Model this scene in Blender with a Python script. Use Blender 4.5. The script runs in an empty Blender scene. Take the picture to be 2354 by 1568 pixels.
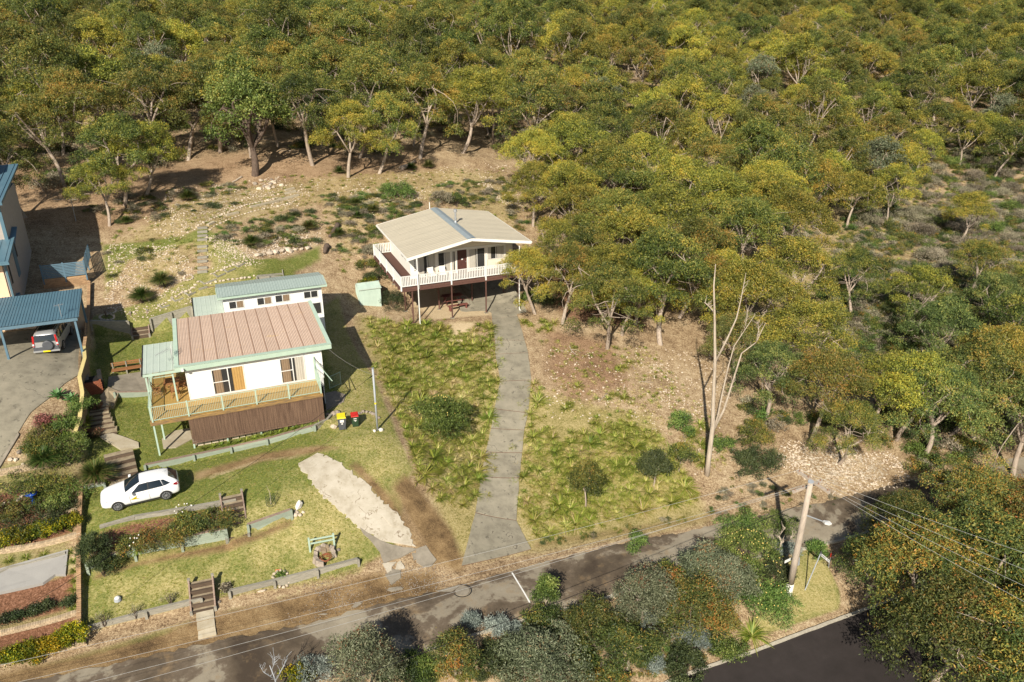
import bpy, bmesh, math, random
import numpy as np
from mathutils import Vector, Matrix
R = math.radians
S = bpy.context.scene
COL = S.collection
# ---------------------------------------------------------------- camera, world, sun
cam = bpy.data.objects.new('camera', bpy.data.cameras.new('camera')); COL.objects.link(cam)
cam.location = (0, 0, 33); cam.rotation_euler = (R(66), 0, 0)
cam.data.lens = 28; cam.data.sensor_width = 36; cam.data.clip_end = 3000
S.camera = cam
SUN_AZ, SUN_EL = 192.0, 35.0
wd = bpy.data.worlds.new('World'); S.world = wd; wd.use_nodes = True
nt = wd.node_tree; bg = nt.nodes['Background']
sk = nt.nodes.new('ShaderNodeTexSky'); sk.sky_type = 'NISHITA'; sk.sun_disc = False
sk.sun_elevation = R(SUN_EL); sk.sun_rotation = R(SUN_AZ)
nt.links.new(sk.outputs[0], bg.inputs[0]); bg.inputs[1].default_value = 0.06
sl = bpy.data.lights.new('sun', 'SUN'); sl.energy = 5.0; sl.angle = R(0.53); sl.color = (1.0, 0.925, 0.80)
so = bpy.data.objects.new('sun', sl); COL.objects.link(so)
az, el = R(SUN_AZ), R(SUN_EL)
sdir = Vector((math.sin(az)*math.cos(el), math.cos(az)*math.cos(el), math.sin(el)))
so.rotation_euler = sdir.to_track_quat('Z', 'Y').to_euler(); so.location = (0, 0, 80)
S.view_settings.view_transform = 'Standard'; S.view_settings.look = 'None'
S.view_settings.exposure = 0.5; S.view_settings.gamma = 1; S.view_settings.use_curve_mapping = False
# ---------------------------------------------------------------- street frame: u runs along the street, w uphill
A = R(22); CA, SA = math.cos(A), math.sin(A)
T24, FP = R(24), 1831.0
ST, CT = math.sin(T24), math.cos(T24)
def W(u, w, h): return Vector((u*CA - w*SA, u*SA + w*CA, h))
def ray(x, y):
    v = (y-784)/FP; X = (x-1177)/FP; Y = CT - v*ST; Z = -(ST + v*CT)
    return X*CA + Y*SA, -X*SA + Y*CA, Z
def PH(x, y, h):
    a, b, c = ray(x, y); t = (h-33)/c
    return a*t, b*t, h
# ---------------------------------------------------------------- terrain heights
ctrl = []
def colpts(u, l): ctrl.extend((u, w, h) for w, h in l)
colpts(-20, [(26,.6),(30,1.2),(34,1.8),(38,2.6),(44,4.5),(48,5.8),(52,7.2),(57,8.7),(60,9.1),(66,9.4),(72,10.5),(80,12.5),(90,14.5)])
colpts(-11, [(30,1.1),(34,1.6),(37.5,2.1),(41,3.3),(44,4.3),(48,5.6),(52,7.2),(57,8.8),(60,9.1),(66,9.4),(72,10.6),(80,12.5)])
colpts(-6.5, [(34,1.2),(36.5,1.75),(37.8,2.1),(39.5,2.8),(41.4,3.85),(43.4,4.65),(45,5),(47.5,5),(48.6,5.2),(52,5.75),(56,6.3),(56.5,6.5),(59,6.95),(62,7.5),(64.8,8.4),(68,9.6),(72,10.7),(78,12),(84,13),(90,14.2)])
ctrl += [(-7.6,50.3,5.65),(-7.6,53,6.1)]
colpts(2, [(30,-.2),(33,.6),(36,.95),(38.4,1.8),(41.5,3.7),(43.4,4.6),(46,5),(48.7,5.15),(52,5.5),(58,7),(61,7.7),(66,9.2),(68.7,10),(72,11.2),(80,12.8),(90,14)])
colpts(10, [(33,0.1),(37,.4),(39,1.4),(42,3),(46,4.7),(50,5.1),(56,5.6),(62,6.2),(66,6.8),(70,8.4),(76,11),(84,13),(90,14)])
colpts(15, [(33,-.1),(37,.1),(41,1.1),(46,2.5),(52,3.9),(57,5),(61,5.8),(63,6),(67,6),(70,7),(74,9.2),(78,11),(84,12.6),(90,13.8)])
colpts(21, [(33,-.3),(36.5,-.1),(41,.9),(46,2.5),(52,4),(57,5.1),(61,5.9),(64,6),(68,6.1),(74,9.2),(78,11),(84,12.5)])
colpts(26, [(32.5,-.6),(36,-.4),(41,.8),(46,2.4),(52,4),(58,5.1),(62,5.8),(66,6.2),(72,8.2),(78,10.5),(84,12.3),(90,13.6)])
colpts(31, [(32,-.9),(35.5,-.6),(40,.6),(46,2.2),(54,3.9),(62,5.6),(72,8),(84,11.6)])
colpts(40, [(31.5,-1.2),(35,-1),(38,-.3),(44,1),(50,2.2),(58,3.8),(66,5.5),(76,8),(90,11.5)])
colpts(60, [(30,-1.8),(34,-1.5),(50,1.2),(70,5),(90,9.5)])
colpts(90, [(30,-3),(60,2),(90,7)])
colpts(-45, [(20,1),(40,4),(60,9.5),(90,15)])
ctrl += [(10,29.5,-1.1),(20,30.5,-1.2),(31,30,-1.6),(36,30,-1.7),(36,27,-2.35),(26,27,-2.35),(16,27,-2.35),(8,27,-2.2),(16,22,-2.4),(36,22,-2.4),(0,26,-1),(-6,26,-.2),(60,24,-2.6),(20,10,-2.8),(60,0,-4),(-30,0,-1)]
for u in (-160,-80,-20,30,80,150,220):
    for w, h in ((115,16.6),(140,19.8),(180,25.3),(240,34),(310,45),(420,62)):
        ctrl.append((u, w, h - max(0,u-40)*0.028))
ctrl += [(-300,0,2),(-300,300,42),(400,0,-10),(400,300,32),(0,-150,-10),(0,600,90),(-500,600,90),(600,600,80)]
P = np.array(ctrl, float)
def phi(r2): return 0.5*r2*np.log(r2+1e-9)
def tps_fit(P, lam):
    n = len(P); d2 = ((P[:, None, :2]-P[None, :, :2])**2).sum(-1)
    K = phi(d2) + lam*np.eye(n); Q = np.c_[np.ones(n), P[:, :2]]
    Mx = np.block([[K, Q], [Q.T, np.zeros((3, 3))]])
    return np.linalg.solve(Mx, np.r_[P[:, 2], 0, 0, 0])
TW = tps_fit(P, 1.0)
def tps(u, w):
    sh = u.shape; u = u.ravel(); w = w.ravel(); out = np.empty(u.size)
    for i in range(0, u.size, 20000):
        a = u[i:i+20000]; b = w[i:i+20000]
        d2 = (a[:, None]-P[None, :, 0])**2 + (b[:, None]-P[None, :, 1])**2
        out[i:i+20000] = phi(d2)@TW[:-3] + TW[-3] + TW[-2]*a + TW[-1]*b
    return out.reshape(sh)
# breaks at retaining walls: (points, step, reach); the left side of the line is the high side
BREAKS = [([(-8.6,38.0),(-3.0,38.0)],.22,1.0), ([(-1.6,38.1),(5.7,38.5)],.2,1.0),
          ([(-8.6,41.4),(-1.2,41.4)],.75,1.2), ([(-.1,41.45),(2.5,41.8)],.42,.9),
          ([(-7.9,43.45),(-.4,43.35)],.3,.7), ([(-5.6,48.45),(6.3,49.1)],.42,.8),
          ([(-7.6,56.4),(-3.9,56.5)],.5,1.2), ([(-9,65),(-6.2,64.8),(-4.8,64.8),(-1.5,65.3)],1.0,1.6),
          ([(3.9,68.6),(9.0,69.3)],.75,1.5), ([(-9,50),(-9,64)],1.3,1.0),
          ([(-8.9,37.8),(-8.9,48)],.35,.6), ([(-8.9,47.2),(-7.7,47.2)],.5,.6)]
def seg_info(u, w, pts):
    best = np.full(u.shape, 1e9); side = np.zeros(u.shape); over = np.zeros(u.shape)
    for i in range(len(pts)-1):
        ax, ay = pts[i]; bx, by = pts[i+1]; dx, dy = bx-ax, by-ay; L = math.hypot(dx, dy)
        t = ((u-ax)*dx + (w-ay)*dy)/(L*L); tc = np.clip(t, 0, 1)
        d = np.hypot(u-ax-tc*dx, w-ay-tc*dy)
        s = np.sign(dx*(w-ay) - dy*(u-ax))
        o = np.abs(t-tc)*L
        m = d < best
        best = np.where(m, d, best); side = np.where(m, s, side); over = np.where(m, o, over)
    return best, side, over
def axis(a, b, step, lo, hi):
    c = list(np.arange(a, b+1e-6, step)); x, d = b, step
    while x < hi: d = min(d*1.18, 9); x += d; c.append(x)
    x, d = a, step
    while x > lo: d = min(d*1.18, 9); x -= d; c.insert(0, x)
    return np.array(c)
AU = axis(-20, 50, .25, -420, 560); AW = axis(24, 84, .25, -160, 620)
UU, WW = np.meshgrid(AU, AW, indexing='ij')
HH = tps(UU, WW)
nz = sum(np.sin(UU*k1+WW*k2+p)*a for k1,k2,p,a in ((.31,.17,1,.10),(-.23,.41,2,.10),(.9,.5,.3,.03),(-.7,1.1,4,.03),(1.9,-1.3,2,.012)))
HH += nz*np.clip((WW-66)/14, .1, 3)
for pts, H, L in BREAKS:
    d, s, o = seg_info(UU, WW, pts)
    HH += 0.5*H*s*np.exp(-d/L)*np.exp(-o/.15)
def gh(u, w):
    i = int(np.clip(np.searchsorted(AU, u)-1, 0, len(AU)-2)); j = int(np.clip(np.searchsorted(AW, w)-1, 0, len(AW)-2))
    a = (u-AU[i])/(AU[i+1]-AU[i]); b = (w-AW[j])/(AW[j+1]-AW[j])
    return float((HH[i,j]*(1-a)+HH[i+1,j]*a)*(1-b) + (HH[i,j+1]*(1-a)+HH[i+1,j+1]*a)*b)
def G(x, y):
    """the point of the ground seen at (x, y) of the photograph, as (u, w, h)"""
    a, b, c = ray(x, y); t = 30.0; st = 1.0
    while t < 900:
        if 33+c*t < gh(a*t, b*t): break
        t += st; st = 1.0
    lo, hi = t-1, t
    for _ in range(14):
        m = (lo+hi)/2
        if 33+c*m < gh(a*m, b*m): hi = m
        else: lo = m
    return a*hi, b*hi, gh(a*hi, b*hi)
def GP(*pts): return [G(x, y)[:2] for x, y in pts]
# ---------------------------------------------------------------- object helpers
def tag(o, label=None, cat=None, group=None, kind=None):
    if label: o['label'] = label
    if cat: o['category'] = cat
    if group: o['group'] = group
    if kind: o['kind'] = kind
    return o
def root(name, u, w, h, label, cat, group=None, rz=0.0, s=1.0):
    o = bpy.data.objects.new(name, None); COL.objects.link(o); o.empty_display_size = .1
    o.location = W(u, w, h); o.rotation_euler = (0, 0, A+rz); o.scale = (s, s, s)
    return tag(o, label, cat, group)
class MB:
    def __init__(s, o=(0, 0, 0)): s.v = []; s.f = []; s.m = []; s.o = o; s.mi = 0
    def add(s, vs, fs):
        n = len(s.v); s.v += [(x-s.o[0], y-s.o[1], z-s.o[2]) for x, y, z in vs]
        s.f += [tuple(i+n for i in f) for f in fs]; s.m += [s.mi]*len(fs); return s
    def box(s, x0, x1, y0, y1, z0, z1):
        return s.add([(x0,y0,z0),(x1,y0,z0),(x1,y1,z0),(x0,y1,z0),(x0,y0,z1),(x1,y0,z1),(x1,y1,z1),(x0,y1,z1)],
                     [(0,3,2,1),(4,5,6,7),(0,1,5,4),(1,2,6,5),(2,3,7,6),(3,0,4,7)])
    def quad(s, a, b, c, d): return s.add([a, b, c, d], [(0,1,2,3)])
    def bar(s, p, q, wd, ht=None, up=(0,0,1)):
        p, q, up = Vector(p), Vector(q), Vector(up); ht = ht or wd
        d = (q-p).normalized(); sx = d.cross(up)
        if sx.length < 1e-4: sx = d.cross(Vector((0, 1, 0)))
        sx.normalize(); uz = sx.cross(d).normalized(); a = sx*wd/2; b = uz*ht/2
        c = [p-a-b, p+a-b, p+a+b, p-a+b, q-a-b, q+a-b, q+a+b, q-a+b]
        return s.add([tuple(x) for x in c], [(0,1,2,3),(7,6,5,4),(0,4,5,1),(1,5,6,2),(2,6,7,3),(3,7,4,0)])
    def prism(s, pts, z0, z1):
        """polygon pts (x, y) extruded; z may be numbers or lists"""
        n = len(pts); a = z0 if hasattr(z0, '__len__') else [z0]*n; b = z1 if hasattr(z1, '__len__') else [z1]*n
        ar = sum(pts[i][0]*pts[(i+1)%n][1]-pts[(i+1)%n][0]*pts[i][1] for i in range(n))
        vs = [(x, y, a[i]) for i, (x, y) in enumerate(pts)]+[(x, y, b[i]) for i, (x, y) in enumerate(pts)]
        o = list(range(n)) if ar > 0 else list(range(n))[::-1]
        fs = [tuple(i+n for i in o), tuple(o[::-1])]
        fs += [(o[k], o[(k+1)%n], o[(k+1)%n]+n, o[k]+n) for k in range(n)]
        return s.add(vs, fs)
    def tube(s, pts, rad, n=6, cap=True):
        pts = [Vector(p) for p in pts]; k = len(pts)
        if not hasattr(rad, '__len__'): rad = [rad]*k
        vs = []; ref = None
        for i, p in enumerate(pts):
            d = (pts[min(i+1, k-1)]-pts[max(i-1, 0)]).normalized()
            if ref is None: ref = d.orthogonal().normalized()
            x = (ref - d*ref.dot(d))
            x = x.normalized() if x.length > 1e-5 else d.orthogonal().normalized()
            ref = x; y = d.cross(x)
            vs += [tuple(p+(x*math.cos(2*math.pi*j/n)+y*math.sin(2*math.pi*j/n))*rad[i]) for j in range(n)]
        fs = [(i*n+j, i*n+(j+1)%n, (i+1)*n+(j+1)%n, (i+1)*n+j) for i in range(k-1) for j in range(n)]
        if cap: fs += [tuple(range(n))[::-1], tuple((k-1)*n+j for j in range(n))]
        return s.add(vs, fs)
    def mesh(s, name, mats, smooth=False):
        me = bpy.data.meshes.new(name); me.from_pydata(s.v, [], s.f)
        for m in (mats if isinstance(mats, (list, tuple)) else [mats]): me.materials.append(m)
        if any(s.m): me.polygons.foreach_set('material_index', s.m)
        if smooth: me.polygons.foreach_set('use_smooth', [True]*len(s.f))
        me.update(); return me
def link(name, me, parent=None, loc=None, rz=None):
    o = bpy.data.objects.new(name, me); COL.objects.link(o)
    if parent is not None: o.parent = parent
    if loc is not None: o.location = loc
    if rz is not None: o.rotation_euler = (0, 0, rz)
    return o
def obj(name, mb, mats, parent=None, smooth=False, **k):
    o = link(name, mb.mesh(name, mats, smooth), parent)
    if parent is None:        # the mesh is written in (u, w, h): turn it into the world
        o.location = W(*mb.o) if any(mb.o) else (0, 0, 0); o.rotation_euler = (0, 0, A)
    return tag(o, **k) if k else o
def mesh_np(name, V, F, mats, tint=None, smooth=False):
    me = bpy.data.meshes.new(name); n = len(F); k = F.shape[1]
    me.vertices.add(len(V)); me.vertices.foreach_set('co', V.astype(np.float32).ravel())
    me.loops.add(n*k); me.loops.foreach_set('vertex_index', F.astype(np.int32).ravel())
    me.polygons.add(n); me.polygons.foreach_set('loop_start', np.arange(0, n*k, k, dtype=np.int32))
    if smooth: me.polygons.foreach_set('use_smooth', np.ones(n, bool))
    if tint is not None:
        at = me.attributes.new('tint', 'FLOAT', 'FACE'); at.data.foreach_set('value', tint.astype(np.float32))
    for m in (mats if isinstance(mats, (list, tuple)) else [mats]): me.materials.append(m)
    me.update(calc_edges=True); return me
# ---------------------------------------------------------------- materials
def nodes(name):
    m = bpy.data.materials.new(name); m.use_nodes = True; t = m.node_tree
    b = t.nodes['Principled BSDF']; b.inputs['Specular IOR Level'].default_value = .3
    return m, t, b
def nd(t, k, **p):
    n = t.nodes.new(k)
    for a, v in p.items(): setattr(n, a, v)
    return n
def ramp(t, fac, stops, interp='LINEAR'):
    r = nd(t, 'ShaderNodeValToRGB'); e = r.color_ramp.elements; r.color_ramp.interpolation = interp
    while len(e) > 1: e.remove(e[-1])
    e[0].position = stops[0][0]; e[0].color = (*stops[0][1], 1)
    for p, c in stops[1:]: x = e.new(p); x.color = (*c, 1)
    t.links.new(fac, r.inputs[0]); return r.outputs[0]
def noise(t, vec, sc, det=5, rough=.6, dist=0):
    n = nd(t, 'ShaderNodeTexNoise'); n.inputs['Scale'].default_value = sc; n.inputs['Detail'].default_value = det
    n.inputs['Roughness'].default_value = rough; n.inputs['Distortion'].default_value = dist
    t.links.new(vec, n.inputs['Vector']); return n.outputs['Fac']
def mapping(t, stretch=(1,1,1), coord='Object'):
    c = nd(t, 'ShaderNodeTexCoord'); m = nd(t, 'ShaderNodeMapping'); m.inputs['Scale'].default_value = stretch
    t.links.new(c.outputs[coord], m.inputs[0]); return m.outputs[0]
def math_(t, op, a, b=None, clamp=False):
    n = nd(t, 'ShaderNodeMath', operation=op); n.use_clamp = clamp
    for i, x in enumerate((a, b)):
        if x is None: continue
        if isinstance(x, (int, float)): n.inputs[i].default_value = x
        else: t.links.new(x, n.inputs[i])
    return n.outputs[0]
def mixc(t, fac, a, b, mode='MIX'):
    n = nd(t, 'ShaderNodeMix', data_type='RGBA', blend_type=mode)
    for i, x in ((0, fac), (6, a), (7, b)):
        if isinstance(x, (int, float)): n.inputs[i].default_value = x
        elif isinstance(x, tuple): n.inputs[i].default_value = (*x, 1)
        else: t.links.new(x, n.inputs[i])
    return n.outputs[2]
def bump(t, b, h, st=.3, dist=.02):
    n = nd(t, 'ShaderNodeBump'); n.inputs['Strength'].default_value = st; n.inputs['Distance'].default_value = dist
    t.links.new(h, n.inputs['Height']); t.links.new(n.outputs[0], b.inputs['Normal'])
def M(name, c1, c2=None, sc=6, rough=.75, bm=.0, metal=0, var=0.0, stretch=(1,1,1), spots=None, spec=.3, fine=40, mid=None, lines=None, cracks=None):
    m, t, b = nodes(name); c2 = c2 or tuple(x*.8 for x in c1)
    v = mapping(t, stretch); n = noise(t, v, sc, 6, .65)
    st = [(.3, c2), (.7, c1)] if mid is None else [(.3, c2), (.5, mid), (.7, c1)]
    col = ramp(t, n, st)
    n2 = noise(t, v, fine, 3, .6)
    k = math_(t, 'ADD', math_(t, 'MULTIPLY', n2, .35), .83)
    if var:
        oi = nd(t, 'ShaderNodeObjectInfo')
        k = math_(t, 'MULTIPLY', k, math_(t, 'ADD', math_(t, 'MULTIPLY', oi.outputs['Random'], 2*var), 1-var))
    hs = nd(t, 'ShaderNodeHueSaturation'); t.links.new(col, hs.inputs['Color']); t.links.new(k, hs.inputs['Value'])
    col = hs.outputs[0]
    if spots:
        sn = noise(t, v, spots[1], 4, .7); f = ramp(t, sn, [(spots[2], (0,0,0)), (spots[2]+.08, (1,1,1))])
        col = mixc(t, f, col, spots[0])
    if cracks:     # hairline cracks: (scale, width, colour)
        mv = nd(t, 'ShaderNodeVectorMath', operation='ADD'); nn = nd(t, 'ShaderNodeTexNoise'); nn.inputs['Scale'].default_value = 1.5; nn.inputs['Detail'].default_value = 5
        t.links.new(v, nn.inputs['Vector']); t.links.new(v, mv.inputs[0]); t.links.new(nn.outputs['Color'], mv.inputs[1])
        vc = nd(t, 'ShaderNodeTexVoronoi', feature='DISTANCE_TO_EDGE'); vc.inputs['Scale'].default_value = cracks[0]; t.links.new(mv.outputs[0], vc.inputs['Vector'])
        f = math_(t, 'MULTIPLY', math_(t, 'LESS_THAN', vc.outputs['Distance'], cracks[1]), math_(t, 'GREATER_THAN', n, .52)); col = mixc(t, f, col, cracks[2])
    if lines:      # regular darker stripes over a profiled sheet: (axis, pitch, strength, colour)
        sp = nd(t, 'ShaderNodeSeparateXYZ'); t.links.new(mapping(t), sp.inputs[0])
        ph = math_(t, 'SINE', math_(t, 'MULTIPLY', sp.outputs[lines[0]], 6.28318/lines[1]))
        f = math_(t, 'MULTIPLY', math_(t, 'ADD', math_(t, 'MULTIPLY', ph, .5), .5), math_(t, 'MULTIPLY', math_(t, 'ADD', n, .25), lines[2]))
        col = mixc(t, f, col, lines[3])
    t.links.new(col, b.inputs['Base Color'])
    b.inputs['Roughness'].default_value = rough; b.inputs['Metallic'].default_value = metal
    b.inputs['Specular IOR Level'].default_value = spec
    if bm: bump(t, b, n2, bm, .02)
    return m
def leafmat(name, stops, trans=.25, hue=.02, val=.25):
    m, t, b = nodes(name)
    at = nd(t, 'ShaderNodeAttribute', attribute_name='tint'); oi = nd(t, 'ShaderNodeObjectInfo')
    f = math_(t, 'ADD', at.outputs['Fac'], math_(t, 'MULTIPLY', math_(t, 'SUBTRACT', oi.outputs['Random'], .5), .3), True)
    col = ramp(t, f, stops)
    hs = nd(t, 'ShaderNodeHueSaturation'); t.links.new(col, hs.inputs['Color'])
    r2 = nd(t, 'ShaderNodeTexWhiteNoise', noise_dimensions='1D'); t.links.new(oi.outputs['Random'], r2.inputs['W'])
    t.links.new(math_(t, 'ADD', math_(t, 'MULTIPLY', r2.outputs['Value'], 2*hue), .5-hue), hs.inputs['Hue'])
    t.links.new(math_(t, 'ADD', math_(t, 'MULTIPLY', r2.outputs['Value'], val), 1-val/2), hs.inputs['Value'])
    t.links.new(hs.outputs[0], b.inputs['Base Color']); b.inputs['Roughness'].default_value = .5
    tr = nd(t, 'ShaderNodeBsdfTranslucent'); t.links.new(hs.outputs[0], tr.inputs[0])
    mx = nd(t, 'ShaderNodeMixShader'); mx.inputs[0].default_value = trans
    t.links.new(b.outputs[0], mx.inputs[1]); t.links.new(tr.outputs[0], mx.inputs[2])
    t.links.new(mx.outputs[0], t.nodes['Material Output'].inputs[0])
    return m
m_white = M('white_paint', (.76,.76,.73), (.66,.65,.61), 2, .55, .05)
m_wboard = M('white_weatherboard', (.76,.76,.74), (.68,.68,.65), 1.2, .5, spots=((.58,.57,.53),3,.7))
m_cream = M('cream_wall_paint', (.74,.66,.54), (.68,.60,.48), 2, .7)
m_creamw = M('off_white_paint', (.80,.77,.70), (.74,.71,.64), 2, .6, spots=((.35,.25,.15),14,.72))
m_brown = M('brown_paint', (.13,.065,.05), (.09,.045,.035), 5, .7, .1, var=.1)
m_door = M('dark_brown_door', (.10,.045,.035), (.07,.03,.025), 5, .5)
m_greenp = M('pale_green_paint', (.42,.53,.43), (.36,.47,.38), 3, .6, .05, spots=((.5,.47,.33),9,.68))
m_greenroof = M('pale_green_metal', (.50,.57,.49), (.44,.51,.44), 1.5, .45, 0, spec=.5)
m_greensheet = M('green_corrugated_metal', (.40,.47,.43), (.34,.41,.38), 2, .45, 0, lines=(0,.2,.8,(.24,.30,.27)))
m_shed = M('pale_green_shed_metal', (.46,.56,.48), (.40,.50,.43), 2, .5, 0, var=.06)
m_pinkroof = M('weathered_pink_metal', (.54,.41,.32), (.45,.335,.26), 1.2, .55, .0, var=.07, stretch=(.5,2,1), spots=((.56,.40,.22),1.3,.62), lines=(0,.2,.5,(.38,.26,.19)))
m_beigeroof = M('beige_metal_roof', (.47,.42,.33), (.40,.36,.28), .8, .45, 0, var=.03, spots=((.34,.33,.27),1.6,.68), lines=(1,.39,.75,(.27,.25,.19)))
m_ridge = M('grey_ridge_flashing', (.33,.38,.40), (.28,.33,.35), 2, .5, metal=.2)
m_blue = M('slate_blue_metal', (.095,.18,.23), (.08,.155,.20), 1, .4, 0, var=.05, spec=.5)
m_bluep = M('blue_grey_paint', (.12,.20,.26), (.09,.16,.21), 3, .6)
m_wallgrey = M('pale_rendered_wall', (.42,.37,.33), (.36,.32,.28), 3, .85, .3, fine=14)
m_peach = M('cream_rendered_wall', (.75,.55,.38), (.7,.5,.34), 3, .8)
m_glass, _t, _b = nodes('dark_window_glass'); _b.inputs['Base Color'].default_value = (.035,.035,.035,1); _b.inputs['Roughness'].default_value = .08; _b.inputs['Specular IOR Level'].default_value = .6
m_cglass, _t, _b = nodes('tinted_car_glass'); _b.inputs['Base Color'].default_value = (.012,.018,.022,1); _b.inputs['Roughness'].default_value = .04; _b.inputs['Specular IOR Level'].default_value = .9
m_redw = M('red_brown_picnic_timber', (.20,.075,.055), (.14,.05,.04), 4, .8, .2)
m_curtain = M('brown_curtain', (.27,.19,.12), (.17,.12,.075), 3, .9, 0, stretch=(14,1,1))
m_gold = M('gold_curtain', (.48,.30,.10), (.33,.20,.07), 3, .9, 0, stretch=(14,1,1))
m_curtw = M('pale_curtain', (.50,.47,.40), (.36,.33,.28), 3, .9, 0, stretch=(14,1,1))
m_deck = M('ochre_deck_timber', (.48,.31,.10), (.38,.23,.07), 4, .7, .1, stretch=(1,8,1))
m_oak = M('oiled_outdoor_timber', (.30,.14,.055), (.21,.095,.04), 6, .6, .1, stretch=(6,1,1), var=.1)
m_fascia = M('yellow_brown_beam', (.40,.24,.07), (.10,.075,.06), 1.6, .8, .2, stretch=(1,1,6))
m_batten = M('weathered_brown_batten', (.23,.145,.095), (.085,.05,.034), 2.4, .85, .3, stretch=(5,1,.22), var=.1)
m_sleeper = M('grey_weathered_sleeper', (.36,.33,.27), (.20,.19,.15), 3, .9, .5, stretch=(1,6,6), var=.15, spots=((.13,.10,.08),5,.66))
m_sleepg = M('green_stained_sleeper', (.33,.37,.29), (.24,.29,.23), 2.5, .9, .4, stretch=(1,6,6), var=.12, spots=((.42,.36,.22),4,.68))
m_tread = M('brown_step_timber', (.34,.27,.18), (.17,.12,.08), 3, .9, .4, stretch=(1,6,6), var=.2)
m_oldwood = M('silver_grey_wood', (.50,.42,.33), (.32,.26,.21), 3, .9, .5, stretch=(5,5,.5), mid=(.43,.36,.29))
m_conc = M('weathered_concrete', (.31,.275,.205), (.175,.155,.115), 1.1, .9, .4, var=.10, spots=((.11,.10,.075),2.6,.60), mid=(.255,.23,.17), cracks=(.16,.0035,(.12,.105,.08)))
m_concp = M('pale_broken_concrete', (.52,.47,.38), (.34,.29,.21), 1.1, .9, .4, spots=((.27,.22,.15),2.6,.60), mid=(.46,.41,.32), cracks=(.3,.005,(.26,.21,.15)))
m_concg = M('grey_smooth_concrete', (.30,.29,.27), (.25,.24,.225), .7, .85, .1)
m_slab = M('pale_paving_slab', (.46,.41,.31), (.36,.30,.20), 2, .9, .3, var=.12)
m_rock = M('pale_sandstone', (.62,.54,.43), (.42,.33,.24), 5, .9, .6, var=.18)
m_rockg = M('grey_brown_rock', (.33,.28,.22), (.2,.16,.13), 5, .9, .6, var=.2)
m_brick = M('tan_brick', (.44,.29,.16), (.30,.19,.11), 6, .9, .4, var=.22)
m_brickp = M('pale_cream_brick', (.52,.41,.27), (.38,.28,.18), 6, .9, .4, var=.22)
m_brickr = M('red_brick', (.33,.11,.055), (.22,.075,.04), 9, .9, .4, var=.15)
m_mortar = M('brick_wall_core', (.34,.25,.16), (.24,.17,.11), 9, .95, .5)
m_yellow = M('yellow_painted_cap', (.60,.49,.22), (.50,.40,.17), 4, .7, .1)
m_black = M('black_plastic', (.03,.03,.03), (.02,.02,.02), 4, .5)
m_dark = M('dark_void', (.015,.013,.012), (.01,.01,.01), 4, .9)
m_metal = M('galvanised_metal', (.42,.43,.43), (.32,.33,.34), 5, .45, metal=.4)
m_galv = M('pale_grey_pole', (.36,.38,.40), (.30,.32,.34), 3, .55, var=.05)
m_bark = M('pale_eucalypt_bark', (.44,.37,.29), (.20,.15,.11), 2.5, .9, .5, stretch=(4,4,.7), mid=(.36,.29,.23))
m_barkd = M('rough_dark_bark', (.17,.12,.09), (.06,.045,.035), 4, .95, .8, stretch=(5,5,1))
m_deadw = M('bleached_dead_wood', (.50,.43,.34), (.25,.20,.15), 2.2, .9, .5, stretch=(4,4,.5), mid=(.43,.36,.28))
m_wire = M('grey_cable', (.20,.19,.18), (.16,.15,.14), 4, .5)
m_wirel = M('aluminium_cable', (.42,.42,.40), (.34,.34,.33), 4, .45)
m_red = M('red_plastic', (.55,.03,.02), (.48,.025,.018), 4, .4)
m_ybin = M('yellow_plastic', (.74,.62,.02), (.68,.56,.018), 4, .4)
m_gbin = M('grey_bin_plastic', (.09,.095,.105), (.07,.075,.085), 4, .5)
m_dgreen = M('dark_green_plastic', (.03,.06,.03), (.025,.05,.025), 4, .5)
m_orange = M('terracotta', (.50,.16,.05), (.40,.12,.04), 8, .8)
m_bluec = M('cobalt_glaze', (.02,.08,.38), (.015,.06,.30), 4, .2, spec=.6)
m_soil = M('brown_mulch', (.17,.09,.055), (.09,.05,.035), 14, .95, .8, spots=((.33,.14,.09),30,.62))
m_mulch = M('red_mulch', (.30,.16,.11), (.17,.09,.06), 18, .95, .8)
m_sand = M('bare_sandy_clay', (.60,.48,.30), (.48,.36,.21), 2, .95, .3, mid=(.55,.43,.26))
# ---------------------------------------------------------------- ground sheet
NU, NW = UU.shape
XYZ = np.stack([UU*CA-WW*SA, UU*SA+WW*CA, HH], -1).reshape(-1, 3)
idx = np.arange(NU*NW).reshape(NU, NW)
GF = np.stack([idx[:-1, :-1], idx[1:, :-1], idx[1:, 1:], idx[:-1, 1:]], -1).reshape(-1, 4)
mask = np.zeros((NU, NW, 4)); mask2 = np.zeros((NU, NW, 4))
def paint(arr, ch, poly, val=1.0, fe=.6):
    us = [p[0] for p in poly]; ws = [p[1] for p in poly]
    i0, i1 = np.searchsorted(AU, [min(us)-fe*1.5, max(us)+fe*1.5]); j0, j1 = np.searchsorted(AW, [min(ws)-fe*1.5, max(ws)+fe*1.5])
    u = UU[i0:i1, j0:j1]; w = WW[i0:i1, j0:j1]
    ins = np.zeros(u.shape, bool); d = np.full(u.shape, 1e9); n = len(poly)
    for k in range(n):
        ax, ay = poly[k]; bx, by = poly[(k+1) % n]
        if ay != by:
            c = ((ay > w) != (by > w)) & (u < (bx-ax)*(w-ay)/(by-ay)+ax); ins ^= c
        L2 = (bx-ax)**2+(by-ay)**2+1e-9; t = np.clip(((u-ax)*(bx-ax)+(w-ay)*(by-ay))/L2, 0, 1)
        d = np.minimum(d, np.hypot(u-ax-t*(bx-ax), w-ay-t*(by-ay)))
    sd = np.where(ins, -d, d); f = np.clip(.5-sd/(2*fe), 0, 1)
    a = arr[i0:i1, j0:j1, ch]; arr[i0:i1, j0:j1, ch] = a*(1-f)+val*f
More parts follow.
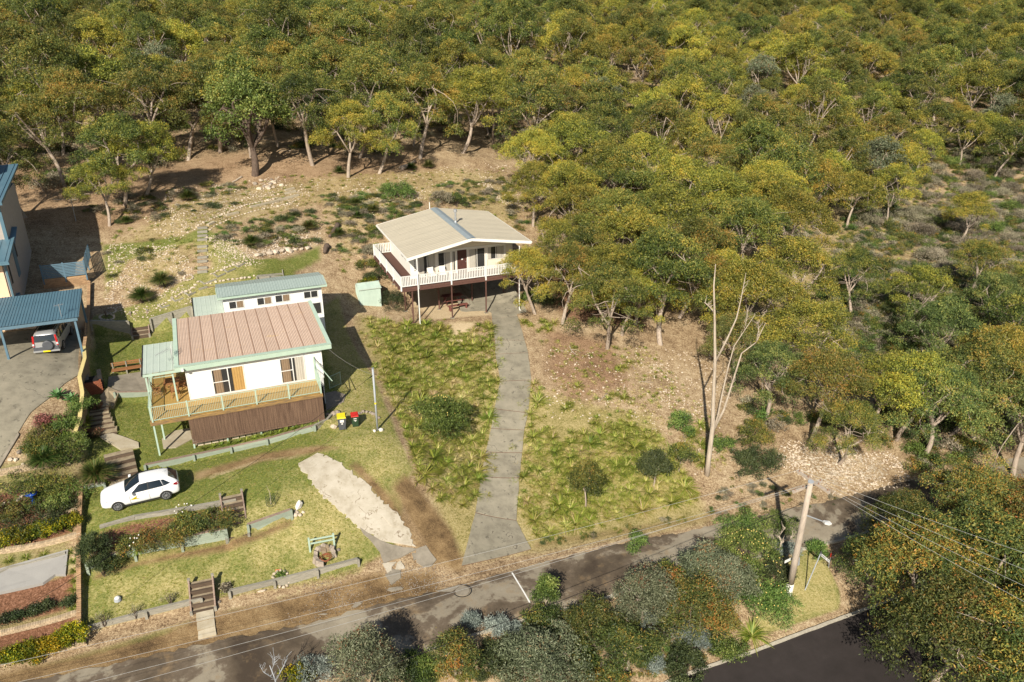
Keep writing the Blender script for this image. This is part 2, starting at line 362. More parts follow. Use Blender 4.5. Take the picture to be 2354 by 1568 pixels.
LAWN, DIRT, ROCK, DRY = 0, 1, 2, 3     # mask ; mask2: sand, mulch, scrubby grass, reddish litter
SANDC, MULCH, SCRUB, REDL = 0, 1, 2, 3
# cottage lot lawns
paint(mask, LAWN, [(-8.9,38),(5.6,38.2),(8,39),(10,43),(10.5,47),(10.8,55),(10,61),(9.2,66),(6,72),(-1,70),(-4,68),(-9,66)], 1, .5)
paint(mask, DRY, [(-8.9,38),(5.6,38.2),(9,40),(10.5,47),(10.8,58),(6,52),(6,44),(-1,43),(-1,40),(-8,41)], .62, 1.5)
paint(mask, DRY, [(8.5,56),(11,58),(11,68),(8.6,66)], .85, .8)
paint(mask, DRY, [(-9,65),(0,65),(4,68),(3,75),(-9,74)], .5, 1.5)
paint(mask, LAWN, GP((190,1500),(440,1425),(440,1445),(250,1530),(60,1568),(0,1568),(0,1555)), .8, .5)
paint(mask, LAWN, GP((500,1400),(830,1312),(830,1325),(510,1418)), .55, .4)
paint(mask, LAWN, GP((780,680),(860,960),(960,1090),(900,1090),(760,860),(745,700)), .9, .6)
paint(mask, DRY, GP((780,680),(860,960),(960,1090),(900,1090),(760,860),(745,700)), .8, .6)
paint(mask, DRY, GP((760,960),(930,1010),(950,1090),(800,1040)), .5, .6)
# back yard with limestone rubble
paint(mask, LAWN, GP((240,690),(300,600),(440,560),(560,700),(740,600),(740,560),(600,610),(470,520),(420,540),(230,560)), .75, .6)
for poly in (GP((400,430),(640,405),(720,440),(690,480),(560,480),(470,530),(380,560),(360,480)), GP((470,540),(590,560),(740,520),(735,560),(590,610),(480,620)), GP((280,560),(400,560),(450,620),(450,700),(300,720),(240,640)), GP((800,440),(1000,430),(960,480),(860,500),(800,490))):
    paint(mask, ROCK, poly, .8, 1.0)
paint(mask, ROCK, GP((300,600),(440,600),(445,720),(330,720)), .45, 1)
paint(mask, ROCK, GP((1800,1010),(2040,1040),(2080,1110),(1900,1140),(1780,1060)), .9, 1.0)
paint(mask, ROCK, GP((1890,700),(2000,760),(1990,830),(1880,790)), .95, 1.0)
paint(mask, ROCK, GP((1240,800),(1600,830),(1640,960),(1540,1000),(1260,960)), .35, 2.0)
# dirt: verge, wheel tracks, between drives
paint(mask, DIRT, [(-20,36.6),(-9,36.6),(-2,36.9),(6,37.6),(10,37.4),(10,36),(12,36),(12,32.5),(-20,32.5)], 1, .5)
paint(mask, DIRT, GP((960,1120),(1040,1220),(1070,1300),(1060,1320),(1000,1290),(940,1190),(900,1120),(930,1090)), .95, .5)
paint(mask, DIRT, GP((820,1060),(900,1140),(960,1240),(1010,1290),(990,1300),(900,1190),(800,1070)), .85, .4)
paint(mask, DIRT, GP((440,1085),(600,1040),(740,1020),(790,1030),(700,1050),(600,1065),(440,1110)), .75, .4)
paint(mask2, SANDC, GP((470,1095),(600,1052),(690,1045),(690,1056),(600,1062),(480,1106)), .5, .3)
paint(mask2, SANDC, GP((560,1085),(650,1070),(655,1080),(565,1100)), .3, .3)
paint(mask, DIRT, GP((215,1312),(530,1235),(570,1228),(672,1190),(680,1205),(545,1262),(330,1300),(215,1335)), .78, .3)
paint(mask, DIRT, GP((1220,1265),(1640,1195),(1640,1180),(1230,1245)), .7, .5)
paint(mask, DIRT, GP((400,1440),(880,1320),(880,1345),(400,1470)), .8, .4)
# big lot
paint(mask2, SCRUB, [(11.5,38),(29,37),(29.5,46),(24,50),(21,52),(19,60),(21,61.5),(15,62),(12,66),(11,62)], 1, 1.6)
paint(mask2, SCRUB, GP((1190,1000),(1480,960),(1560,1100),(1590,1180),(1230,1240)), 1, 2.0)
paint(mask2, SANDC, GP((960,650),(1140,640),(1130,725),(1000,735),(950,700)), 1, .5)
paint(mask2, SANDC, GP((1030,740),(1090,740),(1085,800),(1055,830),(1040,790)), .8, .5)
paint(mask2, REDL, GP((1230,740),(1420,780),(1480,900),(1300,950),(1235,850)), .55, 1.5)
paint(mask2, REDL, GP((1640,1100),(2000,1130),(1950,1175),(1660,1180)), .3, 1)
paint(mask2, REDL, [(-9,78),(20,80),(30,84),(30,100),(-40,104),(-40,84)], .45, 4)
paint(mask2, REDL, GP((1230,560),(1400,640),(1500,760),(1300,740),(1230,640)), .8, 1)
for poly_ in (GP((240,560),(420,440),(720,400),(1160,390),(1230,470),(1200,540),(1000,470),(860,520),(790,660),(730,480),(560,520),(430,640),(300,700)),):
    paint(mask2, SCRUB, poly_, .5, 2.0)
# grass triangle by the pole
paint(mask, LAWN, GP((1800,1290),(1880,1250),(1930,1360),(1930,1400),(1700,1480),(1720,1430),(1790,1370)), 1, .3)
paint(mask, DRY, GP((1800,1290),(1880,1250),(1930,1360),(1930,1400),(1700,1480),(1720,1430),(1790,1370)), .75, .3)
paint(mask2, MULCH, GP((1400,1440),(1700,1400),(1660,1500),(1450,1568),(1200,1568),(1300,1480)), .35, 1)
# heath, right
paint(mask2, SCRUB, [(48,45),(70,50),(110,90),(110,140),(70,130),(52,90),(44,70)], .45, 5)
# far left garden beds
paint(mask, LAWN, [(-20,38),(-9.2,38),(-9.2,50),(-20,50)], .5, .4)
paint(mask2, MULCH, [(-20,39.3),(-9.2,39.3),(-9.2,41.3),(-20,41.3)], .9, .3)
paint(mask2, MULCH, [(-20,43.8),(-9.2,43.8),(-9.2,47.8),(-20,47.8)], .8, .3)
paint(mask2, MULCH, [(-20,37.7),(-9.2,37.7),(-9.2,38.9),(-20,38.9)], .9, .3)
paint(mask2, MULCH, [(-8.6,41.5),(-1.3,41.5),(-1.3,43.3),(-8,43.3)], .9, .25)
paint(mask, LAWN, [(-14,62.5),(-9,62.5),(-9,66),(-14,66)], 0, .4)
me = mesh_np('ground', XYZ, GF, [], smooth=True)
for nm, a in (('mask', mask), ('mask2', mask2)):
    at = me.attributes.new(nm, 'FLOAT_COLOR', 'POINT'); at.data.foreach_set('color', a.reshape(-1).astype(np.float32))
m, t, b = nodes('ground_soil_and_grass')
v = mapping(t); at1 = nd(t, 'ShaderNodeAttribute', attribute_name='mask'); at2 = nd(t, 'ShaderNodeAttribute', attribute_name='mask2')
s1 = nd(t, 'ShaderNodeSeparateColor'); t.links.new(at1.outputs['Color'], s1.inputs[0]); s2 = nd(t, 'ShaderNodeSeparateColor'); t.links.new(at2.outputs['Color'], s2.inputs[0])
nL = noise(t, v, .22, 5, .6); nM = noise(t, v, 1.3, 6, .7); nF = noise(t, v, 7, 6, .75); nX = noise(t, v, 16, 4, .8)
def thr(mk, soft=.18, amp=.75):
    x = math_(t, 'ADD', mk, math_(t, 'MULTIPLY', math_(t, 'SUBTRACT', math_(t, 'ADD', math_(t,'MULTIPLY',nM,.5), math_(t,'MULTIPLY',nF,.5)), .5), amp))
    return math_(t, 'DIVIDE', math_(t, 'SUBTRACT', x, .5-soft), 2*soft, True)
mixF = math_(t, 'ADD', math_(t, 'MULTIPLY', nF, .5), math_(t, 'MULTIPLY', nX, .5))
mixL = math_(t, 'ADD', mixF, math_(t, 'MULTIPLY', math_(t, 'SUBTRACT', math_(t,'ADD',math_(t,'MULTIPLY',nM,.6),math_(t,'MULTIPLY',nL,.4)), .5), .45))
litter = ramp(t, mixL, [(.33,(.06,.04,.022)),(.41,(.17,.112,.062)),(.48,(.31,.215,.125)),(.55,(.47,.355,.215)),(.64,(.64,.53,.36))])
redl = ramp(t, mixL, [(.34,(.04,.02,.015)),(.45,(.14,.065,.04)),(.54,(.26,.13,.075)),(.66,(.42,.27,.17))])
col = mixc(t, math_(t,'MULTIPLY',thr(at2.outputs['Alpha']), .8), litter, redl)
scr = ramp(t, mixL, [(.33,(.07,.065,.02)),(.42,(.17,.155,.045)),(.5,(.33,.27,.11)),(.6,(.48,.39,.20)),(.7,(.58,.48,.29))])
col = mixc(t, thr(s2.outputs[2]), col, scr)
grassg = ramp(t, mixF, [(.33,(.05,.07,.016)),(.45,(.115,.145,.032)),(.55,(.20,.21,.055)),(.66,(.34,.31,.11))])
grassd = ramp(t, mixF, [(.34,(.17,.15,.05)),(.45,(.33,.28,.10)),(.55,(.46,.39,.18)),(.66,(.58,.50,.28))])
dry = math_(t, 'DIVIDE', math_(t, 'SUBTRACT', math_(t,'ADD', at1.outputs['Alpha'], math_(t,'MULTIPLY', math_(t,'SUBTRACT', math_(t,'ADD',math_(t,'MULTIPLY',noise(t,v,.6,6,.7),.7),math_(t,'MULTIPLY',nF,.3)), .5), 3.0)), .05), .8, True)
grass = mixc(t, dry, grassg, grassd)
col = mixc(t, thr(s1.outputs[0], .15), col, grass)
dirt = ramp(t, math_(t,'ADD',math_(t,'MULTIPLY',noise(t,v,.5,7,.7),.65),math_(t,'MULTIPLY',nX,.35)), [(.33,(.055,.036,.02)),(.43,(.14,.09,.045)),(.52,(.25,.165,.08)),(.62,(.36,.26,.14))])
col = mixc(t, thr(s1.outputs[1], .22), col, dirt)
sand = ramp(t, mixF, [(.36,(.42,.31,.18)),(.6,(.62,.50,.32))])
col = mixc(t, thr(s2.outputs[0], .2), col, sand)
mul = ramp(t, mixF, [(.35,(.05,.03,.018)),(.5,(.19,.09,.05)),(.62,(.40,.22,.14))])
col = mixc(t, thr(s2.outputs[1]), col, mul)
vo = nd(t, 'ShaderNodeTexVoronoi'); vo.inputs['Scale'].default_value = 5.5; t.links.new(v, vo.inputs['Vector'])
rk = math_(t, 'GREATER_THAN', math_(t, 'SUBTRACT', math_(t,'MULTIPLY',s1.outputs[2],.95), math_(t,'MULTIPLY',vo.outputs['Distance'],.55)), math_(t,'ADD',math_(t,'MULTIPLY',nM,.7),math_(t,'MULTIPLY',nF,.5)))
sepc = nd(t, 'ShaderNodeSeparateColor'); t.links.new(vo.outputs['Color'], sepc.inputs[0])
rc = ramp(t, sepc.outputs[0], [(0,(.30,.24,.17)),(.5,(.50,.42,.31)),(1,(.66,.58,.46))])
col = mixc(t, math_(t,'MULTIPLY',rk,.85), col, rc)
t.links.new(col, b.inputs['Base Color']); b.inputs['Roughness'].default_value = .95; b.inputs['Specular IOR Level'].default_value = .1
bump(t, b, math_(t,'ADD',mixF,math_(t,'MULTIPLY',nM,.6)), .9, .09)
me.materials.append(m)
tag(link('ground', me), kind='structure')
# ---------------------------------------------------------------- draped strips and slabs
def resample(pts, n):
    pts = np.array(pts, float); d = np.r_[0, np.cumsum(np.hypot(*np.diff(pts, axis=0).T))]
    s = np.linspace(0, d[-1], n); return np.stack([np.interp(s, d, pts[:, 0]), np.interp(s, d, pts[:, 1])], -1)
def strip(name, left, right, n, k, off, mat, rag=0, skirt=0, parent=None, seed=1, maxl=None):
    """a sheet draped on the ground between two polylines in (u, w)"""
    rg = random.Random(seed); L = resample(left, n); Q = resample(right, n)
    if rag:
        for i in range(1, n-1):
            L[i] += [rg.uniform(-rag, rag), rg.uniform(-rag, rag)]; Q[i] += [rg.uniform(-rag, rag), rg.uniform(-rag, rag)]
    mb = MB(parent['o'] if parent else (0,0,0)); vs = []
    for i in range(n):
        for j in range(k+1):
            p = L[i]*(1-j/k)+Q[i]*j/k
            vs.append((p[0], p[1], gh(p[0], p[1])+off))
    fs = [(i*(k+1)+j, (i+1)*(k+1)+j, (i+1)*(k+1)+j+1, i*(k+1)+j+1) for i in range(n-1) for j in range(k)]
    a, b_, c = [Vector(vs[q]) for q in fs[0][:3]]
    if (b_-a).cross(c-b_).z < 0: fs = [f[::-1] for f in fs]
    if skirt:
        loop = [i*(k+1) for i in range(n)]+[(n-1)*(k+1)+j for j in range(1, k+1)]+[i*(k+1)+k for i in range(n-2, -1, -1)]+[j for j in range(k-1, 0, -1)]
        m0 = len(vs); vs += [(vs[q][0], vs[q][1], vs[q][2]-skirt) for q in loop]; L_ = len(loop)
        fs += [(loop[i], loop[(i+1)%L_], m0+(i+1)%L_, m0+i) for i in range(L_)]
    mb.add(vs, fs)
    return obj(name, mb, mat, parent['r'] if parent else None)
def slab(name, poly, th, mat, parent=None, off=.05, rag=.0, seed=0, **k):
    """irregular slab: polygon in (u, w) on the ground"""
    rg = random.Random(seed); pts = []
    for i in range(len(poly)):
        a = poly[i]; c = poly[(i+1) % len(poly)]; L = math.hypot(c[0]-a[0], c[1]-a[1]); q = max(1, int(L/.35)) if rag else 1
        for j in range(q): pts.append((a[0]+(c[0]-a[0])*j/q+rg.uniform(-rag, rag), a[1]+(c[1]-a[1])*j/q+rg.uniform(-rag, rag)))
    cu = sum(p[0] for p in pts)/len(pts); cw = sum(p[1] for p in pts)/len(pts)
    mb = MB(parent['o'] if parent else (0,0,0)); n = len(pts)
    ar = sum(pts[i][0]*pts[(i+1)%n][1]-pts[(i+1)%n][0]*pts[i][1] for i in range(n))
    if ar < 0: pts = pts[::-1]
    vs = [(p[0], p[1], gh(*p)+off) for p in pts]+[(p[0], p[1], gh(*p)+off-th) for p in pts]
    inn = [((p[0]+cu)/2, (p[1]+cw)/2) for p in pts]
    vs += [(p[0], p[1], gh(*p)+off) for p in inn]+[(cu, cw, gh(cu, cw)+off)]
    fs = []
    for i in range(n):
        j = (i+1) % n
        fs += [(i, j, 2*n+j, 2*n+i), (2*n+i, 2*n+j, 3*n), (i+n, j+n, j, i)]
    mb.add(vs, fs)
    return obj(name, mb, mat, parent['r'] if parent else None, **k)
m, t, b = nodes('patched_asphalt'); m_road = m
v = mapping(t); q1 = noise(t, v, .16, 6, .62, .6); q2 = noise(t, v, .9, 6, .7); q3 = noise(t, v, 30, 3, .7)
col = ramp(t, math_(t,'ADD',math_(t,'MULTIPLY',q1,.75),math_(t,'MULTIPLY',q2,.25)), [(.38,(.055,.04,.027)),(.46,(.095,.072,.048)),(.505,(.13,.10,.07)),(.53,(.24,.205,.15)),(.65,(.32,.28,.21))])
dm = ramp(t, q2, [(.55,(0,0,0)),(.7,(1,1,1))]); col = mixc(t, math_(t,'MULTIPLY',dm,.6), col, (.22,.145,.07))
hs = nd(t,'ShaderNodeHueSaturation'); t.links.new(col, hs.inputs['Color']); t.links.new(math_(t,'ADD',math_(t,'MULTIPLY',q3,.6),.7), hs.inputs['Value'])
t.links.new(hs.outputs[0], b.inputs['Base Color']); b.inputs['Roughness'].default_value = .9; bump(t, b, q3, .4, .01)
up = [(-40,36.6),(-20,35.9),(-6,35.6),(2,35.5),(8,35.9),(12,36.0),(16,36.3),(24,36.2),(32,35.8),(40,35.6),(60,35.0),(90,34)]
lo = [(-40,30.6),(-20,31.2),(-6,31.6),(2,31.8),(8,32.2),(12,32.5),(16,32.6),(24,32.6),(32,32.4),(40,32.2),(60,31.6),(90,31)]
tag(strip('road', lo, up, 420, 10, .045, m_road, rag=.10, seed=4), kind='structure')
m_tar = M('dark_new_asphalt', (.035,.028,.026), (.025,.02,.018), 1, .85, .3, fine=60)
lo2 = [(-10,15),(20,16),(60,16),(90,14)]; up2 = [PH(1500,1595,-2.4)[:2], PH(1560,1568,-2.4)[:2], PH(1780,1487,-2.4)[:2], PH(1980,1410,-2.4)[:2], (60,27.6), (90,27)]
up2 = [(-10,27.0)]+up2
tag(strip('road', lo2, up2, 200, 12, .05, m_tar), kind='structure')
m_line = M('worn_kerb_concrete', (.46,.42,.34), (.30,.27,.21), 6, .9, .3)
off = lambda l, d: [(a, b_+d) for a, b_ in l]
tag(strip('kerb', off(up2,-.02), off(up2,.14), 200, 1, .13, m_line, rag=.015, skirt=.15), kind='structure')
tag(strip('kerb', [(8,32.1),(16,32.35),(24,32.45),(32,32.3),(40,32.0)], [(8,32.25),(16,32.5),(24,32.6),(32,32.45),(40,32.15)], 120, 1, .13, m_line, rag=.02, skirt=.15), kind='structure')
# long concrete driveway, slab by slab
DL = [(1128,700),(1131,734),(1138,783),(1139,816),(1150,878),(1136,941),(1129,986),(1117,1040),(1106.5,1096.5),(1093,1180),(1061,1303)]
DR = [(1180,697),(1189,727),(1206,784),(1214,812),(1221,875),(1214,951),(1205,990),(1200,1042),(1194,1100),(1187,1198),(1221,1264)]
a, b_ = GP(DL[-1], DR[-1]); o = (a[0], a[1], gh(*a))
dr = root('concrete_driveway', *o, 'long grey concrete driveway of jointed slabs climbing to the house on posts', 'driveway')
D = {'r': dr, 'o': o}
j_ = strip('joint_bed', GP(*DL), GP(*DR), 60, 4, .035, m_soil, parent=D)
for i in range(len(DL)-1):
    l = GP(DL[i], DL[i+1]); r_ = GP(DR[i], DR[i+1])
    def sh(p, q, f): return (p[0]+(q[0]-p[0])*f, p[1]+(q[1]-p[1])*f)
    L_ = math.hypot(l[0][0]-l[1][0], l[0][1]-l[1][1]); f = .045/L_
    strip('slab', [sh(l[0],l[1],f), sh(l[1],l[0],f)], [sh(r_[0],r_[1],f), sh(r_[1],r_[0],f)], 9, 5, .07, m_conc, skirt=.1, parent=D, rag=.02, seed=i)
# slab under the house
slab('concrete_apron', [(20.9,64.2),(23.8,61.6),(26.6,62.2),(27.4,70),(22,70.5)], .2, m_conc, off=.035, label='grey concrete parking apron in shade under the house on posts', cat='paving')
# broken pale drive
ox = lambda cx, cy: (490.4+.2501*cx, 919.5+.2501*cy)
Lp = [ox(*p) for p in ((790,590),(850,690),(880,720),(940,800),(1000,870),(1070,940),(1150,1000),(1230,1090),(1330,1180),(1430,1230),(1500,1290))]
Rp = [ox(*p) for p in ((960,490),(1080,540),(1200,610),(1300,690),(1400,760),(1480,860),(1570,950),(1620,1010),(1740,1120),(1800,1230),(1860,1350))]
a = G(*Lp[-1]); D = {'r': root('broken_drive', *a, 'pale cracked concrete drive with ragged edges beside the dirt bank', 'driveway'), 'o': a}
strip('slab', GP(*Lp), GP(*Rp), 60, 8, .06, m_concp, rag=.15, skirt=.1, parent=D, seed=8)
m_concd = M('dirty_grey_concrete', (.31,.27,.21), (.19,.165,.125), 1.5, .9, .3)
for i, (pl, mt) in enumerate([([(1340,1180),(1540,1300),(1640,1340),(1870,1385),(1570,1512),(1530,1400)], m_concd), ([(1870,1380),(1950,1340),(2050,1480),(2000,1530),(1930,1540),(1860,1490)], m_concd),
    ([(1820,1420),(1880,1410),(1890,1450),(1840,1480)], m_concd), ([(1560,1512),(1680,1490),(1650,1540),(1640,1590),(1590,1590)], m_concp), ([(1690,1500),(1720,1480),(1760,1530),(1755,1558),(1670,1560)], m_concp),
    ([(1580,1620),(1640,1570),(1720,1580),(1730,1640),(1630,1700)], m_concd), ([(1550,1075),(1620,1010),(1700,1040),(1735,1130),(1715,1180),(1640,1170)], m_concp)]):
    slab('slab', GP(*[ox(*p) for p in pl]), .1, mt, D, off=.075 if i == 6 else .07, rag=.05, seed=i)
slab('road_patch', GP((1000,1410-50),(1030,1352),(1058,1345),(1040,1362)), .03, m_concd, off=.052, rag=.05, label='small pale concrete patch set in the dirt edge of the road', cat='patch')
for i, pl in enumerate(([(1270,885),(1300,850),(1350,838),(1358,850),(1310,890)], [(970,955),(1010,940),(1050,945),(1030,962)], [(1590,740),(1620,700),(1720,700),(1740,715),(1640,745)])):
    slab('road_patch', GP(*[(490.4+.2501*x, 1175.7+.2501*y) for x, y in pl]), .03, m_concd, off=.05, rag=.06, seed=i,
         label=('ragged grey concrete patch alone in the brown dirt verge', 'smallest sliver of grey concrete in the dirt verge', 'long grey concrete patch at the mouth of the broken drive')[i], cat='patch')
# manhole
c = G(1063,1360); mb = MB(c)
mb.tube([(c[0],c[1],c[2]+.02),(c[0],c[1],c[2]+.075)], .42, 28)
mh = obj('manhole_cover', mb, m_concd, label='round concrete manhole cover in the patched road', cat='manhole cover')
mb = MB(c); n = 32
for r0, r1 in ((.50,.56),):
    vs = [(c[0]+r*math.cos(2*math.pi*i/n), c[1]+r*math.sin(2*math.pi*i/n), c[2]+.066) for r in (r0, r1) for i in range(n)]
    mb.add(vs, [(i, (i+1)%n, n+(i+1)%n, n+i)[::-1] for i in range(n)])
obj('rim', mb, m_black, mh).location = (0,0,0)
# white line across the road
p, q = G(1177,1318), G(1218,1387)
dx, dy = q[0]-p[0], q[1]-p[1]; L_ = math.hypot(dx, dy); px_, py_ = -dy/L_*.045, dx/L_*.045
tag(strip('road_marking', [(p[0]+px_,p[1]+py_),(q[0]+px_,q[1]+py_)], [(p[0]-px_,p[1]-py_),(q[0]-px_,q[1]-py_)], 24, 1, .055, m_white), kind='structure')
# neighbour's upper drive and lower pad
tag(strip('neighbour_driveway', [(-22,46),(-22,50),(-22,55),(-22,64.2)], [GP((0,1072))[0]]+GP((42,996),(70,950),(115,915),(150,882),(184,862))+[(-9.2,59.5),(-9.2,64.2)], 70, 30, .05, m_conc), 'wide stained concrete driveway in front of the blue roofed carport', 'driveway')
slab('concrete_pad', GP((-40,1375),(100,1345),(128,1325),(152,1325),(158,1268),(0,1312),(-40,1322)), .3, m_concg, off=.16, label='smooth pale grey concrete pad framed by garden beds at the left edge', cat='paving')
slab('barbecue_patio', GP((246,905),(250,868),(330,855),(345,880),(338,898),(262,905)), .12, m_concd, off=.06, label='old grey concrete patio in front of the long bench', cat='paving')
slab('paving_patch', GP((372,1010),(400,992),(436,985),(442,1010),(405,1030),(376,1032)), .1, m_slab, off=.05, label='stone paved patch under the corner of the cottage deck', cat='paving')
slab('paving_patch', GP((748,905),(770,900),(795,908),(790,925),(750,945)), .08, m_rockg, off=.05, label='dark flagstone landing beside the cottage wall in shade', cat='paving')
# ---------------------------------------------------------------- building helpers
m_rust = M('rusty_lap_joint', (.27,.15,.09), (.22,.12,.075), 3, .8)
def corr(mb, a, b, c, d, pitch, amp, rib=False):
    """profiled metal sheet between corners a, b (low edge) and c, d (high edge); waves run across a-b"""
    a, b, c, d = map(Vector, (a, b, c, d)); wdt = (b-a).length; n = (b-a).cross(d-a).normalized()
    k = max(1, round(wdt/pitch)); fr = []
    if rib:
        for i in range(k): fr += [(i/k, 0), ((i+.40)/k, 0), ((i+.46)/k, 1), ((i+.54)/k, 1), ((i+.60)/k, 0)]
        fr.append((1, 0))
    else:
        for i in range(k*4+1): fr.append((i/(k*4), .5+.5*math.sin(math.pi*i/2)))
    vs = [tuple(a.lerp(b, f)+n*amp*h) for f, h in fr]+[tuple(d.lerp(c, f)+n*amp*h) for f, h in fr]; m = len(fr)
    return mb.add(vs, [(i, i+1, m+i+1, m+i) for i in range(m-1)])
def sheets(par, o, a, b, c, d, width, pitch, amp, mat, rib=False, th=.02, name='roof_sheet', lap=None):
    a, b, c, d = map(Vector, (a, b, c, d)); n = max(1, round((b-a).length/width)); up = Vector((0,0,1))
    for i in range(n):
        f0, f1 = i/n, (i+1)/n; mb = MB(o); lift = up*(.006 if i % 2 else 0)
        corr(mb, a.lerp(b, f0)+lift, a.lerp(b, f1)+lift, d.lerp(c, f1)+lift, d.lerp(c, f0)+lift, pitch, amp, rib)
        obj(name, mb, mat, par)
        if lap and i:
            q0, q1 = a.lerp(b, f0)+up*(amp+.012), d.lerp(c, f0)+up*(amp+.012); obj('lap_joint', MB(o).bar(q0, q1, .03, .012), lap, par)
def rail_run(par, o, p, q, top, bot, nb, bw, bd, mat, railw=.05, railh=.05, name='baluster', end=True):
    """handrail from p to q (u, w, floor h)"""
    p, q = Vector(p), Vector(q); up = Vector((0,0,1))
    obj('handrail', MB(o).bar(p+up*top, q+up*top, railw, railh), mat, par)
    obj('bottom_rail', MB(o).bar(p+up*bot, q+up*bot, railw*.8, railh), mat, par)
    mb = MB(); d = (q-p).normalized()
    mb.bar((0,0,bot), (0,0,top), bw, bd, up=tuple(d.cross(up)) if bw != bd else (0,1,0)); me = mb.mesh(name, mat)
    for i in range(nb):
        c = p.lerp(q, (i+.5)/nb); ob = link(name, me, par, (c.x-o[0], c.y-o[1], c.z-o[2]))
def window(par, o, u0, u1, h0, h1, w, frame=m_white, panes=2, cur=None, mid=None, sill=True, dirw=-1, fw=.05, name='window'):
    """a window in a wall whose outer face lies at w, facing -w"""
    f = MB(o); y0, y1 = w-.05, w-.004
    f.box(u0, u1, y0, y1, h1-fw, h1).box(u0, u1, y0, y1, h0, h0+fw).box(u0, u0+fw, y0, y1, h0+fw, h1-fw).box(u1-fw, u1, y0, y1, h0+fw, h1-fw)
    for k in range(1, panes):
        x = u0+(u1-u0)*k/panes; f.box(x-fw*.6, x+fw*.6, y0-.01, y1, h0+fw, h1-fw)
    if mid: f.box(u0+fw, u0+(u1-u0)/panes-fw*.6, y0-.004, y1, mid-.025, mid+.025)
    fo = obj(name, f, frame, par)
    for k in range(panes):
        x0 = u0+(u1-u0)*k/panes+fw*(1 if k == 0 else .6); x1 = u0+(u1-u0)*(k+1)/panes-fw*(.6 if k < panes-1 else 1)
        g = MB(o).box(x0, x1, w-.024, w-.018, h0+fw, h1-fw); obj('pane', g, m_glass, fo)
        if cur and k < len(cur) and cur[k]:
            a0, a1, cm = cur[k]; cx0 = x0+(x1-x0)*a0; cx1 = x0+(x1-x0)*a1; c = MB(o); m_ = max(8, int((cx1-cx0)/.045)); vs = []
            for i in range(m_+1):
                x = cx0+(cx1-cx0)*i/m_; y = w-.036+.010*math.sin(i*1.9)+.004*math.sin(i*.7)
                vs += [(x, y, h0+fw+.02), (x, y, h1-fw-.01)]
            c.add(vs, [(2*i, 2*i+2, 2*i+3, 2*i+1) for i in range(m_)]); obj('curtain', c, cm, fo)
    return fo
def boards_front(par, o, u0, u1, w, h0, h1, holes, mat, step=.17, name='weatherboard', face=-1):
    """lapped boards on a wall facing -w, cut round the holes (u0,u1,h0,h1)"""
    n = int(round((h1-h0)/step)); st = (h1-h0)/n
    for i in range(n):
        a, b_ = h0+i*st, h0+(i+1)*st; xs = [(u0, u1)]
        for hu0, hu1, hh0, hh1 in holes:
            if hh0 < b_-.03 and hh1 > a+.03:
                nx = []
                for s, e in xs:
                    if hu0 > s and hu1 < e: nx += [(s, hu0), (hu1, e)]
                    elif hu1 <= s or hu0 >= e: nx.append((s, e))
                    else: nx += [x for x in ((s, min(e, hu0)), (max(s, hu1), e)) if x[1]-x[0] > .01]
                xs = nx
        for s, e in xs:
            mb = MB(o); mb.add([(s,w-.022,a),(e,w-.022,a),(e,w-.004,b_),(s,w-.004,b_),(s,w,a),(e,w,a),(e,w,b_),(s,w,b_)],
                   [(0,1,2,3),(0,4,5,1),(3,2,6,7),(0,3,7,4),(1,5,6,2)]); obj(name, mb, mat, par)
# ---------------------------------------------------------------- the cottage
o = (-4.7, 49.4, 7.75); F = 7.75
ct = root('cottage', *o, 'white weatherboard cottage with pink corrugated roof and ochre verandah above slatted screen', 'cottage')
X0, X1, Y0, Y1 = -2.27, 6.5, 51.7, 57.3
# walls: solid body with the roof line following
mb = MB(o); mb.add([(X0,Y0,F-2.2),(X1,Y0,F-2.2),(X1,Y1,F-2.2),(X0,Y1,F-2.2),(X0,Y0,10.18),(X1,Y0,10.18),(X1,Y1,11.1),(X0,Y1,11.1)],
                   [(0,3,2,1),(4,5,6,7),(0,1,5,4),(1,2,6,5),(2,3,7,6),(3,0,4,7)]); obj('wall', mb, m_wboard, ct)
holes = [(-.78,1.33,7.77,9.72),(3.66,5.37,7.77,9.72)]
boards_front(ct, o, X0, X1, Y0, F, 10.08, holes, m_wboard, .15)
window(ct, o, -.76, 1.31, 7.82, 9.68, Y0, cur=[(.1,.62,m_curtain),(.25,1,m_gold)], mid=8.72)
window(ct, o, 3.68, 5.34, 7.82, 9.70, Y0, cur=[(.08,.8,m_curtain),(.2,1,m_curtw)], mid=8.75)
for x in (X0-.03, X1+.03): obj('corner_board', MB(o).box(x-.03, x+.03, Y0-.035, Y0+.04, F, 10.1), m_white, ct)
# roof
RF, RB = (51.5, 10.36), (57.6, 11.34)
sheets(ct, o, (-2.62, RF[0], RF[1]), (7.02, RF[0], RF[1]), (6.72, RB[0], RB[1]), (-2.52, RB[0], RB[1]), .80, .10, .022, m_pinkroof, lap=m_rust)
mb = MB(o).bar((-2.9,51.36,10.24),(7.22,51.36,10.24),.22,.34); obj('fascia', mb, m_greenp, ct)
mb = MB(o).add([(-2.92,51.25,10.43),(7.24,51.25,10.43),(7.24,51.56,10.43),(-2.92,51.56,10.43),(-2.92,51.25,10.38),(7.24,51.25,10.38),(7.24,51.56,10.38),(-2.92,51.56,10.38)],[(0,1,2,3),(0,4,5,1),(1,5,6,2),(3,2,6,7),(0,3,7,4)]); obj('gutter_cap', mb, m_greenp, ct)
for xa, xb in ((-2.76,-2.66),(7.12,6.84)):
    obj('barge_board', MB(o).bar((xa,51.42,10.30),(xb,57.66,11.30),.26,.24), m_greenp, ct)
obj('soffit', MB(o).add([(-2.7,51.5,10.12),(7.1,51.5,10.12),(7.0,51.72,10.12),(-2.7,51.72,10.12)],[(0,3,2,1)]), m_greenp, ct)
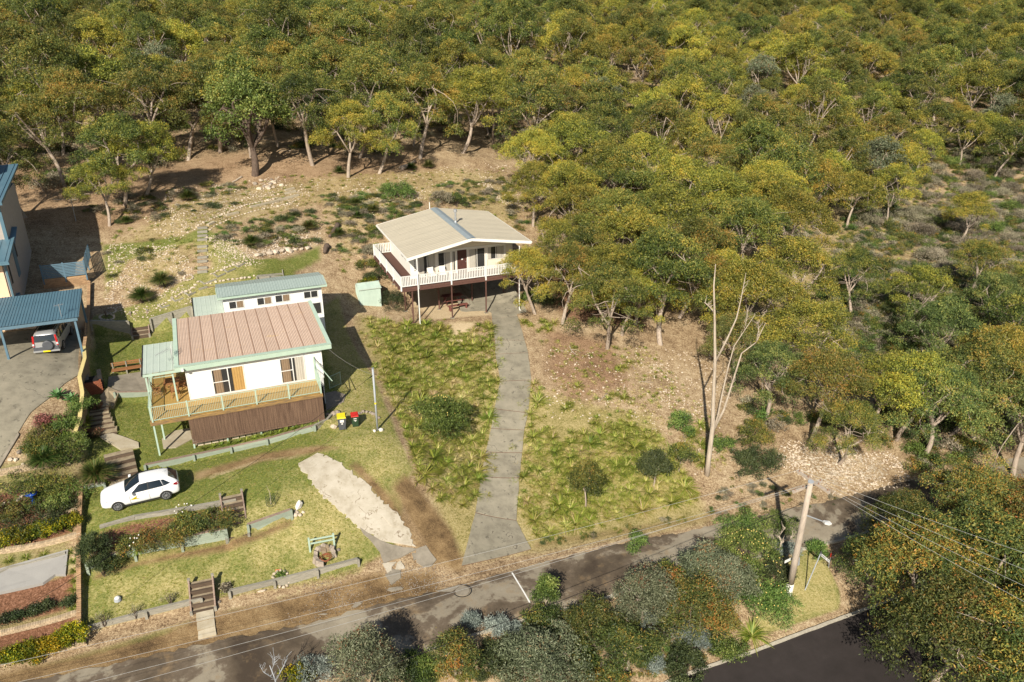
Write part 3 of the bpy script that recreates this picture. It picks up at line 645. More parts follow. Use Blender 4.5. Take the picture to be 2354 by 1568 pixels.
obj('security_light', MB(o).box(-2.5,-2.36,51.0,51.22,10.16,10.3), m_white, ct)
# left patio roof
obj('patio_roof', corr(MB(o), (-4.86,51.72,10.08), (-2.86,51.72,10.08), (-2.8,56.35,10.22), (-4.86,56.35,10.22), .4, .015, True), m_greenroof, ct)
obj('patio_gutter', MB(o).bar((-4.9,51.66,10.02),(-4.9,56.4,10.16),.10,.12), m_black, ct)
obj('patio_fascia', MB(o).bar((-4.86,51.66,9.98),(-2.8,51.66,9.98),.08,.16), m_greenp, ct)
for x, y in ((-4.72,51.8),(-3.1,51.8),(-4.72,56.2)): obj('roof_post', MB(o).box(x-.05,x+.05,y-.05,y+.05,F,10.0), m_greenp, ct)
mb = MB(o)
for i in range(14): mb.bar((-4.2+i*.09,51.85,9.86),(-4.16+i*.09,51.85,9.66),.02,.02)
mb.bar((-4.3,51.85,9.87),(-2.95,51.85,9.87),.03).bar((-4.3,51.85,9.65),(-2.95,51.85,9.65),.03); obj('fretwork', mb, m_greenp, ct)
# deck
mb = MB(o); n = 23
for i in range(n):
    y = 49.45+i*(51.66-49.45)/n; mb.box(-4.72, 6.0, y, y+.078, F-.03, F)
for i in range(27):
    x = -4.70+i*.0905
    mb.box(x, x+.076, 51.68, 57.2, F-.03, F)
obj('deck_board', mb, m_deck, ct, kind='stuff')
obj('edge_beam', MB(o).box(-4.76,6.06,49.34,49.42,F-.26,F-.032), m_fascia, ct)
obj('edge_beam', MB(o).box(-4.79,-4.745,49.425,57.2,F-.26,F-.032), m_fascia, ct)
obj('bearer', MB(o).box(-4.70,6.0,51.3,51.4,F-.3,F-.035).box(-4.7,6.0,50.2,50.3,F-.3,F-.035), m_fascia, ct)
pu = [-4.62,-2.46,-.35,1.76,3.86,5.96]
for x in pu: obj('rail_post', MB(o).box(x-.045,x+.045,49.35,49.44,F-.02,8.85), m_greenp, ct)
for a, b_ in zip(pu[:-1], pu[1:]): rail_run(ct, o, (a+.05,49.4,F), (b_-.05,49.4,F), 1.03, .1, 19, .016, .016, m_greenp, .04, .035)
for y0, y1 in ((49.5,51.75),(51.85,54.0),(54.0,56.1)): rail_run(ct, o, (-4.72,y0,F), (-4.72,y1,F), 1.0, .1, 18, .016, .016, m_greenp, .04, .035)
obj('rail_post', MB(o).box(-4.76,-4.68,53.95,54.05,F,8.8), m_greenp, ct)
# stair gate screen at the right end of the deck
for y in (49.5,51.6): obj('rail_post', MB(o).box(5.93,6.01,y-.04,y+.04,F,9.5 if y > 50 else 8.85), m_greenp, ct)
obj('handrail', MB(o).bar((5.97,49.4,8.8),(5.97,51.6,9.45),.05,.05), m_greenp, ct)
obj('handrail', MB(o).bar((6.05,51.2,9.3),(6.9,50.2,8.1),.04,.04), m_greenp, ct)
rail_run(ct, o, (5.97,49.5,F), (5.97,51.5,F), .95, .1, 14, .016, .016, m_greenp, .04, .035)
# screen of battens
mb = MB(o); rg = random.Random(3); x = -2.55
while x < 6.02:
    mb.box(x, x+.038, 49.44+rg.uniform(-.008,.008), 49.47, 5.76+rg.uniform(-.02,.02), 7.47+rg.uniform(-.02,.01)); x += .052
so_ = obj('screen_batten', mb, m_batten, ct, kind='stuff')
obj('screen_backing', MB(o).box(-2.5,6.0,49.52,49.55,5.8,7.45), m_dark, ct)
obj('screen_rail', MB(o).box(-2.56,6.06,49.38,49.435,5.66,5.76), m_batten, ct)
obj('screen_rail', MB(o).box(-2.56,6.06,49.40,49.436,7.40,7.475), m_batten, ct)
for x, y in ((-4.62,49.46),(-4.3,51.2),(-2.5,49.62),(-.4,49.62),(1.76,49.62),(3.86,49.62),(6.0,49.62)):
    obj('stump', MB(o).box(x-.05,x+.05,y-.05,y+.05,gh(x,y)-.1,F-.27 if x < -3 else 5.9), m_greenp, ct)
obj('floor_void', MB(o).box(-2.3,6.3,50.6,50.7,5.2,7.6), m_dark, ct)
# stone footing under the screen
mb = MB(o); rg = random.Random(5); x = -2.5
ft = MB(o).box(-2.5,6.0,50.0,50.4,5.1,5.7); obj('footing', ft, m_rockg, ct)
x = -2.3
while x < 5.8:
    wd_ = rg.uniform(.25,.5); s = MB(o); h0 = 5.15
    s.prism([(x,49.84),(x+wd_*.9,49.80),(x+wd_,50.0),(x,50.0)], 5.1, [5.5+rg.uniform(-.1,.1)]*4); obj('footing_stone', s, m_rock, ct); x += wd_+.03
# TV antenna on the patio roof
an = root('tv_antenna', -3.0, 52.6, 10.16, 'bare tv antenna standing on the green patio roof of the cottage', 'antenna')
mb = MB().tube([(0,0,0),(0,0,1.15)], .018, 6); obj('mast', mb, m_metal, an)
mb = MB().bar((-.1,-.05,1.1),(-.95,-.25,.85),.022); obj('boom', mb, m_metal, an)
for i in range(11):
    f = i/10; c = Vector((-.1,-.05,1.1)).lerp(Vector((-.95,-.25,.85)), f); L_ = .34-.12*f
    obj('element', MB().bar((c.x+L_*.2,c.y-L_,c.z),(c.x-L_*.2,c.y+L_,c.z),.010), m_metal, an)
mb = MB()
for i in range(9): mb.bar((.05,-.3,.72+i*.07),(.05,.3,.72+i*.07),.008)
mb.bar((.05,-.3,.7),(.05,-.3,1.3),.012).bar((.05,.3,.7),(.05,.3,1.3),.012); obj('reflector', mb, m_white, an)
# ---------------------------------------------------------------- rear building
o = (.8, 60.8, 7.7)
gf = root('granny_flat', *o, 'white building with green roof and four high windows behind the pink roofed cottage', 'building')
mb = MB(o); X0, X1 = .8, 8.24
mb.add([(X0,60.8,7.5),(X1,60.8,7.5),(X1,63.6,8.0),(X0,63.6,8.0),(X0,60.8,11.3),(X1,60.8,11.3),(X1,63.6,11.3),(X0,63.6,11.3)],[(0,1,5,4),(1,2,6,5),(2,3,7,6),(3,0,4,7),(4,5,6,7)]); obj('wall', mb, m_wboard, gf)
wins = [(1.18,2.29,10.36,10.99),(3.25,4.37,10.37,11.0),(4.62,5.76,10.4,11.03),(6.81,7.93,10.42,11.03),(7.3,8.1,9.0,10.0)]
boards_front(gf, o, X0, X1, 60.8, 7.75, 11.25, wins, m_wboard, .15)
for i, (a, b_, c, d) in enumerate(wins): window(gf, o, a, b_, c, d, 60.8, panes=1 if i == 4 else 2, fw=.045, cur=[None,(0,1,m_curtain)] if i in (0,1,2) else None)
sheets(gf, o, (.45,60.45,11.52), (8.6,60.45,11.52), (8.6,62.2,11.72), (.45,62.2,11.72), .76, .09, .02, m_greensheet)
sheets(gf, o, (8.6,64.3,11.3), (.45,64.3,11.3), (.45,62.2,11.72), (8.6,62.2,11.72), .76, .09, .02, m_greensheet)
obj('gutter', MB(o).bar((.4,60.42,11.43),(8.64,60.42,11.43),.14,.13), m_greenp, gf)
obj('barge_board', MB(o).bar((8.63,60.4,11.44),(8.63,62.2,11.64),.05,.2), m_greenp, gf)
obj('barge_board', MB(o).bar((.42,60.4,11.44),(.42,62.2,11.64),.05,.2), m_greenp, gf)
obj('soffit', MB(o).box(.45,8.6,60.46,60.79,11.3,11.33), m_cream, gf)
mb = MB(o); corr(mb, (-1.38,61.2,9.85), (.78,61.2,9.85), (.78,65.7,9.95), (-1.38,65.7,9.95), .36, .012, True); obj('lower_roof', mb, m_greenroof, gf)
obj('lower_wall', MB(o).box(-1.2,.79,61.5,65.4,7.5,9.84), m_wboard, gf)
obj('lower_gutter', MB(o).bar((-1.42,61.15,9.80),(-1.42,65.7,9.9),.09,.11), m_black, gf)
obj('fascia', MB(o).bar((-1.4,61.17,9.8),(.7,61.17,9.8),.04,.12), m_greenp, gf)
obj('downpipe', MB(o).tube([(-1.3,61.1,9.75),(-1.3,61.3,9.5),(-1.3,61.4,7.8)], .035, 6), m_white, gf)
# ---------------------------------------------------------------- house on posts
F = 9.4; o = (15.2, 62.9, F)
hs_ = root('house_on_posts', *o, 'cream weatherboard house on tall posts with beige gable roof and white balustrade', 'house')
XL, XR, YF, YB = 16.9, 26.32, 65.0, 73.4
mb = MB(o)
def gx(x): return 12.02+(13.08-12.02)*(x-15.9)/5.7 if x < 21.6 else 13.08-(13.08-12.2)*(x-21.6)/5.5
mb.add([(XL,YF,F),(XR,YF,F),(XR,YB,F),(XL,YB,F),(XL,YF,gx(XL)),(XR,YF,gx(XR)),(XR,YB,gx(XR)),(XL,YB,gx(XL)),(21.6,YF,gx(21.6)),(21.6,YB,gx(21.6))],
       [(0,3,2,1),(0,1,5,8,4),(1,2,6,5),(3,7,9,6,2),(0,4,7,3)]); obj('wall', mb, m_cream, hs_)
mb = MB(o); n = 13                                # left side, off-white boards
for i in range(n):
    a = F+.0+i*.19; mb.add([(XL-.022,YF-.02,a),(XL-.022,YB,a),(XL-.004,YB,a+.19),(XL-.004,YF-.02,a+.19)],[(0,3,2,1)])
obj('side_cladding', mb, m_creamw, hs_)
# roof: ridge along w
RY0, RY1 = 62.7, 73.9
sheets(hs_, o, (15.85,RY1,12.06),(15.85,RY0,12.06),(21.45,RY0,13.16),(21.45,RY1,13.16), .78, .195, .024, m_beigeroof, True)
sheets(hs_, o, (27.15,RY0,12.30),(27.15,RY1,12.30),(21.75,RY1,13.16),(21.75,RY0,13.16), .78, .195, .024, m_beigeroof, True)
mb = MB(o); mb.add([(21.2,RY0,13.14),(21.6,RY0,13.24),(22.0,RY0,13.16),(21.2,RY1,13.14),(21.6,RY1,13.24),(22.0,RY1,13.16)],[(0,1,4,3),(1,2,5,4)]); obj('ridge_cap', mb, m_ridge, hs_)
for (xa,za),(xb,zb) in (((15.82,11.97),(21.6,13.08)),((21.6,13.08),(27.18,12.2))):
    obj('barge_board', MB(o).bar((xa,62.66,za),(xb,62.66,zb),.05,.24), m_creamw, hs_)
    obj('barge_board', MB(o).bar((xa,73.94,za),(xb,73.94,zb),.05,.2), m_creamw, hs_)
for x, z in ((15.8,11.99),(27.2,12.22)): obj('gutter', MB(o).bar((x,62.66,z),(x,73.9,z),.11,.11), m_creamw, hs_)
obj('soffit', MB(o).add([(15.9,62.7,11.9),(21.6,62.7,12.98),(27.1,62.7,12.1),(27.1,65,12.1),(21.6,65,12.98),(15.9,65,11.9)],[(0,5,4,1),(1,4,3,2)]), m_cream, hs_)
# facade of glass and posts
T = 11.5
glz = [(17.4,18.95,[(.02,.6,m_curtw),(.1,1,m_curtw)]),(19.17,20.35,[None,(.1,1,m_curtw)]),(20.44,20.78,[(0,.6,m_curtw)]),(22.06,23.6,[(0,.85,m_curtw),None]),(23.85,25.48,[(.0,.4,m_curtw),(.1,1,m_curtw)])]
for a, b_, cu in glz: window(hs_, o, a, b_, F+(.9 if a > 23.7 else .05), T, YF, frame=m_creamw, panes=len(cu), cur=cu, fw=.04)
d_ = obj('door', MB(o).box(20.98,21.83,YF-.06,YF-.01,F+.03,T), m_door, hs_)
obj('door_notice', MB(o).box(21.33,21.49,YF-.075,YF-.062,10.6,10.75), m_white, d_); obj('handle', MB(o).box(21.74,21.78,YF-.12,YF-.06,10.35,10.43), m_metal, d_)
for x in (17.3,19.06,20.40,20.88,21.94,23.72,25.55): obj('facade_post', MB(o).box(x-.05,x+.05,YF-.09,YF-.005,F,T+.05), m_creamw, hs_)
obj('head_beam', MB(o).box(16.9,26.32,YF-.10,YF-.004,T+.05,T+.2), m_creamw, hs_)
obj('side_screen', MB(o).box(16.6,17.25,YF-.08,YF-.01,F,T), m_creamw, hs_)
for i in range(6): obj('screen_slot', MB(o).box(16.98,17.06,YF-.09,YF-.078,F+.7+i*.2,F+.8+i*.2), m_dark, hs_)
# side window on the left wall (wall plane u = XL)
fo = MB(o)
for z0, z1 in ((10.3,10.36),(11.44,11.5)): fo.box(XL-.05,XL-.003,67.0,69.2,z0,z1)
for y in (67.0,68.1,69.15): fo.box(XL-.05,XL-.003,y,y+.05,10.36,11.44)
fo = obj('window', fo, m_white, hs_); obj('pane', MB(o).box(XL-.028,XL-.024,67.05,69.15,10.36,11.44), m_glass, fo)
mb = MB(o)
for k in range(12): mb.box(XL-.036,XL-.030,67.1+k*.09,67.14+k*.09+.03,10.38,11.42)
obj('curtain', mb, m_curtw, fo)
# deck
mb = MB(o)
for i in range(18): mb.box(15.2+.0, 27.1, 62.95+i*.115, 62.95+i*.115+.10, F-.03, F)
for i in range(14): mb.box(15.22+i*.119, 15.22+i*.119+.10, 65.03, 73.2, F-.03, F)
obj('deck_board', mb, m_brown, hs_, kind='stuff')
obj('fascia_board', MB(o).box(15.15,27.2,62.86,62.93,F-.17,F-.01), m_brown, hs_)
obj('fascia_board', MB(o).box(15.17,27.2,62.88,62.93,F-.36,F-.18), m_brown, hs_)
obj('fascia_board', MB(o).box(15.15,15.21,62.94,73.2,F-.22,F-.04), m_brown, hs_)
obj('bearer', MB(o).box(15.3,27,64.4,64.5,F-.3,F-.04).box(15.3,27,67.0,67.1,F-.3,F-.04).box(15.3,27,70.0,70.1,F-.3,F-.04), m_brown, hs_)
for i in range(12): obj('joist_end', MB(o).box(15.02,15.15,63.4+i*.82,63.48+i*.82,F-.26,F-.05), m_brown, hs_)
def rail2(p, q, nb):
    rail_run(hs_, o, p, q, 1.02, .14, nb, .085, .022, m_white, .09, .05)
xs = [15.2,16.75,19.7,22.9,26.9]
for a, b_ in zip(xs[:-1], xs[1:]): rail2((a+.06,62.92,F), (b_-.06,62.92,F), int((b_-a)/.155))
for x in xs: obj('rail_post', MB(o).box(x-.06,x+.06,62.84,62.95,F-.25,F+1.06), m_white, hs_)
ys = [62.98,65.5,68.0,70.5,73.0]
for a, b_ in zip(ys[:-1], ys[1:]): rail2((15.2,a+.06,F), (15.2,b_-.06,F), int((b_-a)/.155))
for y in ys[1:]: obj('rail_post', MB(o).box(15.14,15.26,y-.06,y+.06,F-.25,F+1.06), m_white, hs_)
rail2((15.3,73.05,F), (16.9,73.05,F), 10)
# posts, braces, downpipes
for x, y in ((16.15,62.98),(19.72,62.98),(22.93,62.98),(26.1,63.0),(16.3,66.3),(19.3,65.6),(22.6,65.9),(25.9,66.3),(16.3,70.5),(22.6,70.5)):
    obj('house_post', MB(o).box(x-.05,x+.05,y-.05,y+.05,gh(x,y)-.1,F-.3 if y > 64 else F-.03), m_brown, hs_)
    obj('post_pad', MB(o).box(x-.16,x+.16,y-.16,y+.16,gh(x,y)-.1,gh(x,y)+.05), m_conc, hs_)
for p, q in (((19.3,65.6,6.1),(22.6,65.9,9.0)),((19.3,65.6,9.0),(22.6,65.9,6.1)),((16.3,66.3,6.2),(16.3,63.0,8.9)),((16.3,66.3,8.9),(16.2,63.0,6.4)),((25.9,66.3,6.2),(26,63,8.9))):
    obj('brace', MB(o).bar(p, q, .035), m_brown, hs_)
for x, y in ((16.65,62.72),(26.06,62.74)):
    obj('downpipe', MB(o).tube([(x,y,12.0),(x,y-.02,gh(x,y)+.15),(x+.02,y-.25,gh(x,y)+.02)], .05, 8), m_white, hs_)
obj('floor_slab', MB(o).box(16.8,26.2,65.2,73.2,F-.12,F-.035), m_brown, hs_)
# flue
fl = obj('flue', MB(o).tube([(21.95,68.2,13.0),(21.95,68.2,14.15)], .085, 10), m_metal, hs_)
obj('flue_collar', MB(o).tube([(21.95,68.2,13.0),(21.95,68.2,13.3)], [.2,.11], 10).tube([(21.95,68.2,13.45),(21.95,68.2,13.52)], .12, 10), m_metal, fl)
obj('flue_cap', MB(o).tube([(21.95,68.2,14.12),(21.95,68.2,14.38)], [.17,.14], 10), m_metal, fl)
obj('vent_pipe', MB(o).tube([(21.2,73.98,12.6),(21.2,73.98,13.75)], .04, 8), m_white, hs_)
obj('retaining_base', MB(o).box(17.5,26,71.5,72.2,5.9,F-.15), m_brickr, hs_)
# armchairs on the deck
for i, x in enumerate((18.35,19.35)):
    ch = root('deck_chair', x, 64.3, F, ('cream padded armchair on the house deck, nearer the left corner','cream padded armchair on the house deck, nearer the brown door')[i], 'chair', 'padded chairs on the white house deck', rz=R(8-14*i))
    obj('seat', MB().box(-.28,.28,-.28,.28,.34,.48), m_creamw, ch); obj('backrest', MB().bar((0,.26,.45),(0,.36,.98),.56,.1,up=(0,-1,0)), m_creamw, ch)
    for s in (-1,1): obj('arm', MB().box(s*.33-.04,s*.33+.04,-.3,.3,.5,.62), m_oldwood, ch)
    for sx in (-1,1):
        for sy in (-1,1): obj('leg', MB().box(sx*.31-.03,sx*.31+.03,sy*.26-.03,sy*.26+.03,0,.5), m_oldwood, ch)
# picnic table under the house
pt = root('picnic_table', 20.9, 66.6, gh(20.9,66.6)+.05, 'red brown picnic table with fixed benches in shade under the house', 'table', rz=R(-4))
for i in range(4): obj('top_plank', MB().box(-.95,.95,-.38+i*.19,-.21+i*.19,.72,.76), m_redw, pt)
for y in (-.78,.62): obj('bench_plank', MB().box(-.95,.95,y,y+.22,.43,.47), m_redw, pt)
for x in (-.7,.7):
    obj('leg', MB().bar((x,-.15,.72),(x,-.55,0),.07).bar((x,.15,.72),(x,.55,0),.07), m_redw, pt); obj('cross_bearer', MB().bar((x,-.78,.40),(x,.84,.40),.06,.08), m_redw, pt)
bn = root('timber_bench', 20.8, 64.7, gh(20.8,64.7)+.02, 'low weathered red bench at the shade edge under the house deck', 'bench', rz=R(3))
obj('seat', MB().box(-.95,.95,-.16,.16,.42,.50), m_redw, bn)
for x in (-.75,.8): obj('leg', MB().box(x-.06,x+.06,-.14,.14,0,.42), m_redw, bn)
# ---------------------------------------------------------------- garden shed
gs = G(822,700); o = (12.5, 67.6, 6.9); z0 = min(gh(12.5,67.6), gh(14.7,67.6), 7.0)-.1
o = (12.45, 67.5, z0)
sh_ = root('garden_shed', *o, 'pale green ribbed metal garden shed beside the house on posts', 'shed')
Hh = 2.0; Wd, Dp = 1.95, 1.7
for i in range(5): corrm = obj('wall_panel', corr(MB(), (i*Wd/5,0,0), ((i+1)*Wd/5,0,0), ((i+1)*Wd/5,0,Hh), (i*Wd/5,0,Hh), .13, .015, True), m_shed, sh_)
for i in range(4): obj('wall_panel', corr(MB(), (0,(i+1)*Dp/4,0), (0,i*Dp/4,0), (0,i*Dp/4,Hh), (0,(i+1)*Dp/4,Hh), .14, .015, True), m_shed, sh_)
for i in range(4): obj('wall_panel', corr(MB(), (Wd,i*Dp/4,0), (Wd,(i+1)*Dp/4,0), (Wd,(i+1)*Dp/4,Hh), (Wd,i*Dp/4,Hh), .14, .015, True), m_shed, sh_)
obj('wall_panel', MB().quad((0,Dp,0),(0,Dp,Hh),(Wd,Dp,Hh),(Wd,Dp,0)), m_shed, sh_)
for i in range(5): obj('roof_panel', corr(MB(), (-.06+i*(Wd+.12)/5,-.08,Hh), (-.06+(i+1)*(Wd+.12)/5,-.08,Hh), (-.06+(i+1)*(Wd+.12)/5,Dp*.5,Hh+.32), (-.06+i*(Wd+.12)/5,Dp*.5,Hh+.32), .14, .015, True), m_shed, sh_)
for i in range(5): obj('roof_panel', corr(MB(), (-.06+(i+1)*(Wd+.12)/5,Dp+.08,Hh), (-.06+i*(Wd+.12)/5,Dp+.08,Hh), (-.06+i*(Wd+.12)/5,Dp*.5,Hh+.32), (-.06+(i+1)*(Wd+.12)/5,Dp*.5,Hh+.32), .14, .015, True), m_shed, sh_)
obj('trim', MB().bar((-.08,-.09,Hh),(Wd+.08,-.09,Hh),.03,.07).bar((-.07,Dp*.5,Hh+.34),(Wd+.07,Dp*.5,Hh+.34),.08,.03), m_greenroof, sh_)
for x in (-.01, Wd+.01): obj('gable_infill', MB().add([(x,0,Hh),(x,Dp,Hh),(x,Dp/2,Hh+.31)],[(0,1,2)]), m_shed, sh_)
# ---------------------------------------------------------------- blue roofed neighbour
o = (-13.8, 67.5, 9.1)
nb = root('rendered_house', *o, 'tall pale rendered house with slate blue metal roofs at the left edge', 'house')
UX = -13.9
mb = MB(o); mb.box(-24, UX, 70.0, 77.6, 8.9, 17.9); obj('wall', mb, m_wallgrey, nb)
mb = MB(o); mb.box(-24, UX, 67.0, 69.99, 8.9, 14.1); obj('wall', mb, m_wallgrey, nb)
mb = MB(o).add([(-24,69.2,17.7),(-13.55,69.2,17.95),(-13.55,79.3,18.95),(-24,79.3,18.7),(-24,69.2,17.9),(-13.55,69.2,18.15),(-13.55,79.3,19.15),(-24,79.3,18.9)],[(0,3,2,1),(4,5,6,7),(0,1,5,4),(1,2,6,5),(2,3,7,6)]); obj('upper_roof', mb, m_blue, nb)
for i in range(8): obj('roof_seam', MB(o).bar((-13.8-i*.55,69.25,18.17),(-13.8-i*.55,79.2,19.16),.03,.05), m_blue, nb)
mb = MB(o).add([(-24,66.1,14.2),(-13.5,66.1,14.2),(-13.5,70.4,14.95),(-24,70.4,14.95),(-24,66.1,14.4),(-13.5,66.1,14.4),(-13.5,70.4,15.15),(-24,70.4,15.15)],[(0,3,2,1),(4,5,6,7),(0,1,5,4),(1,2,6,5),(2,3,7,6)]); obj('lower_roof', mb, m_blue, nb)
for i in range(8): obj('roof_seam', MB(o).bar((-13.75-i*.55,66.15,14.42),(-13.75-i*.55,70.1,15.10),.03,.05), m_blue, nb)
obj('roof_upstand', MB(o).add([(UX+.02,69.9,14.9),(UX+.02,72.2,15.5),(UX+.4,72.2,15.45),(UX+.4,69.9,14.7)],[(0,1,2,3),(3,2,1,0)]), m_blue, nb)
obj('gutter', MB(o).bar((-24,66.05,14.25),(-13.45,66.05,14.25),.14,.14), m_blue, nb)
obj('gutter', MB(o).bar((-24,69.12,17.8),(-13.5,69.12,18.02),.14,.16), m_blue, nb)
obj('door', MB(o).box(UX+.003,UX+.05,70.2,71.15,11.9,14.3), m_bluep, nb)
obj('window', MB(o).box(UX+.003,UX+.02,67.5,67.95,12.2,14.2), m_glass, nb)
obj('window', MB(o).box(UX+.003,UX+.02,71.3,71.8,13.2,14.6), m_glass, nb)
obj('meter_box', MB(o).box(UX+.003,UX+.22,67.3,68.1,10.0,11.3), m_bluep, nb)
for i, y in enumerate((69.9,)): obj('window', MB(o).box(-24,-14.6,y-.06,y-.003,15.3,17.2), m_glass, nb)
obj('corner_post', MB(o).box(-14.1,-13.86,69.85,70.02,14.9,17.8), m_blue, nb); obj('corner_post', MB(o).box(-14.02,-13.88,66.85,67.02,10.6,14.2), m_blue, nb)
obj('balcony_floor', MB(o).box(-24,-14.0,65.6,66.98,11.1,11.35), m_peach, nb)
obj('peach_wall', MB(o).box(-24,-14.15,66.9,66.98,11.35,14.1), m_peach, nb)
obj('brick_base', MB(o).box(-24,-13.95,65.7,66.95,9.0,11.09), m_brickr, nb)
obj('chimney_duct', MB(o).box(-15.4,-14.9,76.0,78.4,18.9,19.9), m_metal, nb)
# carport
o = (-13.55, 59.2, 9.0)
cp = root('carport', *o, 'open carport with ribbed slate blue metal roof beside the rendered house', 'carport')
sheets(cp, o, (-16.5,59.2,11.84),(-8.8,59.2,11.86),(-8.9,64.5,12.2),(-16.5,64.5,12.2), .76, .19, .028, m_blue, True)
obj('beam', MB(o).bar((-16.5,59.3,11.68),(-8.9,59.3,11.70),.09,.22), m_bluep, cp)
obj('beam', MB(o).bar((-8.95,59.3,11.70),(-8.95,64.4,12.02),.09,.2), m_bluep, cp)
obj('beam', MB(o).bar((-13.55,59.3,11.7),(-13.55,64.4,12.02),.09,.2), m_bluep, cp)
for x, y in ((-9.1,59.4),(-13.55,59.0),(-9.1,64.3)): obj('carport_post', MB(o).box(x-.07,x+.07,y-.07,y+.07,gh(x,y)-.1,11.7), m_bluep, cp)
obj('rear_wall', MB(o).box(-17,-9.2,64.6,64.75,8.9,11.5), m_peach, cp)
an = root('tv_antenna', -9.9, 59.7, 11.9, 'small tv antenna on the front edge of the blue carport roof', 'antenna')
obj('mast', MB().tube([(0,0,0),(0,0,.9)], .02, 6), m_metal, an); obj('boom', MB().bar((-.3,-.1,.85),(.3,.1,.85),.02), m_metal, an)
for i in range(6): obj('element', MB().bar((-.28+i*.11,-.25,.86),(-.3+i*.11,.25,.86),.01), m_metal, an)
# slatted blue fence on brick base
o = (-12.4, 70.9, 10.6)
fe = root('slatted_fence', *o, 'blue horizontal slat fence on a tan brick base behind the carport', 'fence')
for i in range(9): obj('slat', MB(o).box(-12.4,-9.25,70.9,70.93,11.3+i*.13,11.39+i*.13), m_bluep, fe)
for i in range(8): obj('slat', MB(o).box(-9.28,-9.25,71.0,75.6,11.35+i*.15,11.43+i*.15), m_bluep, fe)
for x, y in ((-12.4,70.95),(-10.8,70.95),(-9.25,70.95),(-9.25,73.3),(-9.25,75.6)): obj('post', MB(o).box(x-.05,x+.05,y-.03,y+.05,10.8,12.5), m_bluep, fe)
mb = MB(o).box(-12.5,-9.15,71.0,71.25,9.0,11.2); bb = obj('brick_base', mb, m_brick, fe)
me_b = MB().box(-.108,.108,-.02,.02,-.033,.033).mesh('brick', m_brick)
for r_ in range(14):
    for k in range(13): link('brick', me_b, bb, (-12.35+k*.24+(.12 if r_ % 2 else 0)-o[0], 70.985-o[1], 10.05+r_*.08-o[2]))
# ---------------------------------------------------------------- retaining walls, edging, stairs
def nrm(p, q): dx, dy = q[0]-p[0], q[1]-p[1]; L = math.hypot(dx, dy); return -dy/L, dx/L
def sleeper_wall(label, pts, rows, mat=m_sleeper, cap=m_sleeper, posts=True, lift=.06, lo=.3, hi=.4, seglen=2.6, th=.09):
    P_ = [pts[0]]
    for a, b_ in zip(pts[:-1], pts[1:]):
        L = math.hypot(b_[0]-a[0], b_[1]-a[1]); n = max(1, round(L/seglen))
        P_ += [(a[0]+(b_[0]-a[0])*i/n, a[1]+(b_[1]-a[1])*i/n) for i in range(1, n+1)]
    o = (P_[0][0], P_[0][1], gh(*P_[0])); r = root('retaining_wall', *o, label, 'retaining wall'); rg = random.Random(len(label))
    for p, q in zip(P_[:-1], P_[1:]):
        nx, ny = nrm(p, q); low = [gh(a-nx*lo, b_-ny*lo)-.06 for a, b_ in (p, q)]; top = [gh(a+nx*hi, b_+ny*hi)+lift for a, b_ in (p, q)]
        for k in range(rows):
            f = (k+.5)/rows; z = [low[i]+(top[i]-low[i])*f for i in (0, 1)]; hgt = (sum(top)-sum(low))/2/rows-.008
            j = rg.uniform(-.012, .012); mb = MB(o).bar((p[0]-nx*j, p[1]-ny*j, z[0]), (q[0]-nx*j, q[1]-ny*j, z[1]), th, max(.05, hgt))
            obj('sleeper', mb, mat if k < rows-1 else (mat if rows == 1 else mat), r)
        mb = MB(o).bar((p[0]+nx*.03, p[1]+ny*.03, top[0]+.018), (q[0]+nx*.03, q[1]+ny*.03, top[1]+.018), .17, .045); obj('top_sleeper', mb, cap, r)
    if posts:
        for i, p in enumerate(P_):
            a = P_[max(i-1, 0)]; b_ = P_[min(i+1, len(P_)-1)]; nx, ny = nrm(a, b_); x, y = p[0]-nx*.13, p[1]-ny*.13
            obj('post', MB(o).box(x-.07, x+.07, y-.06, y+.06, gh(x, y)-.2, gh(p[0]+nx*hi, p[1]+ny*hi)+lift+.05), mat, r)
    return r
m_capb = M('brown_grey_cap_timber', (.34,.27,.21), (.17,.10,.08), 4, .9, .4, stretch=(1,6,6), var=.15)
sleeper_wall('lowest weathered sleeper edge of the cottage lawn, left of the lower stairs', [(-8.6,38.0),(-3.0,38.0)], 1, m_sleeper, m_sleeper, lo=.25)
sleeper_wall('lowest weathered sleeper edge of the cottage lawn, right of the lower stairs', [(-1.55,38.1),(5.7,38.5)], 1, m_sleeper, m_sleeper, lo=.25)
sleeper_wall('pale green stained sleeper wall below the shrub bed of the parked white car', [(-8.6,41.4),(-1.25,41.35)], 2, m_sleepg, m_capb)
sleeper_wall('short green stained sleeper wall right of the middle stairs', [(-.05,41.45),(2.5,41.8)], 2, m_sleepg, m_capb)
sleeper_wall('rough grey log edge between the parked white car and the shrub bed', [(-7.9,43.45),(-.45,43.35)], 1, m_sleeper, m_sleeper, posts=False, seglen=1.9)
sleeper_wall('long sleeper wall in front of the slatted screen of the cottage', [(-5.5,48.4),(-2.6,48.6),(2.0,48.7),(5.2,48.9)], 2, m_sleepg, m_capb)
sleeper_wall('grey log edge curving round the right end of the strap leaf bed', [(5.25,48.9),(6.2,49.4),(6.6,50.0)], 1, m_sleeper, m_sleeper, posts=False)
sleeper_wall('single green sleeper wall between the patio grass and curved lawn', [(-7.3,56.4),(-4.3,56.5)], 1, m_sleepg, m_capb, seglen=3.5)
sleeper_wall('shaded sleeper wall left of the upper garden stairs', [(-8.9,65),(-6.3,64.8)], 4, m_sleeper, m_sleeper)
sleeper_wall('tall grey sleeper wall with round posts between upper stairs and white building', [(-4.75,64.8),(-1.6,65.3)], 4, m_sleeper, m_sleeper, seglen=1.4)
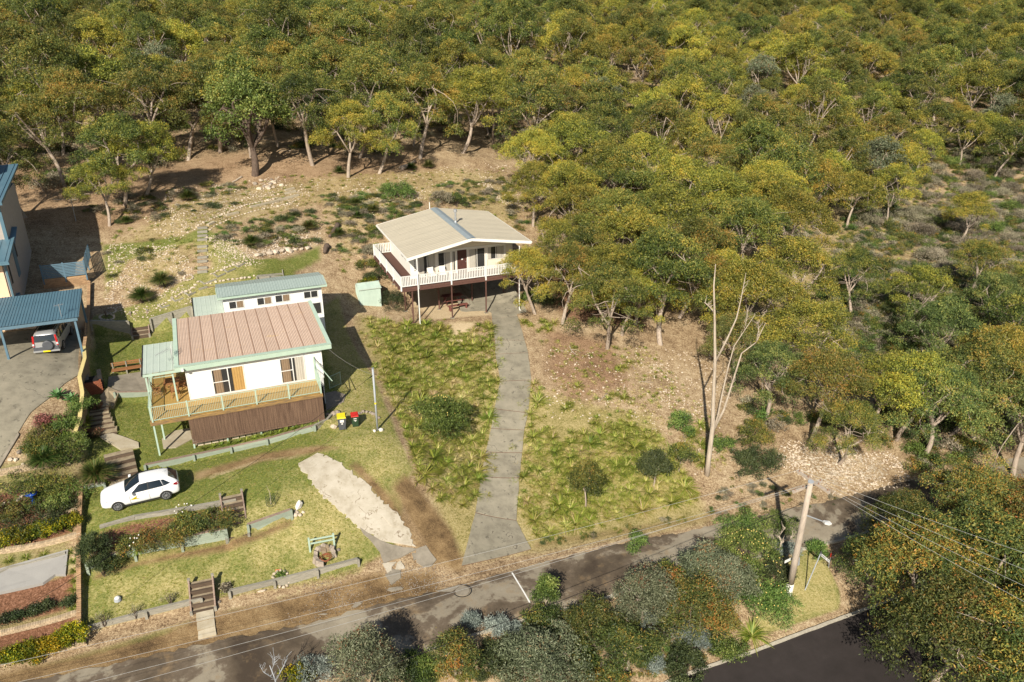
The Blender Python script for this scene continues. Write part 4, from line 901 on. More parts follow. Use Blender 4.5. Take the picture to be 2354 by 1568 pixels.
sleeper_wall('grey sleeper wall of the upper lawn behind the white building', [(3.9,68.6),(9.0,69.3)], 3, m_sleeper, m_sleeper, seglen=1.0)
sleeper_wall('small grass tree bed edge beside the wide stairs', [(-8.85,47.2),(-7.75,47.2)], 2, m_sleepg, m_sleeper)
def edging(label, pts, w_=.07, h=.14, mat=m_sleeper):
    o = (pts[0][0], pts[0][1], gh(*pts[0])); r = root('garden_edging', *o, label, 'garden edging')
    for p, q in zip(pts[:-1], pts[1:]): obj('sleeper', MB(o).bar((p[0],p[1],gh(*p)+h/2-.02), (q[0],q[1],gh(*q)+h/2-.02), w_, h), mat, r)
places = ['nearest the retaining wall post','next up from the retaining wall','third up from the retaining wall','below the garden steps','just above the foot of the garden steps','below the strappy plants','uppermost beside the limestone row']
for i, pl in enumerate([[(362,702),(373,709),(390,703)],[(393,687),(403,694),(421,687)],[(423,673),(433,680),(450,673)],[(460,648),(470,654),(498,643)],[(490,630),(500,638),(518,630)],[(512,620),(523,627),(541,619)],[(535,608),(548,615),(565,605)]]):
    edging('small bent grey timber edging of grass, '+places[i], GP(*pl))
edging('rusty brown edging strip running across the lawn above the white building', GP((477,662),(592,644)), .05, .10, m_capb)
edging('short pale sleeper end at the left of the rusty edging strip', GP((457,667),(477,661)), .12, .16, m_sleeper)
edging('low timber edge below the upper lawn terrace', GP((592,636),(649,631)), .1, .16)
edging('timber divider across the two upper lawn terraces', GP((649,622),(652,640),(655,646)), .07, .14)
edging('long low timber edge right of the lawn divider', GP((655,645),(735,636)), .08, .14)
m_riser = M('dark_riser_timber', (.13,.09,.06), (.07,.05,.035), 3, .95, .4, stretch=(1,6,6), var=.2)  # shade on the step faces is put into this darker riser colour
def stairs(name, label, pb, pt_, hb, ht, width, n, mt=m_tread, side=True, gap=.0, infill=m_slab):
    o = (pb[0], pb[1], hb); r = root(name, *o, label, 'steps'); d = Vector((pt_[0]-pb[0], pt_[1]-pb[1], 0)); L = d.length; d /= L; s = Vector((-d.y, d.x, 0))*width/2
    run, rise = L/n, (ht-hb)/n
    for i in range(n):
        c = Vector((pb[0], pb[1], hb))+d*(i*run); z = hb+(i+1)*rise
        p = c+d*.06; obj('riser', MB(o).bar((p.x-s.x, p.y-s.y, z-rise/2-.02), (p.x+s.x, p.y+s.y, z-rise/2-.02), .12, rise+.03), m_riser, r)
        a = c+d*.125; b_ = c+d*(run+.02)
        mb = MB(o).prism([(a.x-s.x,a.y-s.y),(b_.x-s.x,b_.y-s.y),(b_.x+s.x,b_.y+s.y),(a.x+s.x,a.y+s.y)], z-rise-.1, z-.015); obj('tread', mb, infill, r)
    if side:
        for k in (-1, 1):
            e = s*(1+.09/width)*k; p = Vector((pb[0], pb[1], hb+.08))+e; q = Vector((pt_[0], pt_[1], ht+.1))+e
            obj('side_sleeper', MB(o).bar(p, q, .08, .24), m_capb, r)
            for t_, z in ((p, hb), (q, ht)): obj('post', MB(o).box(t_.x-.07,t_.x+.07,t_.y-.07,t_.y+.07,z-.4,z+.28), m_sleeper, r)
m_treadf = M('worn_tread_infill', (.40,.33,.22), (.22,.17,.11), 3, .95, .4, var=.12)
pb = G(543,1224); pt_ = G(535,1146)
stairs('timber_steps', 'steep timber steps between the white car terrace and lower lawn', (-.68,41.2), (-.68,43.7), 3.35, 4.85, 1.15, 7, infill=m_treadf)
a = PH(469,1412,1.75); b_ = PH(462,1334,2.95)
stairs('timber_steps', 'lowest timber steps cut in the front lawn above three paving slabs', a[:2], b_[:2], 1.8, 2.95, 1.15, 5, infill=m_treadf)
stairs('timber_steps', 'timber steps between the two grey retaining walls of the upper garden', (-5.55,64.0), (-5.55,66.2), 7.75, 9.0, 1.15, 6, infill=m_treadf)
stairs('timber_steps', 'wide brown timber steps behind the parked white car', (-6.65,47.1), (-7.0,49.9), 4.95, 5.85, 1.7, 5, side=False, infill=m_treadf)
slab('path_landing', GP((230,1007),(253,997),(285,1007),(319,1020),(320,1030),(278,1036)), .25, m_slab, off=.12, label='pale concrete landing between the wide steps and the curved steps', cat='paving')
tl = [(242,996),(237,985),(234,975),(231,966),(229,957),(230,949),(233,942)]
o = G(242,1000); cs = root('curved_steps', *o, 'curved row of stone topped steps climbing past pink flowering shrubs', 'steps')
D = {'r': cs, 'o': o}
for i, (x, y) in enumerate(tl):
    c = G(x, y); wd_ = .72-.03*i; an_ = .18-.02*i
    dx, dy = math.cos(an_)*wd_, math.sin(an_)*wd_
    mb = MB(o).prism([(c[0]-dx,c[1]-dy-.05),(c[0]+dx,c[1]+dy-.05),(c[0]+dx,c[1]+dy+.47),(c[0]-dx,c[1]-dy+.47)], c[2]-.3, c[2]+.10+.03*i); obj('step', mb, m_treadf, cs); obj('riser', MB(o).box(c[0]-dx,c[0]+dx,c[1]-dy-.09,c[1]-dy-.045,c[2]-.2,c[2]+.07+.03*i), m_riser, cs)
slab('path_landing', GP((233,936),(262,940),(275,905),(250,895),(232,915)), .2, m_treadf, off=.2, label='brown paved landing at the top of the curved steps', cat='paving')
o = G(472,1440); ps = root('paving_slabs', *o, 'three square stone slabs leading from the lowest steps to the dirt verge', 'paving')
for i, q in enumerate([[(451,1412),(491,1403),(493,1420),(452,1430)],[(453,1434),(493,1424),(495,1441),(454,1450)],[(456,1454),(495,1443),(498,1461),(456,1471)]]): slab('slab', GP(*q), .12, m_slab, {'r': ps, 'o': o}, off=.09)
# garden steps of sleepers in the back yard
o = G(466,634); gs = root('garden_steps', *o, 'straight flight of grey sleepers climbing the rubble slope behind the cottage', 'steps')
for y in (526,535,544,553,569,579,594,603,618,627):
    a = G(454,y+1); b_ = G(477,y-1); obj('sleeper', MB(o).bar((a[0],a[1],a[2]+.09),(b_[0],b_[1],b_[2]+.09),.2,.2), m_sleeper, gs)
o = G(560,470); gs = root('garden_steps', *o, 'pale sleepers laid along the stone path to the forest edge', 'steps')
for x0, y0, x1, y1 in ((478,519,492,512),(520,497,548,490),(575,478,640,463),(640,462,686,450),(655,447,680,441),(655,440,676,434)):
    a = G(x0,y0); b_ = G(x1,y1); obj('sleeper', MB(o).bar((a[0],a[1],a[2]+.08),(b_[0],b_[1],b_[2]+.08),.3,.18), m_slab, gs)
# stones
def stone_meshes(mat, n, seed, flat=.65):
    out = []
    for k in range(n):
        rg = random.Random(seed+k); bm = bmesh.new(); bmesh.ops.create_icosphere(bm, subdivisions=1, radius=1)
        for v in bm.verts: v.co *= rg.uniform(.72, 1.12); v.co.z *= flat
        me = bpy.data.meshes.new('stone'); bm.to_mesh(me); bm.free(); me.materials.append(mat); out.append(me)
    return out
ST_P = stone_meshes(m_rock, 6, 10); ST_G = stone_meshes(m_rockg, 4, 40)
def stone_row(name, label, cat, dpts, size, step, meshes=ST_P, jit=.05, seed=0, dense=1):
    rg = random.Random(seed); pts = GP(*dpts); o = (pts[0][0], pts[0][1], gh(*pts[0])); r = root(name, *o, label, cat)
    for p, q in zip(pts[:-1], pts[1:]):
        L = math.hypot(q[0]-p[0], q[1]-p[1]); n = max(1, int(L/step))
        for i in range(n):
            u = p[0]+(q[0]-p[0])*(i+.5)/n+rg.uniform(-jit, jit); w = p[1]+(q[1]-p[1])*(i+.5)/n+rg.uniform(-jit, jit); s = size*rg.uniform(.7, 1.3)
            ob = link('stone', rg.choice(meshes), r, (u-o[0], w-o[1], gh(u, w)+s*.25-o[2])); ob.rotation_euler = (rg.uniform(-.3,.3), rg.uniform(-.3,.3), rg.uniform(0, 6.28)); ob.scale = (s*rg.uniform(.9,1.4), s, s)
    return r
E_ = 'stone edging'
stone_row('stone_edging', 'row of pale stones running diagonally below the garden steps', E_, [(460,646),(440,665),(400,685),(355,712)], .13, .30, seed=1)
stone_row('stone_edging', 'row of pale stones along the lower edge of the strappy plant bed', E_, [(470,655),(520,645),(588,633)], .15, .32, seed=2)
stone_row('stone_edging', 'row of pale stones stepping up past the bent timber edgings', E_, [(483,632),(540,608),(580,596)], .13, .30, seed=3)
stone_row('stone_edging', 'row of pale stones on the uphill side of the sleeper path', E_, [(448,530),(452,521),(478,508),(520,490),(570,470),(640,455)], .14, .33, seed=4)
stone_row('stone_edging', 'row of pale stones on the downhill side of the sleeper path', E_, [(480,532),(490,522),(530,503),(590,484),(690,458)], .12, .36, seed=5)
stone_row('boulder_row', 'row of large cream boulders above the upper lawn', 'boulders', [(585,590),(640,580),(716,571)], .33, .58, seed=6)
stone_row('low_rock_wall', 'low brown stone wall in the grass beside the pale grey pole', 'rock wall', [(822,951),(840,947),(862,953),(868,962)], .15, .2, ST_G, seed=7, jit=.08)
stone_row('rock_pile', 'flat brown rocks left of the yellow lidded bin', 'rocks', [(752,958),(770,950),(784,957)], .28, .3, ST_G, seed=8, jit=.15)
stone_row('rock_pile', 'small pile of pale stones at the right end of the short sleeper wall', 'rocks', [(668,1182),(690,1172),(695,1180),(672,1186)], .14, .16, seed=9, jit=.12)
stone_row('rock_pile', 'jumbled limestone blocks under the big dark green tree', 'rocks', [(580,425),(610,415),(640,425),(600,435),(625,430)], .28, .45, ST_G+ST_P, seed=10, jit=.5)
stone_row('rock_pile', 'scattered garden rocks between the brick terraces at the far left', 'rocks', [(35,1045),(60,1038),(85,1048),(50,1060),(20,1070)], .17, .3, ST_P+ST_G, seed=11, jit=.3)
stone_row('stone_edging', 'white stones bordering the bed beside the blue birdbath', E_, [(0,1162),(30,1155),(48,1143),(72,1138)], .14, .24, seed=12)
def ring(label, x, y, rad, n, size, seed):
    rg = random.Random(seed); c = G(x, y); r = root('stone_ring', *c, label, 'stone ring')
    for i in range(n):
        a = 6.283*i/n; u, w = c[0]+rad*math.cos(a), c[1]+rad*math.sin(a)
        ob = link('stone', rg.choice(ST_P), r, (u-c[0], w-c[1], gh(u, w)-c[2]+.04)); ob.scale = (size*rg.uniform(.8,1.2),)*3; ob.rotation_euler = (0, 0, rg.uniform(0, 6))
    return c
rc_ = ring('ring of white pebbles round a small herb on the front lawn', 646, 1329, .42, 13, .12, 1)
ring('stone ring round a low plant left of the twin grass trees', 258, 688-35, .38, 10, .13, 2)
ring('stone ring round a bare red bed below the twin grass trees', 255, 715, .38, 12, .12, 3)
ring('stone ring round a plant at the foot of the garden steps', 433, 652-13, .36, 11, .13, 4)
ring('stone ring round the leafless shrub in the shade of the carport', 246, 730, .5, 13, .12, 5)
def rock(label, x, y, s, meshes=ST_P, k=0, sq=(1,1,1), name='rock'):
    c = G(x, y); o_ = link(name, meshes[k]); o_.location = W(c[0], c[1], c[2]+s*.3); o_.scale = (s*sq[0], s*sq[1], s*sq[2]); o_.rotation_euler = (.1, .1, A+k); tag(o_, label, 'rock'); return o_
m_chalk = M('white_quartz_boulder', (.78,.75,.68), (.62,.57,.49), 4, .9, .5)
ST_W = stone_meshes(m_chalk, 3, 70, 1.0)
rock('large white boulder standing alone on the front lawn', 688, 1164, .34, ST_W, 1, (1,.8,1.1))
rock('pale wedge shaped rock beside the yellow lidded bin', 767, 984, .30, ST_P, 2, (1.2,.8,1))
rock('left of the two white rocks at the foot of the grey pole', 861, 992, .14, ST_W, 0); rock('right of the two white rocks at the foot of the grey pole', 876, 990, .18, ST_W, 2)
rock('small brown stump in the lower lawn left of the lowest steps', 323, 1409, .17, ST_G, 1, name='rock')
rock('small grey rock at the corner of the lowest steps', 504, 1385, .13, ST_G, 2)
rock('round dark rock right of the hollow tree stump', 778, 1265, .15, ST_G, 3)
rock('flat pale rock poking from the sleeper edge near the verge', 602, 1360, .2, ST_P, 3, (1.5,.8,.5))
# ---------------------------------------------------------------- brick walls at the left
me_cap = MB().box(-.052,.052,-.11,.11,-.035,.035).mesh('brick', m_brickp); me_capt = MB().box(-.052,.052,-.11,.11,-.035,.035).mesh('brick', m_brick)
me_str = MB().box(-.112,.112,-.02,.02,-.034,.034).mesh('brick', m_brickp); me_strt = MB().box(-.112,.112,-.02,.02,-.034,.034).mesh('brick', m_brick)
def brick_wall(label, p, q, up, courses, cap=me_cap, st=me_str, seed=0, lowside=-1):
    rg = random.Random(seed); L = math.hypot(q[0]-p[0], q[1]-p[1]); d = ((q[0]-p[0])/L, (q[1]-p[1])/L); nx, ny = nrm(p, q); ang = math.atan2(d[1], d[0])
    H = lambda f: max(gh(p[0]+d[0]*L*f-nx*.25, p[1]+d[1]*L*f-ny*.25), gh(p[0]+d[0]*L*f+nx*.25, p[1]+d[1]*L*f+ny*.25))+up
    Hs = [H(i/10) for i in range(11)]; Hf = lambda f: float(np.interp(f, np.linspace(0,1,11), Hs))
    o = (p[0], p[1], gh(*p)); r = root('brick_wall', *o, label, 'brick wall'); mb = MB(o)
    for i in range(10):
        a = (p[0]+d[0]*L*i/10, p[1]+d[1]*L*i/10); b_ = (p[0]+d[0]*L*(i+1)/10, p[1]+d[1]*L*(i+1)/10); z = (Hs[i]+Hs[i+1])/2
        mb.bar((a[0],a[1],Hs[i]-.47), (b_[0],b_[1],Hs[i+1]-.47), .19, .84)
    obj('core', mb, m_mortar, r)
    n = int(L/.116)
    for i in range(n):
        f = (i+.5)/n; ob = link('brick', cap, r, (d[0]*L*f, d[1]*L*f, Hf(f)+rg.uniform(-.004,.004)-o[2]), ang); 
    for k in range(courses):
        m_ = int(L/.235)
        for i in range(m_):
            f = (i+.5+(.4 if k % 2 else 0))/m_
            if f > 1: continue
            link('brick', st, r, (d[0]*L*f+lowside*nx*.098, d[1]*L*f+lowside*ny*.098, Hf(f)-.08-k*.078-o[2]), ang)
A0, B0 = GP((-40,1538),(196,1480)); brick_wall('cream brick garden wall nearest the street at the far left corner', A0, B0, .12, 3, seed=1)
A0, B0 = GP((-30,1466),(186,1410)); brick_wall('cream brick wall behind the yellow green hedge at the far left', A0, B0, .10, 2, seed=2)
A0, B0 = GP((-30,1274),(186,1231)); brick_wall('cream brick wall between the potted plants and concrete pad', A0, B0, .12, 3, seed=3)
A0, B0 = GP((-30,1098),(160,1066)); brick_wall('cream brick wall below the grass trees of the far left garden', A0, B0, .16, 4, seed=4)
A0, B0 = GP((95,1190),(178,1170)); brick_wall('short cream brick edge behind the golden shrubs', A0, B0, .02, 1, seed=5)
brick_wall('lower tan brick boundary wall between the far left garden and cottage lawn', (-9.0,37.4), (-9.0,43.2), .22, 1, me_capt, me_strt, 6)
brick_wall('upper tan brick boundary wall beside the parked white car', (-9.0,43.3), (-9.0,48.6), .20, 1, me_capt, me_strt, 7)
brick_wall('tan brick boundary wall at the side of the blue carport', (-9.05,59.5), (-9.15,70.8), .35, 1, me_capt, me_strt, 8)
o = (-9.05,50.6,6.6); yw = root('boundary_wall', *o, 'low wall with a zigzag yellow painted cap beside the neighbour driveway', 'wall')
zz = [(-9.35,50.8),(-9.05,52.3),(-8.95,54.6),(-9.15,56.2),(-8.9,58.4),(-9.05,60.2)]
for p, q in zip(zz[:-1], zz[1:]):
    z = [gh(p[0]-.5,p[1])+.38, gh(q[0]-.5,q[1])+.38]
    obj('wall_panel', MB(o).bar((p[0],p[1],z[0]-1.0),(q[0],q[1],z[1]-1.0),.16,1.95), m_mortar, yw); obj('cap', MB(o).bar((p[0],p[1],z[0]),(q[0],q[1],z[1]),.24,.06), m_yellow, yw)
slab('drive_kerb', GP((42,997),(0,1071),(-30,1100),(-30,1107),(0,1078),(45,1003)), .15, m_concd, off=.12, label='thin concrete kerb along the neighbour driveway edge', cat='kerb')
sleeper_wall('pale log edge at the front of the concrete pad', GP((0,1322),(20,1312),(60,1290+13),(152,1278)), 1, m_sleeper, m_sleeper, posts=False)
# ---------------------------------------------------------------- garden things
c = G(214,902); bq = root('brick_barbecue', c[0], c[1]+.2, c[2]-.1, 'old red brick barbecue with black hood on the shaded patio corner', 'barbecue', rz=.1)
obj('base', MB().box(-.62,.62,-.45,.6,0,.95), m_brickr, bq); me_r = MB().box(-.11,.11,-.02,.02,-.034,.034).mesh('brick', m_brickr)
for k in range(11):
    for i in range(5): link('brick', me_r, bq, (-.5+i*.245+(.06 if k%2 else -.06), -.462, .07+k*.083))
obj('hotplate', MB().box(-.55,.45,-.3,.5,.955,1.02), m_dark, bq); obj('side_block', MB().box(-.62,-.1,.0,1.3,.0,1.05), m_rockg, bq); obj('hood', MB().box(.45,.72,-.1,1.0,.2,1.25), m_black, bq)
c = G(246,868); bn = root('long_bench', -7.55, 59.3, gh(-6,59.3)+.02, 'long orange brown slatted bench along the old patio', 'bench', rz=R(1))
Lb = 3.9
for i in range(4): obj('seat_slat', MB().box(0,Lb,-.05+i*.13,.06+i*.13,.42,.46), m_oak, bn)
for z in (.62,.78): obj('back_slat', MB().box(0,Lb,.52,.56,z,z+.11), m_oak, bn)
for x in (.1,1.0,1.95,2.9,3.75): obj('support', MB().box(x-.05,x+.05,-.04,.5,0,.41).box(x-.04,x+.04,.46,.52,.41,.9), m_sleeper, bn)
# bins
def bin_(label, x, y, s, body, lid, label_m):
    c = G(x, y); b_ = root('wheelie_bin', c[0], c[1]+.15, c[2], label, 'bin', rz=R(-6), s=s)
    mb = MB(); mb.add([(-.22,-.25,.06),(.22,-.25,.06),(.22,.22,.06),(-.22,.22,.06),(-.28,-.34,.97),(.28,-.34,.97),(.28,.30,.97),(-.28,.30,.97)],[(0,3,2,1),(4,5,6,7),(0,1,5,4),(1,2,6,5),(2,3,7,6),(3,0,4,7)]); obj('bin_body', mb, body, b_)
    obj('rim', MB().box(-.30,.30,-.365,.32,.92,.975), body, b_)
    mb = MB(); mb.add([(-.295,-.38,.98),(.295,-.38,.98),(.295,.30,.98),(-.295,.30,.98),(-.25,-.33,1.04),(.25,-.33,1.04),(.27,.28,1.08),(-.27,.28,1.08)],[(0,3,2,1),(4,5,6,7),(0,1,5,4),(1,2,6,5),(2,3,7,6),(3,0,4,7)]); obj('lid', mb, lid, b_)
    obj('handle', MB().bar((-.24,.36,1.0),(.24,.36,1.0),.035), body, b_)
    for s_ in (-1,1): obj('wheel', MB().tube([(s_*.20,.26,.1),(s_*.27,.26,.1)], .1, 12), m_black, b_)
    for i, (x0,x1,z0,z1) in enumerate(label_m): obj('sticker', MB().bar(((x0+x1)/2,-.262-.09*((z0+z1)/2-.06)/.91-.006,z0),((x0+x1)/2,-.262-.09*((z0+z1)/2-.06)/.91-.014,z1),x1-x0,.006), m_white, b_)
bin_('grey wheelie bin with bright yellow lid', 788, 988, 1.0, m_gbin, m_ybin, [(-.13,.13,.66,.86),(-.05,.06,.50,.6)])
bin_('dark green wheelie bin with red lid', 818, 981, .88, m_dgreen, m_red, [(-.12,.12,.78,.84),(-.10,.12,.62,.68),(-.02,.07,.55,.61)])
# frame over the stump
a = G(713,1268); b_ = G(769,1257); o = a; fr = root('hitching_frame', *o, 'pale green timber frame of two posts and two rails behind a stump', 'frame')
for p in (a, b_): obj('post', MB(o).box(p[0]-.05,p[0]+.05,p[1]-.05,p[1]+.05,p[2]-.1,p[2]+.98), m_greenp, fr)
for z in (.55,.82): obj('rail', MB(o).bar((a[0]+.05,a[1],a[2]+z),(b_[0]-.05,b_[1],b_[2]+z),.05,.09), m_greenp, fr)
c = G(748,1283); sp = root('hollow_stump', *c, 'hollow ring of weathered tree stump on the front lawn with rusty wire inside', 'stump')
mb = MB(); rg = random.Random(4); n = 22; vs = []
for i in range(n):
    a_ = -1.2+4.6*i/(n-1)+1.0; k = 1+rg.uniform(-.12,.12); hh = .38+.16*math.sin(a_)+rg.uniform(-.06,.06)
    for rr, z in ((.72*k, -.05), (.64*k, hh), (.42*k, hh-.05), (.46*k, -.05)): vs.append((rr*math.cos(a_), rr*math.sin(a_), z))
mb.add(vs, [(4*i+j, 4*i+4+j, 4*i+4+(j+1)%4, 4*i+(j+1)%4) for i in range(n-1) for j in range(4)]+[(0,1,2,3)]); obj('bark_ring', mb, m_rockg, sp)
obj('inner_block', MB().box(-.15,.12,.25,.5,0,.5), m_tread, sp); obj('inner_block', MB().box(.13,.3,.3,.45,0,.6), m_tread, sp)
cw = bpy.data.objects; mb = MB()
for k in range(7):
    r_ = .22+.02*k; cx, cy = rg.uniform(-.05,.05), rg.uniform(-.08,.02)
    mb.tube([(cx+r_*math.cos(i*.4), cy-.1+r_*math.sin(i*.4), .1+.03*k+.02*math.sin(i)) for i in range(17)], .012, 4, False)
wc = obj('wire_coil', mb, m_brickr); wc.location = W(c[0], c[1]-.1, c[2]+.02); tag(wc, 'rusty coil of wire lying inside the hollow stump', 'wire coil')
# small things
c = rc_; sh = link('terracotta_shard', MB().add([(-.2,0,0),(.15,0,0),(.2,.1,.26),(-.12,.12,.3),(-.2,.04,0),(.15,.04,0)],[(0,1,2,3)]).mesh('terracotta_shard', m_orange)); sh.location = W(c[0]-.1,c[1]+.35,c[2]+.02); sh.rotation_euler = (0,0,A); tag(sh, 'broken orange terracotta piece behind the pebble ring', 'pot shard')
c = G(271,1380); dm = root('garden_light', *c, 'grey dome with a shiny white top on the lower lawn', 'garden light')
obj('base', MB().tube([(0,0,0),(0,0,.16)], [.2,.17], 14), m_galv, dm); obj('dome', MB().tube([(0,0,.16),(0,0,.22),(0,0,.26)], [.16,.12,.04], 14), m_white, dm, smooth=True)
c = G(78,1158); bb = root('birdbath', *c, 'bright blue glazed birdbath among far left shrubs', 'birdbath')
obj('pedestal', MB().tube([(0,0,0),(0,0,.08),(0,0,.5),(0,0,.62)], [.18,.12,.09,.14], 14), m_bluec, bb, smooth=True); obj('bowl', MB().tube([(0,0,.6),(0,0,.66),(0,0,.72),(0,0,.70),(0,0,.66)], [.1,.28,.33,.29,.05], 18), m_bluec, bb, smooth=True)
for i, (x, y) in enumerate(((39,1254),(53,1251),(69,1247))):
    c = G(x, y); p = root('plant_pot', *c, ('left','middle','right')[i]+'most small black pot in front of the golden hedge'.replace('most', 'most' if i != 1 else ''), 'pot', 'black pots along the brick wall')
    obj('pot_body', MB().tube([(0,0,0),(0,0,.25)], [.10,.14], 10), m_black, p); obj('soil', MB().tube([(0,0,.25),(0,0,.255)], .12, 10), m_soil, p)
c = G(623,1160); wg = root('wire_guard', *c, 'green wire mesh guard round a dead stem on the lawn', 'plant guard'); mb = MB()
for k in range(4): mb.tube([(.27*math.cos(i*.524),.27*math.sin(i*.524),.05+k*.2) for i in range(13)], .008, 4, False)
for i in range(14): mb.bar((.27*math.cos(i*.449),.27*math.sin(i*.449),0),(.27*math.cos(i*.449),.27*math.sin(i*.449),.68),.012)
obj('mesh_cage', mb, m_dgreen, wg); obj('stem', MB().tube([(0,0,0),(.03,.05,.8),(-.1,.1,1.35)], [.02,.015,.006], 5), m_deadw, wg)
# outdoor table and chairs on the cottage deck
tb = root('outdoor_table', -3.35, 53.6, 7.75, 'square oiled timber table on the cottage deck', 'table', rz=R(-6))
for i in range(9): obj('slat', MB().box(-.5,.5,-.5+i*.112,-.5+i*.112+.10,.70,.73), m_oak, tb)
for x in (-1,1):
    for y in (-1,1): obj('leg', MB().box(x*.42-.03,x*.42+.03,y*.42-.03,y*.42+.03,0,.7), m_oak, tb)
obj('apron', MB().box(-.46,.46,-.46,-.42,.62,.70), m_oak, tb); obj('apron', MB().box(-.46,.46,.42,.46,.62,.70), m_oak, tb)
for i, (x, y, rz, lb) in enumerate([(-3.2,52.55,180,'folding timber chair in front of the deck table'),(-4.35,53.3,90,'folding timber chair at the railing side of the deck table'),(-2.62,53.75,-90,'folding timber chair between the deck table and cottage wall')]):
    ch = root('folding_chair', x, y, 7.75, lb, 'chair', 'folding timber chairs round the deck table', rz=R(rz+4))
    for k in range(5): obj('seat_slat', MB().box(-.22,.22,-.22+k*.09,-.22+k*.09+.07,.43,.45), m_oak, ch)
    for k in range(4): obj('back_slat', MB().box(-.22,.22,.235+.02*k,.255+.02*k,.55+k*.10,.62+k*.10), m_oak, ch)
    for s in (-1,1): obj('leg', MB().bar((s*.24,-.24,.44),(s*.24,.26,0),.035), m_oak, ch); obj('leg', MB().bar((s*.24,-.22,0),(s*.24,.32,.95),.035), m_oak, ch); obj('armrest', MB().bar((s*.27,-.24,.64),(s*.27,.24,.66),.05,.025), m_oak, ch)
# ---------------------------------------------------------------- poles, sign, wires
c = G(868,989); pp = root('service_pole', *c, 'slim pale grey metal pole on the lawn right of the bins', 'pole')
obj('shaft', MB().tube([(0,0,-.1),(0,0,4.7)], .068, 12), m_galv, pp, smooth=True); obj('cap', MB().tube([(0,0,4.7),(0,0,4.76)], .085, 12), m_metal, pp); obj('yellow_band', MB().tube([(0,0,2.05),(0,0,2.17)], .073, 12), m_ybin, pp)
obj('insulator', MB().bar((-.05,0,4.2),(-.28,-.1,4.12),.05), m_black, pp)
base = PH(1813,1362,-1.55); gz = gh(base[0], base[1]); top = 7.35
po = root('power_pole', base[0], base[1], gz, 'tall weathered timber power pole with crossarms at the road corner', 'power pole')
def L3(x, y, h): a = PH(x, y, h); return (a[0]-base[0], a[1]-base[1], a[2]-gz)
hp = top-gz; tip = L3(1864,1108,top)
kf = lambda z: (tip[0]*z/hp, tip[1]*z/hp, z)
obj('shaft', MB().tube([kf(z) for z in (-.3, .95)], [.235,.22], 14), m_whitew if 'm_whitew' in globals() else m_creamw, po, smooth=True, label='white painted foot of the pole')
obj('shaft', MB().tube([kf(z) for z in (.95, 3, 5.5, hp)], [.213,.2,.18,.15], 14), m_oldwood, po, smooth=True)
obj('pole_cap', MB().tube([kf(hp), kf(hp+.04)], .165, 12), m_galv, po)
def arm(a, b_, w_=.14, hgt=.14):
    m_ = obj('crossarm', MB().bar(a, b_, w_, hgt), m_oldwood, po); out = []
    for f in (.06,.34,.66,.94):
        p = Vector(a).lerp(Vector(b_), f); obj('insulator', MB().tube([p+Vector((0,0,-.05)), p+Vector((0,0,.05)), p+Vector((0,0,.17))], [.02,.045,.035], 8), m_rust, m_); out.append(Vector(base[:2]+(gz,))+p+Vector((0,0,.17)))
    return out
arm1 = arm(L3(1833,1083,top-.15), L3(1907,1133,top-.15)); arm2 = arm(L3(1823,1131,top-.7), L3(1889,1106,top-.7))
hl = 4.9; la = L3(1855,1182,hl+.0); lb = L3(1893,1199,hl+.25)
lm = obj('lamp_arm', MB().tube([kf(la[2]), lb], .035, 8), m_galv, po); lv = (Vector(lb)-Vector(la)).normalized()
hd = MB(); hv = Vector(lb); sd = lv.cross(Vector((0,0,1))).normalized()
hd.add([tuple(hv+lv*a_+sd*s_+Vector((0,0,z))) for a_, s_, z in ((-.02,-.06,.06),(-.02,.06,.06),(.25,.17,.09),(.25,-.17,.09),(.5,-.1,.05),(.5,.1,.05),(-.02,-.06,-.02),(-.02,.06,-.02),(.25,.17,-.03),(.25,-.17,-.03),(.5,-.1,-.02),(.5,.1,-.02))],
       [(0,1,2,3),(3,2,5,4),(6,9,8,7),(9,10,11,8),(0,6,7,1),(1,7,8,2),(2,8,11,5),(5,11,10,4),(4,10,9,3),(3,9,6,0)]); obj('lamp_head', hd, m_white, lm)
obj('yellow_tag', MB().box(-.02,.03,-.225,-.215,1.95,2.2), m_ybin, po)
for z in (1.9,4.6,6.4): obj('band', MB().tube([kf(z), kf(z+.05)], .215-.008*z, 14), m_metal, po)
a_, b2 = L3(1804,1292,1.0), L3(1821,1284,1.0)
sg = obj('sign_blade', MB().bar(a_, b2, .02, .2), m_white, po); obj('road_sign', MB().add([tuple(Vector(p)) for p in (L3(1829,1276,1.5), L3(1839,1282,1.45), L3(1838,1299,.75), L3(1834,1301,.7), L3(1829,1296,.8))]+[tuple(Vector(p)+Vector((0,.02,0))) for p in (L3(1829,1276,1.5), L3(1839,1282,1.45), L3(1838,1299,.75), L3(1834,1301,.7), L3(1829,1296,.8))], [(0,1,2,3,4),(9,8,7,6,5),(0,5,6,1),(1,6,7,2),(2,7,8,3),(3,8,9,4),(4,9,5,0)]), m_galv, po)
bs = PH(1850,1353,-1.6); g2 = gh(bs[0], bs[1]); tp = PH(1887.6,1270,1.15)
ss = root('street_sign', bs[0], bs[1], g2, 'leaning galvanised street sign post with white blade in the corner grass', 'street sign')
tl_ = Vector((tp[0]-bs[0], tp[1]-bs[1], tp[2]-g2)); obj('sign_post', MB().tube([(0,0,-.2), tl_], .035, 8), m_galv, ss); obj('post_cap', MB().tube([tl_-Vector((0,0,.25)), tl_+Vector((0,0,.03))], .05, 8), m_gbin, ss)
p0 = Vector(PH(1888.5,1276,1.0)); p1 = Vector(PH(1906.5,1290.5,1.0)); lo3 = Vector((bs[0],bs[1],g2))
bl = obj('sign_blade', MB().bar(p0-lo3, p1-lo3, .02, .19), m_white, ss)
